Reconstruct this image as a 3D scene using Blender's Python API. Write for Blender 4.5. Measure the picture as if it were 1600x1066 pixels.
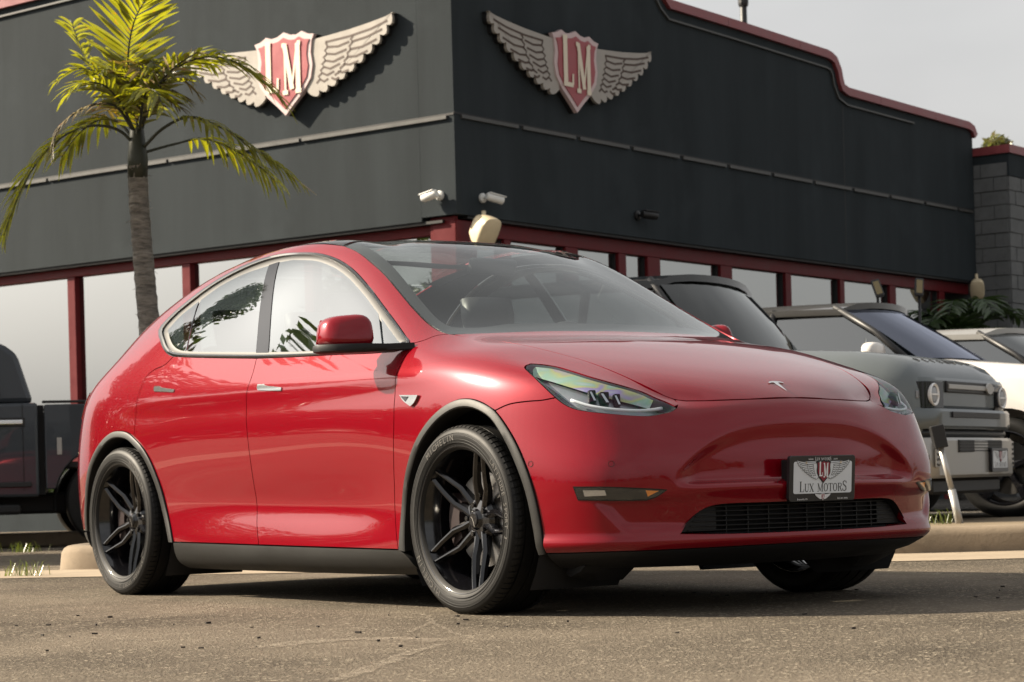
import bpy, bmesh, math, random
import numpy as np
from mathutils import Vector, Matrix
from mathutils.bvhtree import BVHTree
from mathutils.geometry import delaunay_2d_cdt
from math import sin, cos, pi, radians, sqrt, atan2, hypot

for _o in list(bpy.data.objects):
    bpy.data.objects.remove(_o)
scene = bpy.context.scene
C = scene.collection

# ------------------------------------------------------------------ camera
CAM_H = 0.479
cam_data = bpy.data.cameras.new("camera")
cam_data.sensor_width = 36.0
cam_data.lens = 3440.5 / 1600.0 * 36.0
cam_data.shift_y = (757.2 - 533.0) / 1600.0
cam_data.clip_end = 2000.0
cam_data.clip_start = 0.1
cam_data.dof.use_dof = True
cam_data.dof.focus_distance = 8.1
cam_data.dof.aperture_fstop = 8.0
camera = bpy.data.objects.new("camera", cam_data)
C.objects.link(camera)
camera.matrix_world = Matrix.Translation((0, 0, CAM_H)) @ Matrix.Rotation(radians(90), 4, 'X') @ Matrix.Rotation(radians(-1.524), 4, 'Z')
scene.camera = camera

# ------------------------------------------------------------------ sky, sun, exposure
SUN_EL = radians(31)
SUN_AZ = radians(282)          # compass style: 0 = +Y, clockwise; the sun stands to the left, a little behind the car
world = bpy.data.worlds.new("World")
scene.world = world
world.use_nodes = True
wn = world.node_tree.nodes
wl = world.node_tree.links
wn.clear()
w_out = wn.new("ShaderNodeOutputWorld")
w_bg = wn.new("ShaderNodeBackground")
w_sky = wn.new("ShaderNodeTexSky")
w_sky.sky_type = 'NISHITA'
w_sky.sun_disc = False
w_sky.sun_elevation = SUN_EL
w_sky.sun_rotation = SUN_AZ
w_sky.air_density = 1.0
w_sky.dust_density = 7.0
w_sky.ozone_density = 1.0
w_bg.inputs[1].default_value = 0.05
w_hs = wn.new("ShaderNodeHueSaturation")          # thin white overcast veil over the whole dome
w_hs.inputs['Saturation'].default_value = 0.35
w_mix = wn.new("ShaderNodeMix")
w_mix.data_type = 'RGBA'
w_mix.inputs[0].default_value = 0.40
w_mix.inputs[7].default_value = (7.8, 7.65, 7.35, 1)
w_tc = wn.new("ShaderNodeTexCoord")              # soft uneven cloud veil, the same all round
w_map = wn.new("ShaderNodeMapping")
w_map.inputs['Scale'].default_value = (1.6, 1.6, 4.0)
w_no = wn.new("ShaderNodeTexNoise")
w_no.inputs['Scale'].default_value = 1.5
w_no.inputs['Detail'].default_value = 5.0
w_cr = wn.new("ShaderNodeValToRGB")
w_cr.color_ramp.elements[0].position = 0.32
w_cr.color_ramp.elements[0].color = (7.4, 7.3, 7.15, 1)
w_cr.color_ramp.elements[1].position = 0.62
w_cr.color_ramp.elements[1].color = (10.4, 10.2, 9.9, 1)
wl.new(w_tc.outputs['Generated'], w_map.inputs[0])
wl.new(w_map.outputs[0], w_no.inputs['Vector'])
wl.new(w_no.outputs['Fac'], w_cr.inputs[0])
wl.new(w_cr.outputs[0], w_mix.inputs[7])
wl.new(w_sky.outputs[0], w_hs.inputs['Color'])
wl.new(w_hs.outputs[0], w_mix.inputs[6])
wl.new(w_mix.outputs[2], w_bg.inputs[0])
wl.new(w_bg.outputs[0], w_out.inputs[0])

sun_data = bpy.data.lights.new("sun", 'SUN')
sun_data.energy = 5.0
sun_data.angle = radians(0.6)
sun_data.color = (1.0, 0.87, 0.68)
sun = bpy.data.objects.new("sun", sun_data)
C.objects.link(sun)
_sd = Vector((sin(SUN_AZ) * cos(SUN_EL), cos(SUN_AZ) * cos(SUN_EL), sin(SUN_EL)))
sun.rotation_euler = _sd.to_track_quat('Z', 'Y').to_euler()
sun.location = _sd * 60

scene.view_settings.view_transform = 'Standard'
scene.view_settings.look = 'None'
scene.view_settings.exposure = 1.42
scene.view_settings.gamma = 1.0
scene.view_settings.use_curve_mapping = False
# ------------------------------------------------------------------ helpers
def tag(o, label=None, cat=None, group=None, kind=None):
    if label: o['label'] = label
    if cat: o['category'] = cat
    if group: o['group'] = group
    if kind: o['kind'] = kind
    return o

def empty(name, loc=(0, 0, 0), rz=0.0, parent=None):
    o = bpy.data.objects.new(name, None)
    o.empty_display_size = .2
    o.location = loc; o.rotation_euler = (0, 0, rz)
    C.objects.link(o)
    if parent: o.parent = parent
    return o

def link(name, me, mat=None, parent=None):
    o = bpy.data.objects.new(name, me)
    C.objects.link(o)
    if mat is not None:
        me.materials.clear(); me.materials.append(mat)
    if parent: o.parent = parent
    return o

def mesh(name, verts, faces, smooth=False):
    me = bpy.data.meshes.new(name)
    me.from_pydata([tuple(float(c) for c in v) for v in verts], [], [tuple(int(i) for i in f) for f in faces])
    if smooth:
        me.polygons.foreach_set('use_smooth', [True] * len(me.polygons))
    me.update()
    return me

def sharpen(me, ang=35):
    """smooth shading with creases sharper than ang kept hard"""
    me.polygons.foreach_set('use_smooth', [True] * len(me.polygons))
    bm = bmesh.new(); bm.from_mesh(me)
    for e in bm.edges:
        if len(e.link_faces) == 2 and e.calc_face_angle(0) > radians(ang): e.smooth = False
    bm.to_mesh(me); bm.free()
    return me

class MB:
    """collects simple shapes and builds ONE mesh object"""
    def __init__(self): self.v = []; self.f = []
    def add(self, verts, faces):
        n = len(self.v)
        self.v += [tuple(p) for p in verts]
        self.f += [tuple(i + n for i in f) for f in faces]
        return self
    def box(self, c, s, rot=None):
        x, y, z = s[0] / 2, s[1] / 2, s[2] / 2
        vs = [Vector((a * x, b * y, d * z)) for a in (-1, 1) for b in (-1, 1) for d in (-1, 1)]
        if rot is not None: vs = [rot @ v for v in vs]
        vs = [v + Vector(c) for v in vs]
        return self.add(vs, [(0, 1, 3, 2), (4, 6, 7, 5), (0, 4, 5, 1), (2, 3, 7, 6), (0, 2, 6, 4), (1, 5, 7, 3)])
    def tube(self, path, rad, n=8, cap=True):
        path = [Vector(p) for p in path]
        if not hasattr(rad, '__len__'): rad = [rad] * len(path)
        rings = []
        up = Vector((0, 0, 1)); prev = None
        for i, p in enumerate(path):
            t = (path[min(i + 1, len(path) - 1)] - path[max(i - 1, 0)]).normalized()
            if prev is None:
                a = t.cross(up)
                if a.length < 1e-3: a = t.cross(Vector((1, 0, 0)))
                a.normalize()
            else:
                a = (prev - t * prev.dot(t)).normalized()
            prev = a; b = t.cross(a)
            rings.append([p + (a * cos(2 * pi * k / n) + b * sin(2 * pi * k / n)) * rad[i] for k in range(n)])
        vs = [v for r in rings for v in r]; fs = []
        for i in range(len(rings) - 1):
            for k in range(n):
                k2 = (k + 1) % n
                fs.append((i * n + k, i * n + k2, (i + 1) * n + k2, (i + 1) * n + k))
        if cap:
            fs.append(tuple(range(n))[::-1]); fs.append(tuple((len(rings) - 1) * n + k for k in range(n)))
        return self.add(vs, fs)
    def lathe(self, prof, n=48, axis='Y', c=(0, 0, 0), closed=False):
        """prof: list of (radius, along-axis)"""
        vs = []; fs = []
        for (r, a) in prof:
            for k in range(n):
                t = 2 * pi * k / n
                if axis == 'Y': p = (r * cos(t), a, r * sin(t))
                elif axis == 'Z': p = (r * cos(t), r * sin(t), a)
                else: p = (a, r * cos(t), r * sin(t))
                vs.append((p[0] + c[0], p[1] + c[1], p[2] + c[2]))
        m = len(prof)
        for i in range(m if closed else m - 1):
            j = (i + 1) % m
            for k in range(n):
                k2 = (k + 1) % n
                fs.append((i * n + k, i * n + k2, j * n + k2, j * n + k))
        return self.add(vs, fs)
    def prism(self, poly, d0, d1, frame=None):
        """poly: 2-D outline (counter-clockwise), extruded from depth d0 to d1 along the frame's third axis"""
        if frame is None: frame = (Vector((1, 0, 0)), Vector((0, 0, 1)), Vector((0, 1, 0)), Vector((0, 0, 0)))
        u, v, w, o = frame
        n = len(poly)
        vs = [o + u * p[0] + v * p[1] + w * d0 for p in poly] + [o + u * p[0] + v * p[1] + w * d1 for p in poly]
        fs = [tuple(range(n)), tuple(range(2 * n - 1, n - 1, -1))]
        for i in range(n):
            j = (i + 1) % n
            fs.append((j, i, n + i, n + j))
        return self.add(vs, fs)
    def build(self, name, mat=None, parent=None, smooth=False, ang=None, bevel=0, fixn=True):
        me = mesh(name, self.v, self.f, smooth)
        if bevel or fixn:
            bm = bmesh.new(); bm.from_mesh(me)
            bmesh.ops.remove_doubles(bm, verts=bm.verts, dist=1e-6)
            if bevel:
                es = [e for e in bm.edges if len(e.link_faces) == 2 and e.calc_face_angle(0) > radians(28)]
                bmesh.ops.bevel(bm, geom=es, offset=bevel, segments=2, profile=.5, affect='EDGES', clamp_overlap=True)
            if fixn: bmesh.ops.recalc_face_normals(bm, faces=bm.faces)
            bm.to_mesh(me); bm.free()
        if ang is not None: sharpen(me, ang)
        return link(name, me, mat, parent)

def copy_tree(o, parent=None):
    c = o.copy(); C.objects.link(c); c.parent = parent
    for ch in list(o.children): copy_tree(ch, c)
    return c

def catmull(pts, step, closed=False):
    """smooth curve through pts, resampled about every step"""
    P = [np.array(p, float) for p in pts]
    if len(P) == 2 and not closed:
        n = max(1, int(round(np.linalg.norm(P[1] - P[0]) / step)))
        return [P[0] + (P[1] - P[0]) * k / n for k in range(n + 1)]
    n = len(P); out = []
    rng = range(n) if closed else range(n - 1)
    for i in rng:
        if closed: p0, p1, p2, p3 = P[(i-1) % n], P[i], P[(i+1) % n], P[(i+2) % n]
        else:
            p1, p2 = P[i], P[i+1]
            p0 = P[i-1] if i > 0 else 2 * p1 - p2
            p3 = P[i+2] if i + 2 < n else 2 * p2 - p1
        d = [max(1e-6, np.linalg.norm(b - a)) ** .5 for a, b in ((p0, p1), (p1, p2), (p2, p3))]
        m1 = (p1 - p0) / d[0] - (p2 - p0) / (d[0] + d[1]) + (p2 - p1) / d[1]
        m2 = (p2 - p1) / d[1] - (p3 - p1) / (d[1] + d[2]) + (p3 - p2) / d[2]
        m1 *= d[1]; m2 *= d[1]
        k = max(1, int(round(np.linalg.norm(p2 - p1) / step)))
        for j in range(k):
            t = j / k
            out.append((2*t**3-3*t**2+1)*p1 + (t**3-2*t**2+t)*m1 + (-2*t**3+3*t**2)*p2 + (t**3-t**2)*m2)
    if not closed: out.append(P[-1])
    return out

def in_poly(px, py, poly):
    """vectorised point in polygon"""
    poly = np.asarray(poly); x0 = poly[:, 0]; y0 = poly[:, 1]; x1 = np.roll(x0, -1); y1 = np.roll(y0, -1)
    ins = np.zeros(len(px), bool)
    for a, b, c, d in zip(x0, y0, x1, y1):
        if b == d: continue
        cond = ((b > py) != (d > py)) & (px < (c - a) * (py - b) / (d - b) + a)
        ins ^= cond
    return ins

def seg_dist(px, py, poly):
    poly = np.asarray(poly); best = np.full(len(px), 1e9)
    Q = np.roll(poly, -1, axis=0)
    for (a, b), (c, d) in zip(poly, Q):
        vx, vy = c - a, d - b; L = vx * vx + vy * vy + 1e-18
        t = np.clip(((px - a) * vx + (py - b) * vy) / L, 0, 1)
        best = np.minimum(best, (px - a - t * vx)**2 + (py - b - t * vy)**2)
    return np.sqrt(best)

def inset(poly, d):
    """move a closed 2-D outline inwards by d"""
    P = np.asarray(poly); A = np.roll(P, 1, axis=0); B = np.roll(P, -1, axis=0)
    area = np.sum(P[:, 0] * B[:, 1] - B[:, 0] * P[:, 1])
    s = 1.0 if area > 0 else -1.0
    t1 = P - A; t2 = B - P
    t1 /= np.linalg.norm(t1, axis=1)[:, None] + 1e-12; t2 /= np.linalg.norm(t2, axis=1)[:, None] + 1e-12
    n = np.stack([-(t1 + t2)[:, 1], (t1 + t2)[:, 0]], 1); L = np.linalg.norm(n, axis=1)[:, None] + 1e-9
    n = n / L; c = np.clip(np.sum(n * np.stack([-t1[:, 1], t1[:, 0]], 1), 1), .5, 1)[:, None]
    return P + s * n * d / c

def fill(outer, holes, spacing):
    """triangulate an outline with holes, adding inner points on a jittered hexagonal grid"""
    outer = np.asarray(outer)
    lo = outer.min(0); hi = outer.max(0)
    gx, gy = [], []
    j = 0; yy = lo[1] + spacing * .5
    while yy < hi[1]:
        xs = np.arange(lo[0] + (spacing * .5 if j % 2 else 0), hi[0], spacing)
        gx.append(xs); gy.append(np.full(len(xs), yy)); yy += spacing * .866; j += 1
    gx = np.concatenate(gx) if gx else np.zeros(0); gy = np.concatenate(gy) if gy else np.zeros(0)
    k = in_poly(gx, gy, outer) & (seg_dist(gx, gy, outer) > spacing * .55)
    for h in holes: k &= ~in_poly(gx, gy, h) & (seg_dist(gx, gy, h) > spacing * .55)
    pts = [Vector(p) for p in outer]; edges = [(i, (i + 1) % len(outer)) for i in range(len(outer))]
    for h in holes:
        n = len(pts); pts += [Vector(p) for p in h]
        edges += [(n + i, n + (i + 1) % len(h)) for i in range(len(h))]
    nb = len(pts)
    pts += [Vector((a, b)) for a, b in zip(gx[k], gy[k])]
    v, e, f, ov, oe, of = delaunay_2d_cdt(pts, edges, [], 0, 1e-6)
    V = np.array([tuple(p) for p in v]); F = np.array([t for t in f if len(t) == 3])
    cen = V[F].mean(1)
    ok = in_poly(cen[:, 0], cen[:, 1], outer)
    for h in holes: ok &= ~in_poly(cen[:, 0], cen[:, 1], h)
    F = F[ok]
    a = V[F[:, 1]] - V[F[:, 0]]; b = V[F[:, 2]] - V[F[:, 0]]
    sgn = a[:, 0] * b[:, 1] - a[:, 1] * b[:, 0]
    F[sgn < 0] = F[sgn < 0][:, ::-1]
    return V, F
# ------------------------------------------------------------------ materials
MATS = {}
class NT:
    def __init__(self, name):
        self.m = bpy.data.materials.new(name); self.m.use_nodes = True
        self.t = self.m.node_tree; self.n = self.t.nodes; self.l = self.t.links
        self.b = self.n['Principled BSDF']; MATS[name] = self.m
    def node(self, typ, **kw):
        nd = self.n.new(typ)
        for k, v in kw.items():
            if k.startswith('i_'): nd.inputs[k[2:].replace('_', ' ')].default_value = v
            else: setattr(nd, k, v)
        return nd
    def set(self, **kw):
        for k, v in kw.items(): self.b.inputs[k.replace('_', ' ')].default_value = v
        return self
    def link(self, a, b): self.l.new(a, b)
    def coords(self, scale=1.0, which='Object'):
        tc = self.node('ShaderNodeTexCoord'); mp = self.node('ShaderNodeMapping')
        if not hasattr(scale, '__len__'): scale = (scale,) * 3
        mp.inputs['Scale'].default_value = scale
        self.link(tc.outputs[which], mp.inputs[0]); return mp.outputs[0]
    def noise(self, vec, scale, detail=4, rough=.5, dist=0):
        nd = self.node('ShaderNodeTexNoise'); nd.inputs['Scale'].default_value = scale; nd.inputs['Detail'].default_value = detail
        nd.inputs['Roughness'].default_value = rough; nd.inputs['Distortion'].default_value = dist
        self.link(vec, nd.inputs['Vector']); return nd.outputs['Fac']
    def ramp(self, fac, stops):
        nd = self.node('ShaderNodeValToRGB'); cr = nd.color_ramp
        while len(cr.elements) < len(stops): cr.elements.new(.5)
        for e, (p, c) in zip(cr.elements, stops):
            e.position = p; e.color = (c, c, c, 1) if not hasattr(c, '__len__') else (*c[:3], 1)
        self.link(fac, nd.inputs[0]); return nd.outputs[0]
    def mix(self, fac, a, b, mode='MIX'):
        nd = self.node('ShaderNodeMix'); nd.data_type = 'RGBA'; nd.blend_type = mode
        for s, v in ((nd.inputs[0], fac), (nd.inputs[6], a), (nd.inputs[7], b)):
            if hasattr(v, 'is_linked') or isinstance(v, bpy.types.NodeSocket): self.link(v, s)
            elif hasattr(v, '__len__'): s.default_value = (*v[:3], 1)
            else: s.default_value = v
        return nd.outputs[2]
    def bump(self, h, strength=.3, dist=.01):
        nd = self.node('ShaderNodeBump'); nd.inputs['Strength'].default_value = strength; nd.inputs['Distance'].default_value = dist
        self.link(h, nd.inputs['Height']); self.link(nd.outputs[0], self.b.inputs['Normal']); return nd

def plain(name, col, rough=.5, metal=0.0, spec=.4, coat=0.0, var=0.0, bump=0.0, bscale=200.0):
    n = NT(name)
    n.set(Base_Color=(*col, 1), Roughness=rough, Metallic=metal, Specular_IOR_Level=spec, Coat_Weight=coat, Coat_Roughness=.03)
    v = n.coords()
    if var:
        f = n.noise(v, 6, 6, .6)
        n.link(n.mix(n.ramp(f, [(.3, 0), (.7, 1)]), tuple(c * (1 - var) for c in col), tuple(min(1, c * (1 + var)) for c in col)), n.b.inputs['Base Color'])
        n.link(n.ramp(f, [(.25, max(0, rough - .08)), (.75, min(1, rough + .08))]), n.b.inputs['Roughness'])
    if bump:
        n.bump(n.noise(v, bscale, 2), bump, .002)
    return n.m

def car_paint(name, col, metal=.55, rough=.32, coat=1.0, cior=1.45):
    n = NT(name)
    n.set(Metallic=metal, Roughness=rough, Coat_Weight=coat, Coat_Roughness=.012, Coat_IOR=cior, Specular_IOR_Level=.05)
    n.b.inputs['Base Color'].default_value = (*col, 1)
    v = n.coords()
    fl = n.node('ShaderNodeTexVoronoi'); fl.inputs['Scale'].default_value = 2200; n.link(v, fl.inputs['Vector'])
    bp = n.node('ShaderNodeBump'); bp.inputs['Strength'].default_value = .05; bp.inputs['Distance'].default_value = .0004
    n.link(fl.outputs['Distance'], bp.inputs['Height']); n.link(bp.outputs[0], n.b.inputs['Normal'])
    # the inner side of a panel is dark lining
    ge = n.node('ShaderNodeNewGeometry'); df = n.node('ShaderNodeBsdfDiffuse'); df.inputs[0].default_value = (.012, .012, .013, 1)
    mx = n.node('ShaderNodeMixShader'); n.link(ge.outputs['Backfacing'], mx.inputs[0]); n.link(n.b.outputs[0], mx.inputs[1]); n.link(df.outputs[0], mx.inputs[2])
    n.link(mx.outputs[0], n.n['Material Output'].inputs[0])
    return n.m

def pane_fresnel(n, ior):
    """Fresnel factor of a thin pane, the same from either side (Schlick)"""
    g = n.node('ShaderNodeNewGeometry'); d = n.node('ShaderNodeVectorMath', operation='DOT_PRODUCT')
    n.link(g.outputs['Incoming'], d.inputs[0]); n.link(g.outputs['Normal'], d.inputs[1])
    a = n.node('ShaderNodeMath', operation='ABSOLUTE'); n.link(d.outputs['Value'], a.inputs[0])
    s = n.node('ShaderNodeMath', operation='SUBTRACT'); s.inputs[0].default_value = 1.0; n.link(a.outputs[0], s.inputs[1]); s.use_clamp = True
    p = n.node('ShaderNodeMath', operation='POWER'); n.link(s.outputs[0], p.inputs[0]); p.inputs[1].default_value = 5.0
    f0 = ((ior - 1) / (ior + 1)) ** 2
    m = n.node('ShaderNodeMath', operation='MULTIPLY_ADD'); n.link(p.outputs[0], m.inputs[0]); m.inputs[1].default_value = 1 - f0; m.inputs[2].default_value = f0
    return m.outputs[0]

def thin_glass(name, tint, ior=1.52, rough=0.0, film=0.0, gloss=(.96, .98, .97)):
    """a thin pane: Fresnel reflection over a tinted see-through layer; film = extra mirror coating"""
    n = NT(name); n.n.remove(n.b)
    out = n.n['Material Output']
    fr = pane_fresnel(n, ior)
    gl = n.node('ShaderNodeBsdfGlossy'); gl.inputs['Roughness'].default_value = rough; gl.inputs[0].default_value = (*gloss, 1)
    tr = n.node('ShaderNodeBsdfTransparent'); tr.inputs[0].default_value = (*tint, 1)
    ad = n.node('ShaderNodeMath', operation='MULTIPLY_ADD'); ad.inputs[1].default_value = 1.0 - film; ad.inputs[2].default_value = film
    ad.use_clamp = True
    n.link(fr, ad.inputs[0])
    mx = n.node('ShaderNodeMixShader'); n.link(ad.outputs[0], mx.inputs[0]); n.link(tr.outputs[0], mx.inputs[1]); n.link(gl.outputs[0], mx.inputs[2])
    n.link(mx.outputs[0], out.inputs[0])
    return n.m

M_RED = car_paint('red_paint', (.185, .0004, .0065), metal=.22, rough=.24, cior=1.43)
M_GLOSSBLACK = plain('gloss_black', (.006, .006, .007), .05, spec=.45)
M_TRIM = plain('matt_trim', (.013, .0126, .0118), .52, spec=.3, var=.08, bump=.10, bscale=900)
M_SILL = plain('sill_trim', (.012, .0118, .011), .55, spec=.2, var=.08, bump=.10, bscale=900)
M_RUBBERSEAL = plain('seal_rubber', (.010, .010, .010), .5)
M_CHROME = plain('satin_chrome', (.16, .16, .158), .2, metal=1.0)
M_HANDLE = plain('handle_chrome', (.42, .42, .41), .16, metal=1.0)
M_BRIGHT = plain('bright_chrome', (.75, .75, .75), .08, metal=1.0)
M_VOID = plain('black_liner', (.010, .010, .011), .85)
M_WINDOW = thin_glass('side_glass', (.24, .27, .27), film=.24)
M_SCREEN = thin_glass('windscreen_glass', (.84, .89, .88), film=.03, ior=1.5)
M_ROOFGLASS = thin_glass('roof_glass', (.66, .70, .70), film=.0)
M_LENS = thin_glass('lamp_lens', (.90, .92, .94), film=.03)
M_FABRIC = plain('seat_leather', (.05, .05, .052), .5, var=.15)
M_PLASTIC = plain('dark_plastic', (.010, .010, .011), .50, spec=.25, var=.1, bump=.1, bscale=600)
M_TYRE = plain('tyre_rubber', (.008, .0077, .0073), .55, spec=.22, var=.25, bump=.15, bscale=400)
M_RIM = plain('gloss_black_rim', (.004, .004, .005), .11, spec=.75)
M_DISC = plain('brake_disc', (.32, .31, .30), .32, metal=1.0)
M_CALIPER = plain('caliper_black', (.02, .012, .012), .4)
# ------------------------------------------------------------------ ground, kerbs and lot
def asphalt(name, base=(.175, .147, .114), dark=(.024, .021, .018)):
    n = NT(name); v = n.coords()
    fine = n.noise(v, 150, 4, .75)
    vor = n.node('ShaderNodeTexVoronoi'); vor.inputs['Scale'].default_value = 95; n.link(v, vor.inputs['Vector'])
    big = n.noise(v, .55, 5, .6, .3); mid = n.noise(v, 5, 5, .65)
    c = n.mix(n.ramp(fine, [(.36, 0), (.66, 1)]), dark, base)
    c = n.mix(n.ramp(vor.outputs['Color'], [(.74, 0), (.92, 1)]), c, (.40, .35, .27))
    c = n.mix(n.ramp(big, [(.38, 0), (.66, .55)]), c, tuple(b * 1.55 for b in base))
    c = n.mix(n.ramp(mid, [(.30, .40), (.55, 0)]), c, tuple(b * .55 for b in base))
    n.link(c, n.b.inputs['Base Color'])
    n.set(Roughness=.80, Specular_IOR_Level=.04)
    n.link(n.ramp(mid, [(.3, .60), (.7, .92)]), n.b.inputs['Roughness'])
    h = n.node('ShaderNodeMath', operation='MULTIPLY_ADD'); n.link(vor.outputs['Distance'], h.inputs[0]); h.inputs[1].default_value = .9; n.link(fine, h.inputs[2])
    n.bump(h.outputs[0], .95, .010)
    return n.m
M_ASPHALT = asphalt('asphalt')
M_LOT = asphalt('lot_asphalt', (.10, .095, .088))
def concrete(name, col):
    n = NT(name); v = n.coords()
    a = n.noise(v, 3, 6, .65); b = n.noise(v, 60, 3, .6); s = n.noise(v, 14, 4, .6)
    c = n.mix(n.ramp(a, [(.3, 0), (.7, 1)]), tuple(x * .72 for x in col), col)
    c = n.mix(n.ramp(s, [(.55, 0), (.75, .5)]), c, tuple(x * .45 for x in col))
    n.link(c, n.b.inputs['Base Color']); n.set(Roughness=.9)
    n.bump(b, .4, .004)
    return n.m
M_CONC = concrete('kerb_concrete', (.22, .17, .115))
M_GUTTER = concrete('gutter_concrete', (.31, .245, .17))
M_DIRT = concrete('dry_soil', (.20, .15, .09))

# one sheet to the horizon, finer near the camera
def sheet(name, xs, ys, z, mat):
    vs = [(x, y, z) for y in ys for x in xs]; nx = len(xs)
    fs = [(j*nx + i, j*nx + i + 1, (j+1)*nx + i + 1, (j+1)*nx + i) for j in range(len(ys) - 1) for i in range(nx - 1)]
    return link(name, mesh(name, vs, fs), mat)
ground = sheet('ground', [-1500, -200, -40, -10, 0, 10, 40, 200, 1500], [-1500, -200, -30, 0, 6, 12, 20, 40, 200, 1500], 0, M_ASPHALT)
tag(ground, kind='structure')
lot = MB().add([(-.5, 15.8, .0), (60, 15.8, .0), (60, 60, .0), (-.5, 60, .0), (-.5, 15.8, .115), (60, 15.8, .115), (60, 60, .115), (-.5, 60, .115)],
               [(4, 5, 6, 7), (0, 1, 5, 4), (3, 0, 4, 7), (1, 2, 6, 5), (2, 3, 7, 6)]).build('parking_lot', M_LOT)
tag(lot, kind='structure')
# gutter strip and planting island with its kerb
gut = MB().add([(-14, 13.05, .004), (-3, 13.03, .004), (2.3, 12.0, .004), (14, 11.9, .004), (14, 13.2, .010), (2.3, 13.15, .010), (-3, 14.12, .010), (-14, 14.2, .010)],
               [(0, 1, 6, 7), (1, 2, 5, 6), (2, 3, 4, 5)]).build('gutter', M_GUTTER); tag(gut, kind='structure')
def kerb_island():
    """raised island: rounded nose on the left, kerb ring 0.16 high"""
    front = [(-2.55, 14.02), (0, 13.55), (2.3, 13.02), (14, 12.95)]
    out = [(-2.55, 14.02)]
    ring = catmull([(-2.60, 15.6), (-2.86, 15.35), (-2.97, 14.9), (-2.97, 14.4), (-2.86, 14.12), (-2.55, 14.00)], .12) + [np.array(p) for p in ((-1.4, 13.78), (0, 13.50), (2.3, 13.02), (8, 12.98), (14, 12.95))]
    ring = [np.array(p) for p in ring]
    prof = [(0, .0), (.012, .11), (.03, .140), (.055, .155), (.09, .160), (.16, .160), (.18, .150)]
    vs = []; fs = []
    for i, p in enumerate(ring):
        t = ring[min(i+1, len(ring)-1)] - ring[max(i-1, 0)]; t /= np.linalg.norm(t); nrm = np.array([-t[1], t[0]])
        for d, z in prof: q = p + nrm * d; vs.append((q[0], q[1], z))
    k = len(prof)
    for i in range(len(ring) - 1):
        for e in range(k - 1): fs.append((i*k+e, i*k+e+1, (i+1)*k+e+1, (i+1)*k+e))
    o = MB().add(vs, fs).build('kerb', M_CONC, ang=40); tag(o, kind='structure')
    inner = [(vs[i*k + k - 1][0], vs[i*k + k - 1][1]) for i in range(len(ring))]
    top = MB().add([(x, y, .150) for x, y in inner] + [(14, 15.8, .150), (-2.55, 15.8, .150)], [tuple(range(len(inner) + 2))]).build('planting_island', M_DIRT); tag(top, kind='structure')
kerb_island()
# far kerb on the left
fk = MB().box((-12.5, 21.9, .065), (20.4, 1.0, .13)).build('far_kerb', M_CONC, bevel=.02); tag(fk, kind='structure')

# pale cracks and scuffs on the asphalt
def crack_mat():
    n = NT('pale_crack'); v = n.coords()
    n.set(Base_Color=(.30, .25, .19, 1), Roughness=.95)
    a = n.noise(v, 38, 4, .7); n.link(n.ramp(a, [(.40, 0), (.66, .50)]), n.b.inputs['Alpha'])
    return n.m
M_CRACK = crack_mat()
rng = random.Random(5)
def crack(pts, w, z=.004):
    c = catmull(pts, .05); vs = []; fs = []
    for i, p in enumerate(c):
        t = c[min(i+1, len(c)-1)] - c[max(i-1, 0)]; t /= np.linalg.norm(t) + 1e-9; n = np.array([-t[1], t[0]])
        jit = rng.uniform(-.012, .012); ww = w * rng.uniform(.5, 1.2)
        a = p + n * (jit + ww); b = p + n * (jit - ww)
        vs += [(a[0], a[1], z), (b[0], b[1], z)]
    for i in range(len(c) - 1): fs.append((2*i, 2*i+1, 2*i+3, 2*i+2))
    o = MB().add(vs, fs).build('crack', M_CRACK, ground, fixn=False); return o
CRACKS = [
 ([(-1.68,7.74),(-1.51,8.32),(-1.39,8.76),(-1.28,9.35)], .010), ([(-1.28,9.35),(-.96,8.78),(-.59,8.32),(-.4,8.31),(-.3,7.81),(-.35,7.22)], .010), ([(-1.28,9.35),(-1.12,8.72),(-.95,8.48)], .008), ([(-.3,7.81),(-.13,6.84),(.04,6.61)], .009),
 ([(-.79,6.7),(-.58,6.95),(-.38,6.93),(-.23,6.77)], .07), ([(-.46,5.48),(-.37,5.91),(-.29,6.43),(-.21,6.65)], .028), ([(1.0,9.05),(1.28,8.91),(1.51,8.74),(1.71,8.49),(1.93,8.14),(2.3,7.8)], .016), ([(-2.42,10.34),(-2.26,10.74),(-2.02,11.13),(-1.8,10.81)], .008)]
for pts, w in CRACKS: crack(pts, w)
# bits of bark and grit
M_BARK = plain('bark_chip', (.03, .024, .02), .9)
mb = MB(); 
for i in range(46):
    x = rng.uniform(-2, 2.2); y = rng.uniform(6.6, 9.4); L = rng.uniform(.006, .022); a = rng.uniform(0, pi); h = rng.uniform(.003, .007)
    mb.box((x, y, h / 2 + .0005), (L, L * rng.uniform(.2, .5), h), Matrix.Rotation(a, 3, 'Z'))
deb = mb.build('bark_chips', M_BARK); tag(deb, 'small dark bark chips scattered on the sunlit asphalt', 'debris', kind='stuff')

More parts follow.
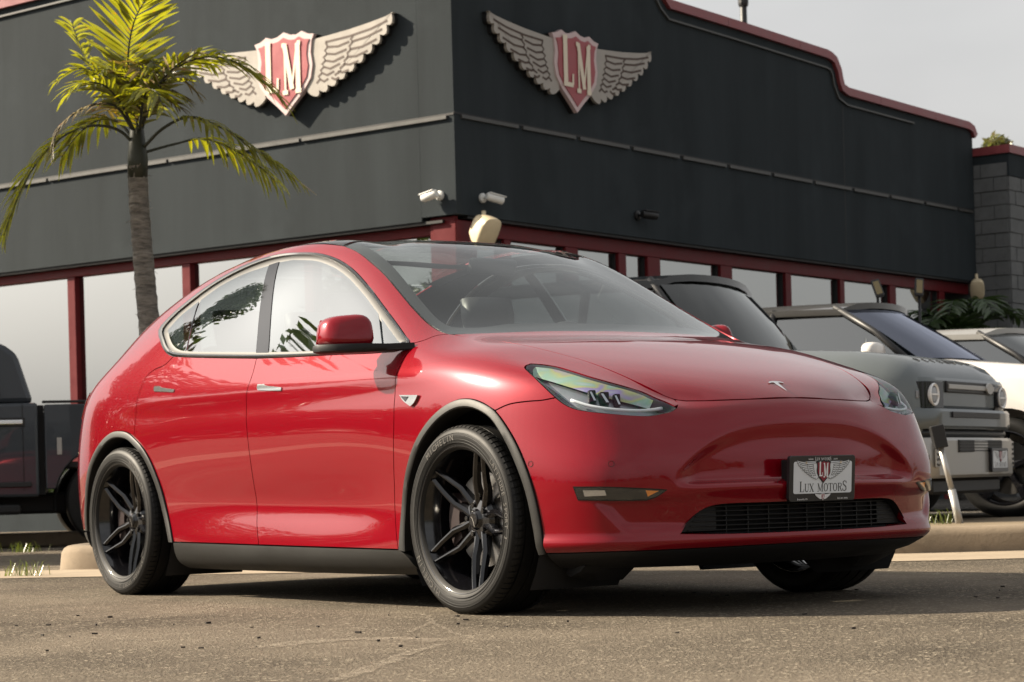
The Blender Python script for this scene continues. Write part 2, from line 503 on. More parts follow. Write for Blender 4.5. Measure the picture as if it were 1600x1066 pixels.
# ------------------------------------------------------------------ dealership building
M_STUCCO = None
def stucco(name, col):
    n = NT(name); v = n.coords((1, 1, 1)); v2 = n.coords((1.6, 1.6, .22))
    streak = n.noise(v2, 1.2, 5, .6, .2); blot = n.noise(v, 1.1, 4, .55); b = n.noise(v, 70, 3, .6)
    c = n.mix(n.ramp(streak, [(.35, 0), (.65, 1)]), tuple(x * .88 for x in col), tuple(x * 1.14 for x in col))
    c = n.mix(n.ramp(blot, [(.56, 0), (.75, .5)]), c, tuple(x * 1.5 for x in col))
    n.link(c, n.b.inputs['Base Color']); n.set(Roughness=.82, Specular_IOR_Level=.08)
    n.bump(b, .35, .006)
    return n.m
M_STUCCO = stucco('charcoal_stucco', (.027, .033, .037))
M_COPING = plain('red_coping', (.21, .045, .05), .38, var=.10)
M_FRAME = plain('maroon_frame', (.105, .010, .013), .45, spec=.15, var=.12)
M_BEAD = plain('grey_bead', (.055, .055, .053), .5, var=.2)
M_SHOPGLASS = thin_glass('shop_glass', (.05, .055, .05), film=.42)
M_INTERIOR = plain('shop_interior', (.03, .03, .03), .9)
M_SLATE = plain('black_return', (.008, .008, .009), .6)

BC = Vector((-.483, 22.0, 0)); BR = Vector((.606, .795, 0)).normalized(); BL = Vector((-BR.y, BR.x, 0))
NR = Vector((BR.y, -BR.x, 0)); NL = Vector((-BL.y, BL.x, 0)); NL = -NL if NL.y > 0 else NL     # outward normals
if NR.y > 0: NR = -NR
building = empty('showroom_building', tuple(BC), 0)
tag(building, 'dark charcoal stucco showroom building with maroon window frames and red roof coping', 'building')
UP = Vector((0, 0, 1))
def wall_frame(which):
    d, n = (BR, NR) if which == 'R' else (BL, NL)
    return d, n
def wbox(name, which, t0, t1, z0, z1, d0, d1, mat, bevel=0, parent=None):
    """box on a wall: along t, up z, depth measured outwards"""
    d, n = wall_frame(which)
    vs = []
    for t in (t0, t1):
        for z in (z0, z1):
            for q in (d0, d1): vs.append(d * t + UP * z + n * q)
    return MB().add(vs, [(0, 1, 3, 2), (4, 6, 7, 5), (0, 4, 5, 1), (2, 3, 7, 6), (0, 2, 6, 4), (1, 5, 7, 3)]).build(name, mat, parent or building, bevel=bevel)
def wprism(name, which, poly, d0, d1, mat, bevel=0, parent=None):
    d, n = wall_frame(which)
    return MB().prism(poly, d0, d1, (d, UP, n, Vector((0, 0, 0)))).build(name, mat, parent or building, bevel=bevel)
# parapet lines: (t, z of the top of the stucco)
def sweep_line(pts): return [tuple(p) for p in catmull(pts, .12)]
TOP_R = [(0, 6.75), (3.50, 6.75)] + sweep_line([(3.50, 6.75), (3.66, 6.68), (3.72, 6.5), (3.74, 6.2), (3.80, 6.0), (3.96, 5.86)])[1:] + [(5.5, 5.84), (7.60, 5.80)] + sweep_line([(7.60, 5.80), (7.78, 5.76), (7.86, 5.66), (7.90, 5.54), (7.97, 5.43), (8.14, 5.385)])[1:] + [(10.0, 5.365), (11.66, 5.35)] + sweep_line([(11.66, 5.35), (11.78, 5.32), (11.84, 5.24)])[1:]
TOP_L = [(0, 6.35), (14, 6.2)]
FB = 3.20     # underside of the fascia
wprism('fascia', 'R', [(0, FB), (11.86, FB)] + [(t, z) for t, z in TOP_R[::-1]], -.45, 0, M_STUCCO)
wprism('fascia', 'L', [(.452, FB - .04), (14, FB - .04), (14, 6.2), (.452, 6.345)], -.45, .0, M_STUCCO)
def ribbon_on_wall(name, which, line, off, h, d0, d1, mat, bevel=.004):
    d, n = wall_frame(which); vs = []; fs = []
    L = [np.array(p) for p in line]
    for i, p in enumerate(L):
        t = L[min(i+1, len(L)-1)] - L[max(i-1, 0)]; t = t / (np.linalg.norm(t) + 1e-9); nn = np.array([-t[1], t[0]])
        for (o, q) in ((off, d0), (off + h, d0), (off + h, d1), (off, d1)):
            w = p + nn * o; vs.append(d * float(w[0]) + UP * float(w[1]) + n * q)
    for i in range(len(L) - 1):
        for e in range(4): fs.append((i*4+e, i*4+(e+1) % 4, (i+1)*4+(e+1) % 4, (i+1)*4+e))
    fs += [(0, 1, 2, 3), tuple(len(vs) - 4 + e for e in (3, 2, 1, 0))]
    return MB().add(vs, fs).build(name, mat, building, ang=30)
# coping in lengths, with fine joints
def cut(line, a, b):
    T = np.array([p[0] for p in line]); out = [p for p in line if a < p[0] < b]
    z = lambda t: float(np.interp(t, T, [p[1] for p in line]))
    return [(a, z(a))] + out + [(b, z(b))]
for a, b in ((0.0, 3.3), (3.306, 5.2), (5.206, 6.9), (6.906, 9.0), (9.006, 10.6), (10.606, 11.84)):
    ribbon_on_wall('coping', 'R', cut(TOP_R, a, b), .0, .105, -.47, .05, M_COPING)
for a, b in ((0, 4.5), (4.506, 9)): ribbon_on_wall('coping', 'L', cut(TOP_L, a, b), .0, .105, -.47, .05, M_COPING)
ribbon_on_wall('bead', 'R', [p for p in TOP_R if p[0] > 3.4 and p[0] < 11.5], -.13, .022, -.002, .03, M_BEAD)
ribbon_on_wall('bead', 'L', [(0.1, 6.35), (14, 6.2)], -.10, .022, -.002, .03, M_BEAD)
# strip along the joint half way up, in lengths with gaps
t = .06
while t < 11.5:
    e = min(t + 1.02, 11.8)
    wbox('seam_strip', 'R', t + .04, e - .04, 4.165, 4.200, -.002, .028, M_BEAD); t = e
t = .06
while t < 8:
    wbox('seam_strip', 'L', t + .02, t + 1.98, 4.155, 4.190, -.002, .028, M_BEAD); t += 2.0
wbox('seam_dark_strip', 'R', .0, 11.84, 4.200, 4.222, -.002, .006, M_SLATE); wbox('seam_dark_strip', 'L', .0, 13, 4.190, 4.212, -.002, .006, M_SLATE)  # thin black strip along the top of the seam strips
wbox('stucco_joint', 'R', 8.03, 8.045, FB + .01, 5.40, -.002, .002, M_SLATE)
# shopfront
SET = -.14    # glazing set back under the fascia
wbox('soffit', 'R', .2, 11.8, FB - .03, FB - .002, -.44, -.02, M_SLATE); wbox('soffit', 'L', .2, 13.8, FB - .07, FB - .042, -.44, -.02, M_SLATE)
wbox('window_head', 'R', .12, 11.84, 3.02, FB - .032, SET - .10, SET + .02, M_FRAME, .006)
wbox('window_head', 'L', .38, 13.8, 3.03, FB - .072, SET - .10, SET + .02, M_FRAME, .006)
wbox('corner_post', 'L', .06, .36, 0, FB - .045, -.40, -.06, M_FRAME, .01)
wbox('corner_post', 'R', .068, .12, 0, FB - .005, -.40, -.075, M_FRAME, .01)
RW = [(.12, .93), (1.05, 2.02), (2.25, 3.02), (3.17, 3.60), (3.86, 5.16), (5.42, 6.68), (6.82, 8.07), (8.19, 9.44), (9.62, 10.92)]
edges = [.12] + [x for w in RW for x in w][1:]
for i, (a, b) in enumerate(RW):
    wbox('window_pane', 'R', a + .002, b - .002, .45, 3.018, SET - .06, SET - .052, M_SHOPGLASS)
    nxt = RW[i+1][0] if i + 1 < len(RW) else b + .16
    wbox('mullion', 'R', b, nxt, 0, 3.018, SET - .10, SET + .02, M_FRAME, .006)
    wbox('pane_gasket', 'R', b - .030, b - .001, .45, 3.017, SET - .050, SET - .02, M_SLATE)
wbox('sill_wall', 'R', .12, 11.8, 0, .45, -.40, SET + .01, M_STUCCO)
LW = [(.36, 2.06), (2.19, 3.90), (4.04, 5.80), (5.93, 7.7), (7.83, 9.6), (9.73, 11.5)]
for i, (a, b) in enumerate(LW):
    wbox('window_pane', 'L', a + .002, b - .002, .45, 3.028, SET - .06, SET - .052, M_SHOPGLASS)
    wbox('mullion', 'L', b, b + .13, 0, 3.028, SET - .10, SET + .02, M_FRAME, .006)
    wbox('pane_gasket', 'L', a, a + .028, .45, 3.027, SET - .050, SET - .02, M_SLATE)
wbox('sill_wall', 'L', .36, 13.8, 0, .45, -.40, SET + .01, M_STUCCO)
# dark shop inside and roof deck
d, n = wall_frame('R')
vs = [BR * .5 + BL * .5, BR * 11.7 + BL * .5, BR * 11.7 + BL * 12, BR * .5 + BL * 12]
MB().add([v + UP * .02 for v in vs] + [v + UP * 5.2 for v in vs], [(4, 5, 6, 7), (0, 1, 5, 4), (1, 2, 6, 5), (2, 3, 7, 6), (3, 0, 4, 7)]).build('shop_core', M_INTERIOR, building)

# ---- block wing at the right end
M_BLOCK = concrete('split_block', (.135, .140, .142))
M_MORTAR = concrete('block_mortar', (.09, .092, .094))
wing = empty('block_wing', tuple(BC + BR * 11.88), 0)
tag(wing, 'grey concrete block building with red coping at the right end of showroom', 'building')
def wb(name, s0, s1, q0, q1, z0, z1, mat, bevel=0):     # s along BR, q outwards along NR
    vs = [BR * s + NR * q + UP * z for s in (s0, s1) for z in (z0, z1) for q in (q0, q1)]
    return MB().add(vs, [(0, 1, 3, 2), (4, 6, 7, 5), (0, 4, 5, 1), (2, 3, 7, 6), (0, 2, 6, 4), (1, 5, 7, 3)]).build(name, mat, wing, bevel=bevel)
wb('wall_core', .012, 7, -4, .508, 0, 4.66, M_MORTAR)
wb('band', .0, 7, -4, .53, 4.665, 4.98, M_STUCCO)
wb('coping', -.03, 7.03, -4, .56, 4.983, 5.10, M_COPING)
for r in range(1, 24):
    z0 = .06 + r * .20
    if z0 < .8: continue
    o = .20 if r % 2 else 0.0
    s = -.40 + o
    while s < 2.0:
        a, b = max(s, .0) + .006, s + .392
        if b > .05: wb('block', a, b, .50, .522 + .006 * ((r * 7 + int(s * 10)) % 3), z0 + .005, z0 + .192, M_BLOCK)
        s += .40
    q = .50 - o
    k = .515
    for (qa, qb) in (((.10, .498), (-.3, .09)) if r % 2 else ((.30, .498), (-.1, .29))):
        vs = [BR * s_ + NR * q_ + UP * z for s_ in (-.004 - .005 * ((r * 5) % 3), .05) for z in (z0 + .005, z0 + .192) for q_ in (qa, qb)]
        MB().add(vs, [(0, 1, 3, 2), (4, 6, 7, 5), (0, 4, 5, 1), (2, 3, 7, 6), (0, 2, 6, 4), (1, 5, 7, 3)]).build('block', M_BLOCK, wing)
# ------------------------------------------------------------------ red car: smooth body form
# car frame: x forward from the rear axle, y to the car's left, z up
CAR_LOC = (-1.0974, 11.0902, 0.0)
CAR_YAW = -pi/2 + 0.62136

def _cub(xs, ys, xq):
    """shape-preserving cubic through (xs, ys)"""
    xs = np.asarray(xs, float); ys = np.asarray(ys, float); xq = np.asarray(xq, float)
    h = np.diff(xs); d = np.diff(ys) / h
    m = np.zeros(len(xs))
    for i in range(1, len(xs) - 1):
        w1 = h[i]; w2 = h[i-1]
        m[i] = (w1 * d[i-1] + w2 * d[i]) / (w1 + w2)
    m[0] = d[0]; m[-1] = d[-1]
    k = np.clip(np.searchsorted(xs, xq) - 1, 0, len(xs) - 2)
    t = (xq - xs[k]) / h[k]
    return ((2*t**3 - 3*t**2 + 1) * ys[k] + (t**3 - 2*t**2 + t) * h[k] * m[k]
            + (-2*t**3 + 3*t**2) * ys[k+1] + (t**3 - t**2) * h[k] * m[k+1])

NS = 20
# anchors: station -> (x, y, z); every row has its own list
ROWS = {
 9: {0:(-.93,.55,1.03),1:(-.80,.62,1.075),2:(-.62,.66,1.135),3:(-.40,.672,1.21),4:(-.15,.678,1.318),5:(.1,.676,1.405),6:(.4,.668,1.482),
     7:(.75,.656,1.538),8:(1.1,.646,1.558),9:(1.4,.638,1.548),10:(1.68,.63,1.498),11:(1.98,.65,1.375),12:(2.28,.685,1.21),13:(2.56,.722,1.072),
     14:(2.85,.712,1.018),15:(3.08,.682,.965),16:(3.29,.64,.905),17:(3.43,.595,.85),18:(3.52,.55,.803),19:(3.575,.50,.766)},
 8: {0:(-.965,.565,.985),1:(-.86,.69,1.01),2:(-.66,.755,1.065),3:(-.42,.785,1.125),4:(-.18,.80,1.20),5:(.08,.807,1.26),6:(.38,.805,1.315),
     7:(.72,.797,1.34),8:(1.08,.789,1.338),9:(1.4,.777,1.318),10:(1.72,.777,1.285),11:(2.04,.785,1.22),12:(2.36,.807,1.115),13:(2.63,.825,1.022),
     14:(2.88,.822,.988),15:(3.11,.795,.935),16:(3.33,.745,.875),17:(3.47,.685,.825),18:(3.56,.605,.783),19:(3.615,.50,.745)},
 7: {0:(-.985,.58,.94),1:(-.905,.735,.955),2:(-.69,.825,1.0),3:(-.43,.868,1.05),4:(-.19,.882,1.09),5:(.07,.886,1.12),6:(.36,.885,1.132),
     7:(.71,.886,1.106),8:(1.06,.887,1.08),9:(1.4,.888,1.06),10:(1.74,.888,1.043),11:(2.08,.888,1.028),12:(2.40,.89,1.008),13:(2.66,.895,.982),
     14:(2.9,.895,.945),15:(3.14,.872,.90),16:(3.36,.825,.845),17:(3.505,.75,.79),18:(3.595,.64,.75),19:(3.645,.50,.718)},
 6: {0:(-.995,.59,.86),1:(-.925,.755,.87),2:(-.71,.862,.905),3:(-.45,.92,.94),4:(-.2,.94,.955),5:(.05,.945,.965),6:(.35,.942,.965),
     9:(1.4,.937,.93),12:(2.42,.937,.90),13:(2.66,.944,.89),14:(2.9,.943,.865),15:(3.15,.918,.81),16:(3.375,.862,.75),17:(3.53,.785,.705),18:(3.625,.66,.675),19:(3.68,.50,.655)},
 5: {0:(-1.01,.60,.76),1:(-.945,.77,.76),2:(-.73,.882,.775),3:(-.46,.938,.79),4:(-.2,.959,.795),5:(.05,.963,.795),6:(.35,.957,.795),7:(.7,.951,.795),
     9:(1.4,.948,.785),11:(2.1,.948,.78),12:(2.43,.952,.775),13:(2.66,.960,.77),14:(2.9,.961,.745),15:(3.16,.94,.69),16:(3.39,.885,.63),17:(3.55,.805,.61),18:(3.648,.675,.60),19:(3.703,.50,.595)},
 4: {0:(-1.03,.60,.62),1:(-.965,.775,.62),2:(-.745,.89,.62),3:(-.46,.944,.62),4:(-.2,.962,.62),5:(.05,.963,.62),6:(.35,.951,.61),7:(.7,.941,.6),
     9:(1.4,.936,.585),11:(2.1,.938,.59),12:(2.43,.948,.60),13:(2.66,.960,.61),14:(2.9,.964,.60),15:(3.17,.95,.56),16:(3.405,.90,.53),17:(3.565,.822,.525),18:(3.66,.69,.525),19:(3.715,.50,.525)},
 3: {0:(-1.04,.60,.46),1:(-.97,.775,.46),2:(-.745,.885,.455),3:(-.46,.935,.45),4:(-.2,.95,.44),5:(.05,.948,.435),6:(.35,.932,.425),7:(.7,.917,.415),
     9:(1.4,.909,.41),11:(2.1,.913,.41),12:(2.43,.928,.415),13:(2.66,.945,.42),14:(2.9,.955,.42),15:(3.17,.946,.42),16:(3.405,.90,.42),17:(3.565,.822,.42),18:(3.658,.692,.42),19:(3.712,.50,.42)},
 2: {0:(-1.02,.60,.32),1:(-.95,.765,.315),2:(-.735,.87,.305),3:(-.46,.92,.29),4:(-.2,.937,.28),5:(.05,.938,.275),6:(.35,.933,.265),7:(.7,.93,.258),
     9:(1.4,.929,.25),11:(2.1,.93,.25),12:(2.43,.933,.252),13:(2.66,.938,.258),14:(2.9,.945,.27),15:(3.17,.938,.285),16:(3.395,.893,.295),17:(3.555,.815,.295),18:(3.645,.688,.29),19:(3.695,.50,.285)},
 1: {0:(-.98,.59,.235),1:(-.91,.74,.23),2:(-.71,.84,.22),3:(-.46,.89,.205),4:(-.2,.905,.2),5:(.05,.907,.195),6:(.35,.906,.172),
     9:(1.4,.905,.165),12:(2.43,.908,.17),14:(2.9,.915,.2),15:(3.16,.912,.212),16:(3.375,.875,.222),17:(3.525,.80,.222),18:(3.61,.68,.218),19:(3.655,.50,.215)},
 0: {0:(-.85,.56,.18),1:(-.80,.68,.18),2:(-.66,.77,.165),4:(-.2,.83,.14),6:(.35,.835,.128),9:(1.4,.835,.125),12:(2.43,.835,.13),14:(2.9,.84,.15),
     15:(3.1,.83,.168),16:(3.27,.80,.17),17:(3.38,.74,.17),18:(3.45,.64,.168),19:(3.49,.48,.165)},
}
CENTRE = {0:(-1.0,1.045),1:(-.82,1.125),2:(-.62,1.20),3:(-.4,1.278),4:(-.15,1.372),5:(.1,1.448),6:(.4,1.512),7:(.75,1.557),8:(1.1,1.575),9:(1.42,1.577),
          10:(1.74,1.542),11:(2.06,1.42),12:(2.38,1.258),13:(2.69,1.088),14:(2.94,1.036),15:(3.17,.98),16:(3.37,.916),17:(3.52,.86),18:(3.62,.808),19:(3.682,.766)}
FRONT_X = {9:3.682,8:3.702,7:3.718,6:3.742,5:3.762,4:3.775,3:3.775,2:3.757,1:3.715,0:3.55}
REAR_X = {9:-1.0,8:-1.035,7:-1.045,6:-1.055,5:-1.07,4:-1.095,3:-1.10,2:-1.075,1:-1.03,0:-.88}

def car_cage():
    st = np.arange(NS)
    side = np.zeros((10, NS, 3))
    for r in range(10):
        k = sorted(ROWS[r]); a = np.array([ROWS[r][i] for i in k])
        for c in range(3):
            side[r, :, c] = _cub(k, a[:, c], st)
    cen = np.array([CENTRE[i] for i in range(NS)])
    def tuck(p):                            # shorten and round the tail
        m = p[..., 0] < -.2
        p[..., 0] = np.where(m, -.2 + (p[..., 0] + .2) * .86, p[..., 0])
    tuck(side); tuck(cen)
    side[:, 1, 1] *= .965; side[:, 2, 1] *= .975; side[:, 3, 1] *= .992
    rearx = {k: -.2 + (v + .2) * .86 for k, v in REAR_X.items()}
    verts = []; idx = {}
    def add(key, p):
        idx[key] = len(verts); verts.append(p)
    for r in range(10):
        for s in range(NS):
            add(('s', r, s), tuple(side[r, s]))
    NCOL = 4                               # c = 0 is row 9, c = 4 the centre line
    for s in range(NS):
        p9 = side[9, s]
        for c in range(1, NCOL + 1):
            t = 1 - c / NCOL
            add(('t', c, s), (cen[s, 0] + (p9[0] - cen[s, 0]) * t**2, p9[1] * t, cen[s, 1] + (p9[2] - cen[s, 1]) * t**2.2))
    for r in range(9):
        for (tag, s, X) in (('f', NS - 1, FRONT_X), ('r', 0, rearx)):
            p = side[r, s]
            for c in range(1, NCOL + 1):
                t = 1 - c / NCOL
                add((tag, c, r), (X[r] + (p[0] - X[r]) * t**2, p[1] * t, p[2]))
    def vs(r, s): return idx[('s', r, s)]
    def vt(c, s): return vs(9, s) if c == 0 else idx[('t', c, s)]
    def vf(c, r): return vs(r, NS-1) if c == 0 else (vt(c, NS-1) if r == 9 else idx[('f', c, r)])
    def vr(c, r): return vs(r, 0) if c == 0 else (vt(c, 0) if r == 9 else idx[('r', c, r)])
    faces = []
    for r in range(9):
        for s in range(NS - 1):
            faces.append((vs(r, s), vs(r+1, s), vs(r+1, s+1), vs(r, s+1)))
    for c in range(NCOL):
        for s in range(NS - 1):
            faces.append((vt(c, s), vt(c+1, s), vt(c+1, s+1), vt(c, s+1)))
        for r in range(9):
            faces.append((vf(c, r), vf(c, r+1), vf(c+1, r+1), vf(c+1, r)))
            faces.append((vr(c, r), vr(c+1, r), vr(c+1, r+1), vr(c, r+1)))
    V = np.array(verts)
    # mirror to the other side, sharing the centre line
    n = len(V); onc = np.abs(V[:, 1]) < 1e-9
    mp = np.zeros(n, int); extra = []
    for i in range(n):
        if onc[i]: mp[i] = i
        else:
            mp[i] = n + len(extra); extra.append((V[i, 0], -V[i, 1], V[i, 2]))
    V = np.vstack([V, np.array(extra)])
    faces += [tuple(int(mp[i]) for i in f[::-1]) for f in faces]
    return V, faces

def limit_fit(V, faces, it=6):
    """move the control points so that the smooth limit surface passes through V"""
    n = len(V); nb = [set() for _ in range(n)]; fn = [[] for _ in range(n)]; ecount = {}
    for f in faces:
        for i in range(4):
            a, b = f[i], f[(i+1) % 4]
            nb[a].add(b); nb[b].add(a); fn[a].append(f[(i+2) % 4])
            k = (min(a, b), max(a, b)); ecount[k] = ecount.get(k, 0) + 1
    bnd = [[] for _ in range(n)]
    for (a, b), c in ecount.items():
        if c == 1: bnd[a].append(b); bnd[b].append(a)
    M = np.zeros((n, n))
    for i in range(n):
        if bnd[i]:
            M[i, i] = 4/6
            for j in bnd[i]: M[i, j] += 1/6
        else:
            k = len(nb[i]); s = k * (k + 5)
            M[i, i] = k * k / s
            for j in nb[i]: M[i, j] += 4 / s
            for j in fn[i]: M[i, j] += 1 / s
    P = V.copy()
    for _ in range(it):
        P = P + 0.9 * (V - M @ P)
    return P

def sstep(a, b, x):
    t = np.clip((x - a) / (b - a), 0, 1)
    return t * t * (3 - 2 * t)

def make_base():
    V, F = car_cage()
    P = limit_fit(V, F)
    me = bpy.data.meshes.new("form"); me.from_pydata([tuple(p) for p in P], [], F); me.update()
    ob = bpy.data.objects.new("form", me); C.objects.link(ob)
    md = ob.modifiers.new("s", 'SUBSURF'); md.levels = 3; md.render_levels = 3
    dg = bpy.context.evaluated_depsgraph_get()
    ev = ob.evaluated_get(dg); m2 = ev.to_mesh()
    n = len(m2.vertices); co = np.zeros(n * 3); m2.vertices.foreach_get('co', co); co = co.reshape(-1, 3)
    nf = len(m2.polygons); lv = np.zeros(nf * 4, int); m2.loops.foreach_get('vertex_index', lv); lv = lv.reshape(-1, 4)
    ev.to_mesh_clear(); bpy.data.objects.remove(ob); bpy.data.meshes.remove(me)
    return co, lv

def vnormals(co, quads):
    a = co[quads[:, 2]] - co[quads[:, 0]]; b = co[quads[:, 3]] - co[quads[:, 1]]
    fnn = np.cross(a, b)
    N = np.zeros_like(co)
    for k in range(4): np.add.at(N, quads[:, k], fnn)
    N /= np.linalg.norm(N, axis=1)[:, None] + 1e-12
    return N

def smooth_local(co, quads, W, it):
    """umbrella smoothing weighted by W (0..1 per vertex)"""
    e = np.vstack([quads[:, [0, 1]], quads[:, [1, 2]], quads[:, [2, 3]], quads[:, [3, 0]]])
    e = np.vstack([e, e[:, ::-1]])
    e = np.unique(e, axis=0)
    deg = np.bincount(e[:, 0], minlength=len(co)).astype(float)
    for _ in range(it):
        s = np.zeros_like(co)
        np.add.at(s, e[:, 0], co[e[:, 1]])
        co = co + (s / deg[:, None] - co) * (W * 0.5)[:, None]
    return co

def finish_base():
    co, q = make_base()
    x = co[:, 0]; y = np.abs(co[:, 1]); z = co[:, 2]
    d1 = np.sqrt((x - 3.56)**2 + (y - .52)**2 + (z - .77)**2)
    d2 = np.sqrt((x + .93)**2 + (y - .56)**2 + (z - 1.0)**2)
    d3 = np.sqrt(((x - 2.62) / 1.0)**2 + (z - 1.09)**2)
    W = np.maximum(np.clip(1.3 - d1 / .22, 0, 1), np.clip(1.2 - d2 / .2, 0, 1))
    W = np.maximum(W, 0.16)
    W[z < .19] = 0
    co = smooth_local(co, q, W, 40)
    # scallop and crease along the foot of the doors, rising to the rear, and a tighter shoulder
    x = co[:, 0]; z = co[:, 2]; sgn = np.sign(co[:, 1])
    on = (np.abs(co[:, 1]) > .80) & (z > .20) & (z < 1.02)
    fade = sstep(.38, 1.2, x) * (1 - sstep(2.05, 2.42, x))
    zc = .335 + .030 * (1.4 - x)
    d = -.006 * np.exp(-((z - zc - .085) / .060)**2) + .001 * np.exp(-((z - zc) / .030)**2)
    d = d * fade
    lng = sstep(-.1, .4, x) * (1 - sstep(2.5, 2.9, x))
    d = d + lng * (.0045 * np.exp(-((z - .915) / .035)**2) - .0035 * np.exp(-((z - .845) / .04)**2))
    co[:, 1] += np.where(on, sgn * d, 0)
    co = smooth_local(co, q, np.where(z < .19, 0, .12), 4)
    return co, q

BASE_CO, BASE_Q = finish_base()
BASE_N = vnormals(BASE_CO, BASE_Q)
BASE_BVH = BVHTree.FromPolygons([tuple(p) for p in BASE_CO], [tuple(int(i) for i in f) for f in BASE_Q])

def base_hit(o, d):
    """point and smooth normal where the ray meets the form"""
    loc, nrm, fi, dist = BASE_BVH.ray_cast(Vector(o), Vector(d))
    if loc is None:
        loc, nrm, fi, dist = BASE_BVH.find_nearest(Vector(o))
    f = BASE_Q[fi]; p = np.array(loc)
    w = np.array([1.0 / (1e-5 + np.sum((BASE_CO[i] - p)**2)) for i in f])
    # inverse bilinear is overkill: blend the four corner normals by area-like weights
    a, b, c, d4 = (BASE_CO[i] for i in f)
    e1 = ((b - a) + (c - d4)) * .5; e2 = ((d4 - a) + (c - b)) * .5
    m = p - (a + b + c + d4) / 4
    G = np.array([[e1 @ e1, e1 @ e2], [e1 @ e2, e2 @ e2]])
    s, t = np.linalg.solve(G + np.eye(2) * 1e-12, np.array([m @ e1, m @ e2])) + .5
    s = min(max(s, 0), 1); t = min(max(t, 0), 1)
    n = BASE_N[f[0]]*(1-s)*(1-t) + BASE_N[f[1]]*s*(1-t) + BASE_N[f[2]]*s*t + BASE_N[f[3]]*(1-s)*t
    return p, n / (np.linalg.norm(n) + 1e-12)
# ------------------------------------------------------------------ red car: panels laid on the form
red_car = empty('red_car', CAR_LOC, CAR_YAW)
tag(red_car, 'glossy red electric crossover car with black five-spoke wheels parked in front', 'car')

AXZ = .62
class Side:      # unrolled round the length axis: (x, arc)
    def to(p): return (p[0], atan2(p[2] - AXZ, abs(p[1])) * .95)
    def ray(q, s=-1):
        a = q[1] / .95; d = np.array([0, s * cos(a), sin(a)])
        return np.array([q[0], 0, AXZ]) + d * 3, -d
class Plan:      # seen from above: (x, y)
    def to(p): return (p[0], p[1])
    def ray(q, s=-1): return np.array([q[0], q[1], 3.0]), np.array([0, 0, -1.0])
class Wrap:      # unrolled round an upright axis behind the nose: (arc, z)
    ax = 2.75; k = .95; sg = 1
    @classmethod
    def to(c, p): return (atan2(p[1], c.sg * (p[0] - c.ax)) * c.k, p[2])
    @classmethod
    def ray(c, q, s=-1):
        t = q[0] / c.k; d = np.array([c.sg * cos(t), sin(t), 0])
        return np.array([c.ax, 0, q[1]]) + d * 3, -d
class WrapRear(Wrap):
    ax = 0.0; k = .9; sg = -1

def outline(segs, chart, step):
    out = []
    for sgm in segs:
        c = catmull([chart.to(p) for p in sgm], step)
        out += c[:-1] if np.linalg.norm(np.array(c[-1]) - np.array(chart.to(segs[(segs.index(sgm) + 1) % len(segs)][0]))) < 1e-4 else c
    res = []
    for p in out:
        if not res or np.linalg.norm(p - res[-1]) > step * .15: res.append(p)
    if np.linalg.norm(res[0] - res[-1]) < step * .15: res.pop()
    return np.array(res)

def panel(name, segs, chart, mat, parent, step=.012, spacing=.03, gap=.0026, off=0.0, lip=.02, holes=(), hole_gap=0.0, disp=None, own_normals=False, flip=False):
    """a skin that follows the form inside an outline, with its edge turned in so that the joints are real gaps"""
    loop = inset(outline(segs, chart, step), gap)
    hl = [np.array(outline(h, chart, step)) for h in holes]
    V, F = fill(loop, hl, spacing)
    P = np.zeros((len(V), 3)); N = np.zeros((len(V), 3))
    for i, q in enumerate(V):
        o, d = chart.ray(q)
        p, n = base_hit(o, d)
        if disp is not None: p = p + disp(p, n)
        P[i] = p + n * off; N[i] = n
    a = P[F[:, 1]] - P[F[:, 0]]; b = P[F[:, 2]] - P[F[:, 0]]
    if np.sum(np.cross(a, b) * N[F[:, 0]]) < 0: F = F[:, ::-1]
    # edge strip, turned in
    ec = {}
    for t in F:
        for k in range(3):
            e = (int(t[k]), int(t[(k+1) % 3])); ec[e] = 1
    bnd = [e for e in ec if (e[1], e[0]) not in ec]
    bi = {}; verts = [tuple(p) for p in P]; faces = [tuple(int(i) for i in t) for t in F]
    nrm = [tuple(n) for n in N]
    if lip:
        for e in bnd:
            for i in e:
                if i not in bi:
                    bi[i] = (len(verts), len(verts) + 1)
                    verts.append(tuple(P[i] - N[i] * .0006)); verts.append(tuple(P[i] - N[i] * lip))
                    nrm.append(None); nrm.append(None)
        for (i, j) in bnd:
            faces.append((j, i, bi[i][0], bi[j][0])); faces.append((bi[j][0], bi[i][0], bi[i][1], bi[j][1]))
    me = mesh(name, verts, faces, True)
    if not own_normals:
        me.normals_split_custom_set_from_vertices([n if n else (0, 0, 0) for n in nrm])
    else: sharpen(me, 62)
    return link(name, me, mat, parent)

def on_base(p, chart, off=0.0):
    o, d = chart.ray(chart.to(p)); h, n = base_hit(o, d)
    return h + n * off, n

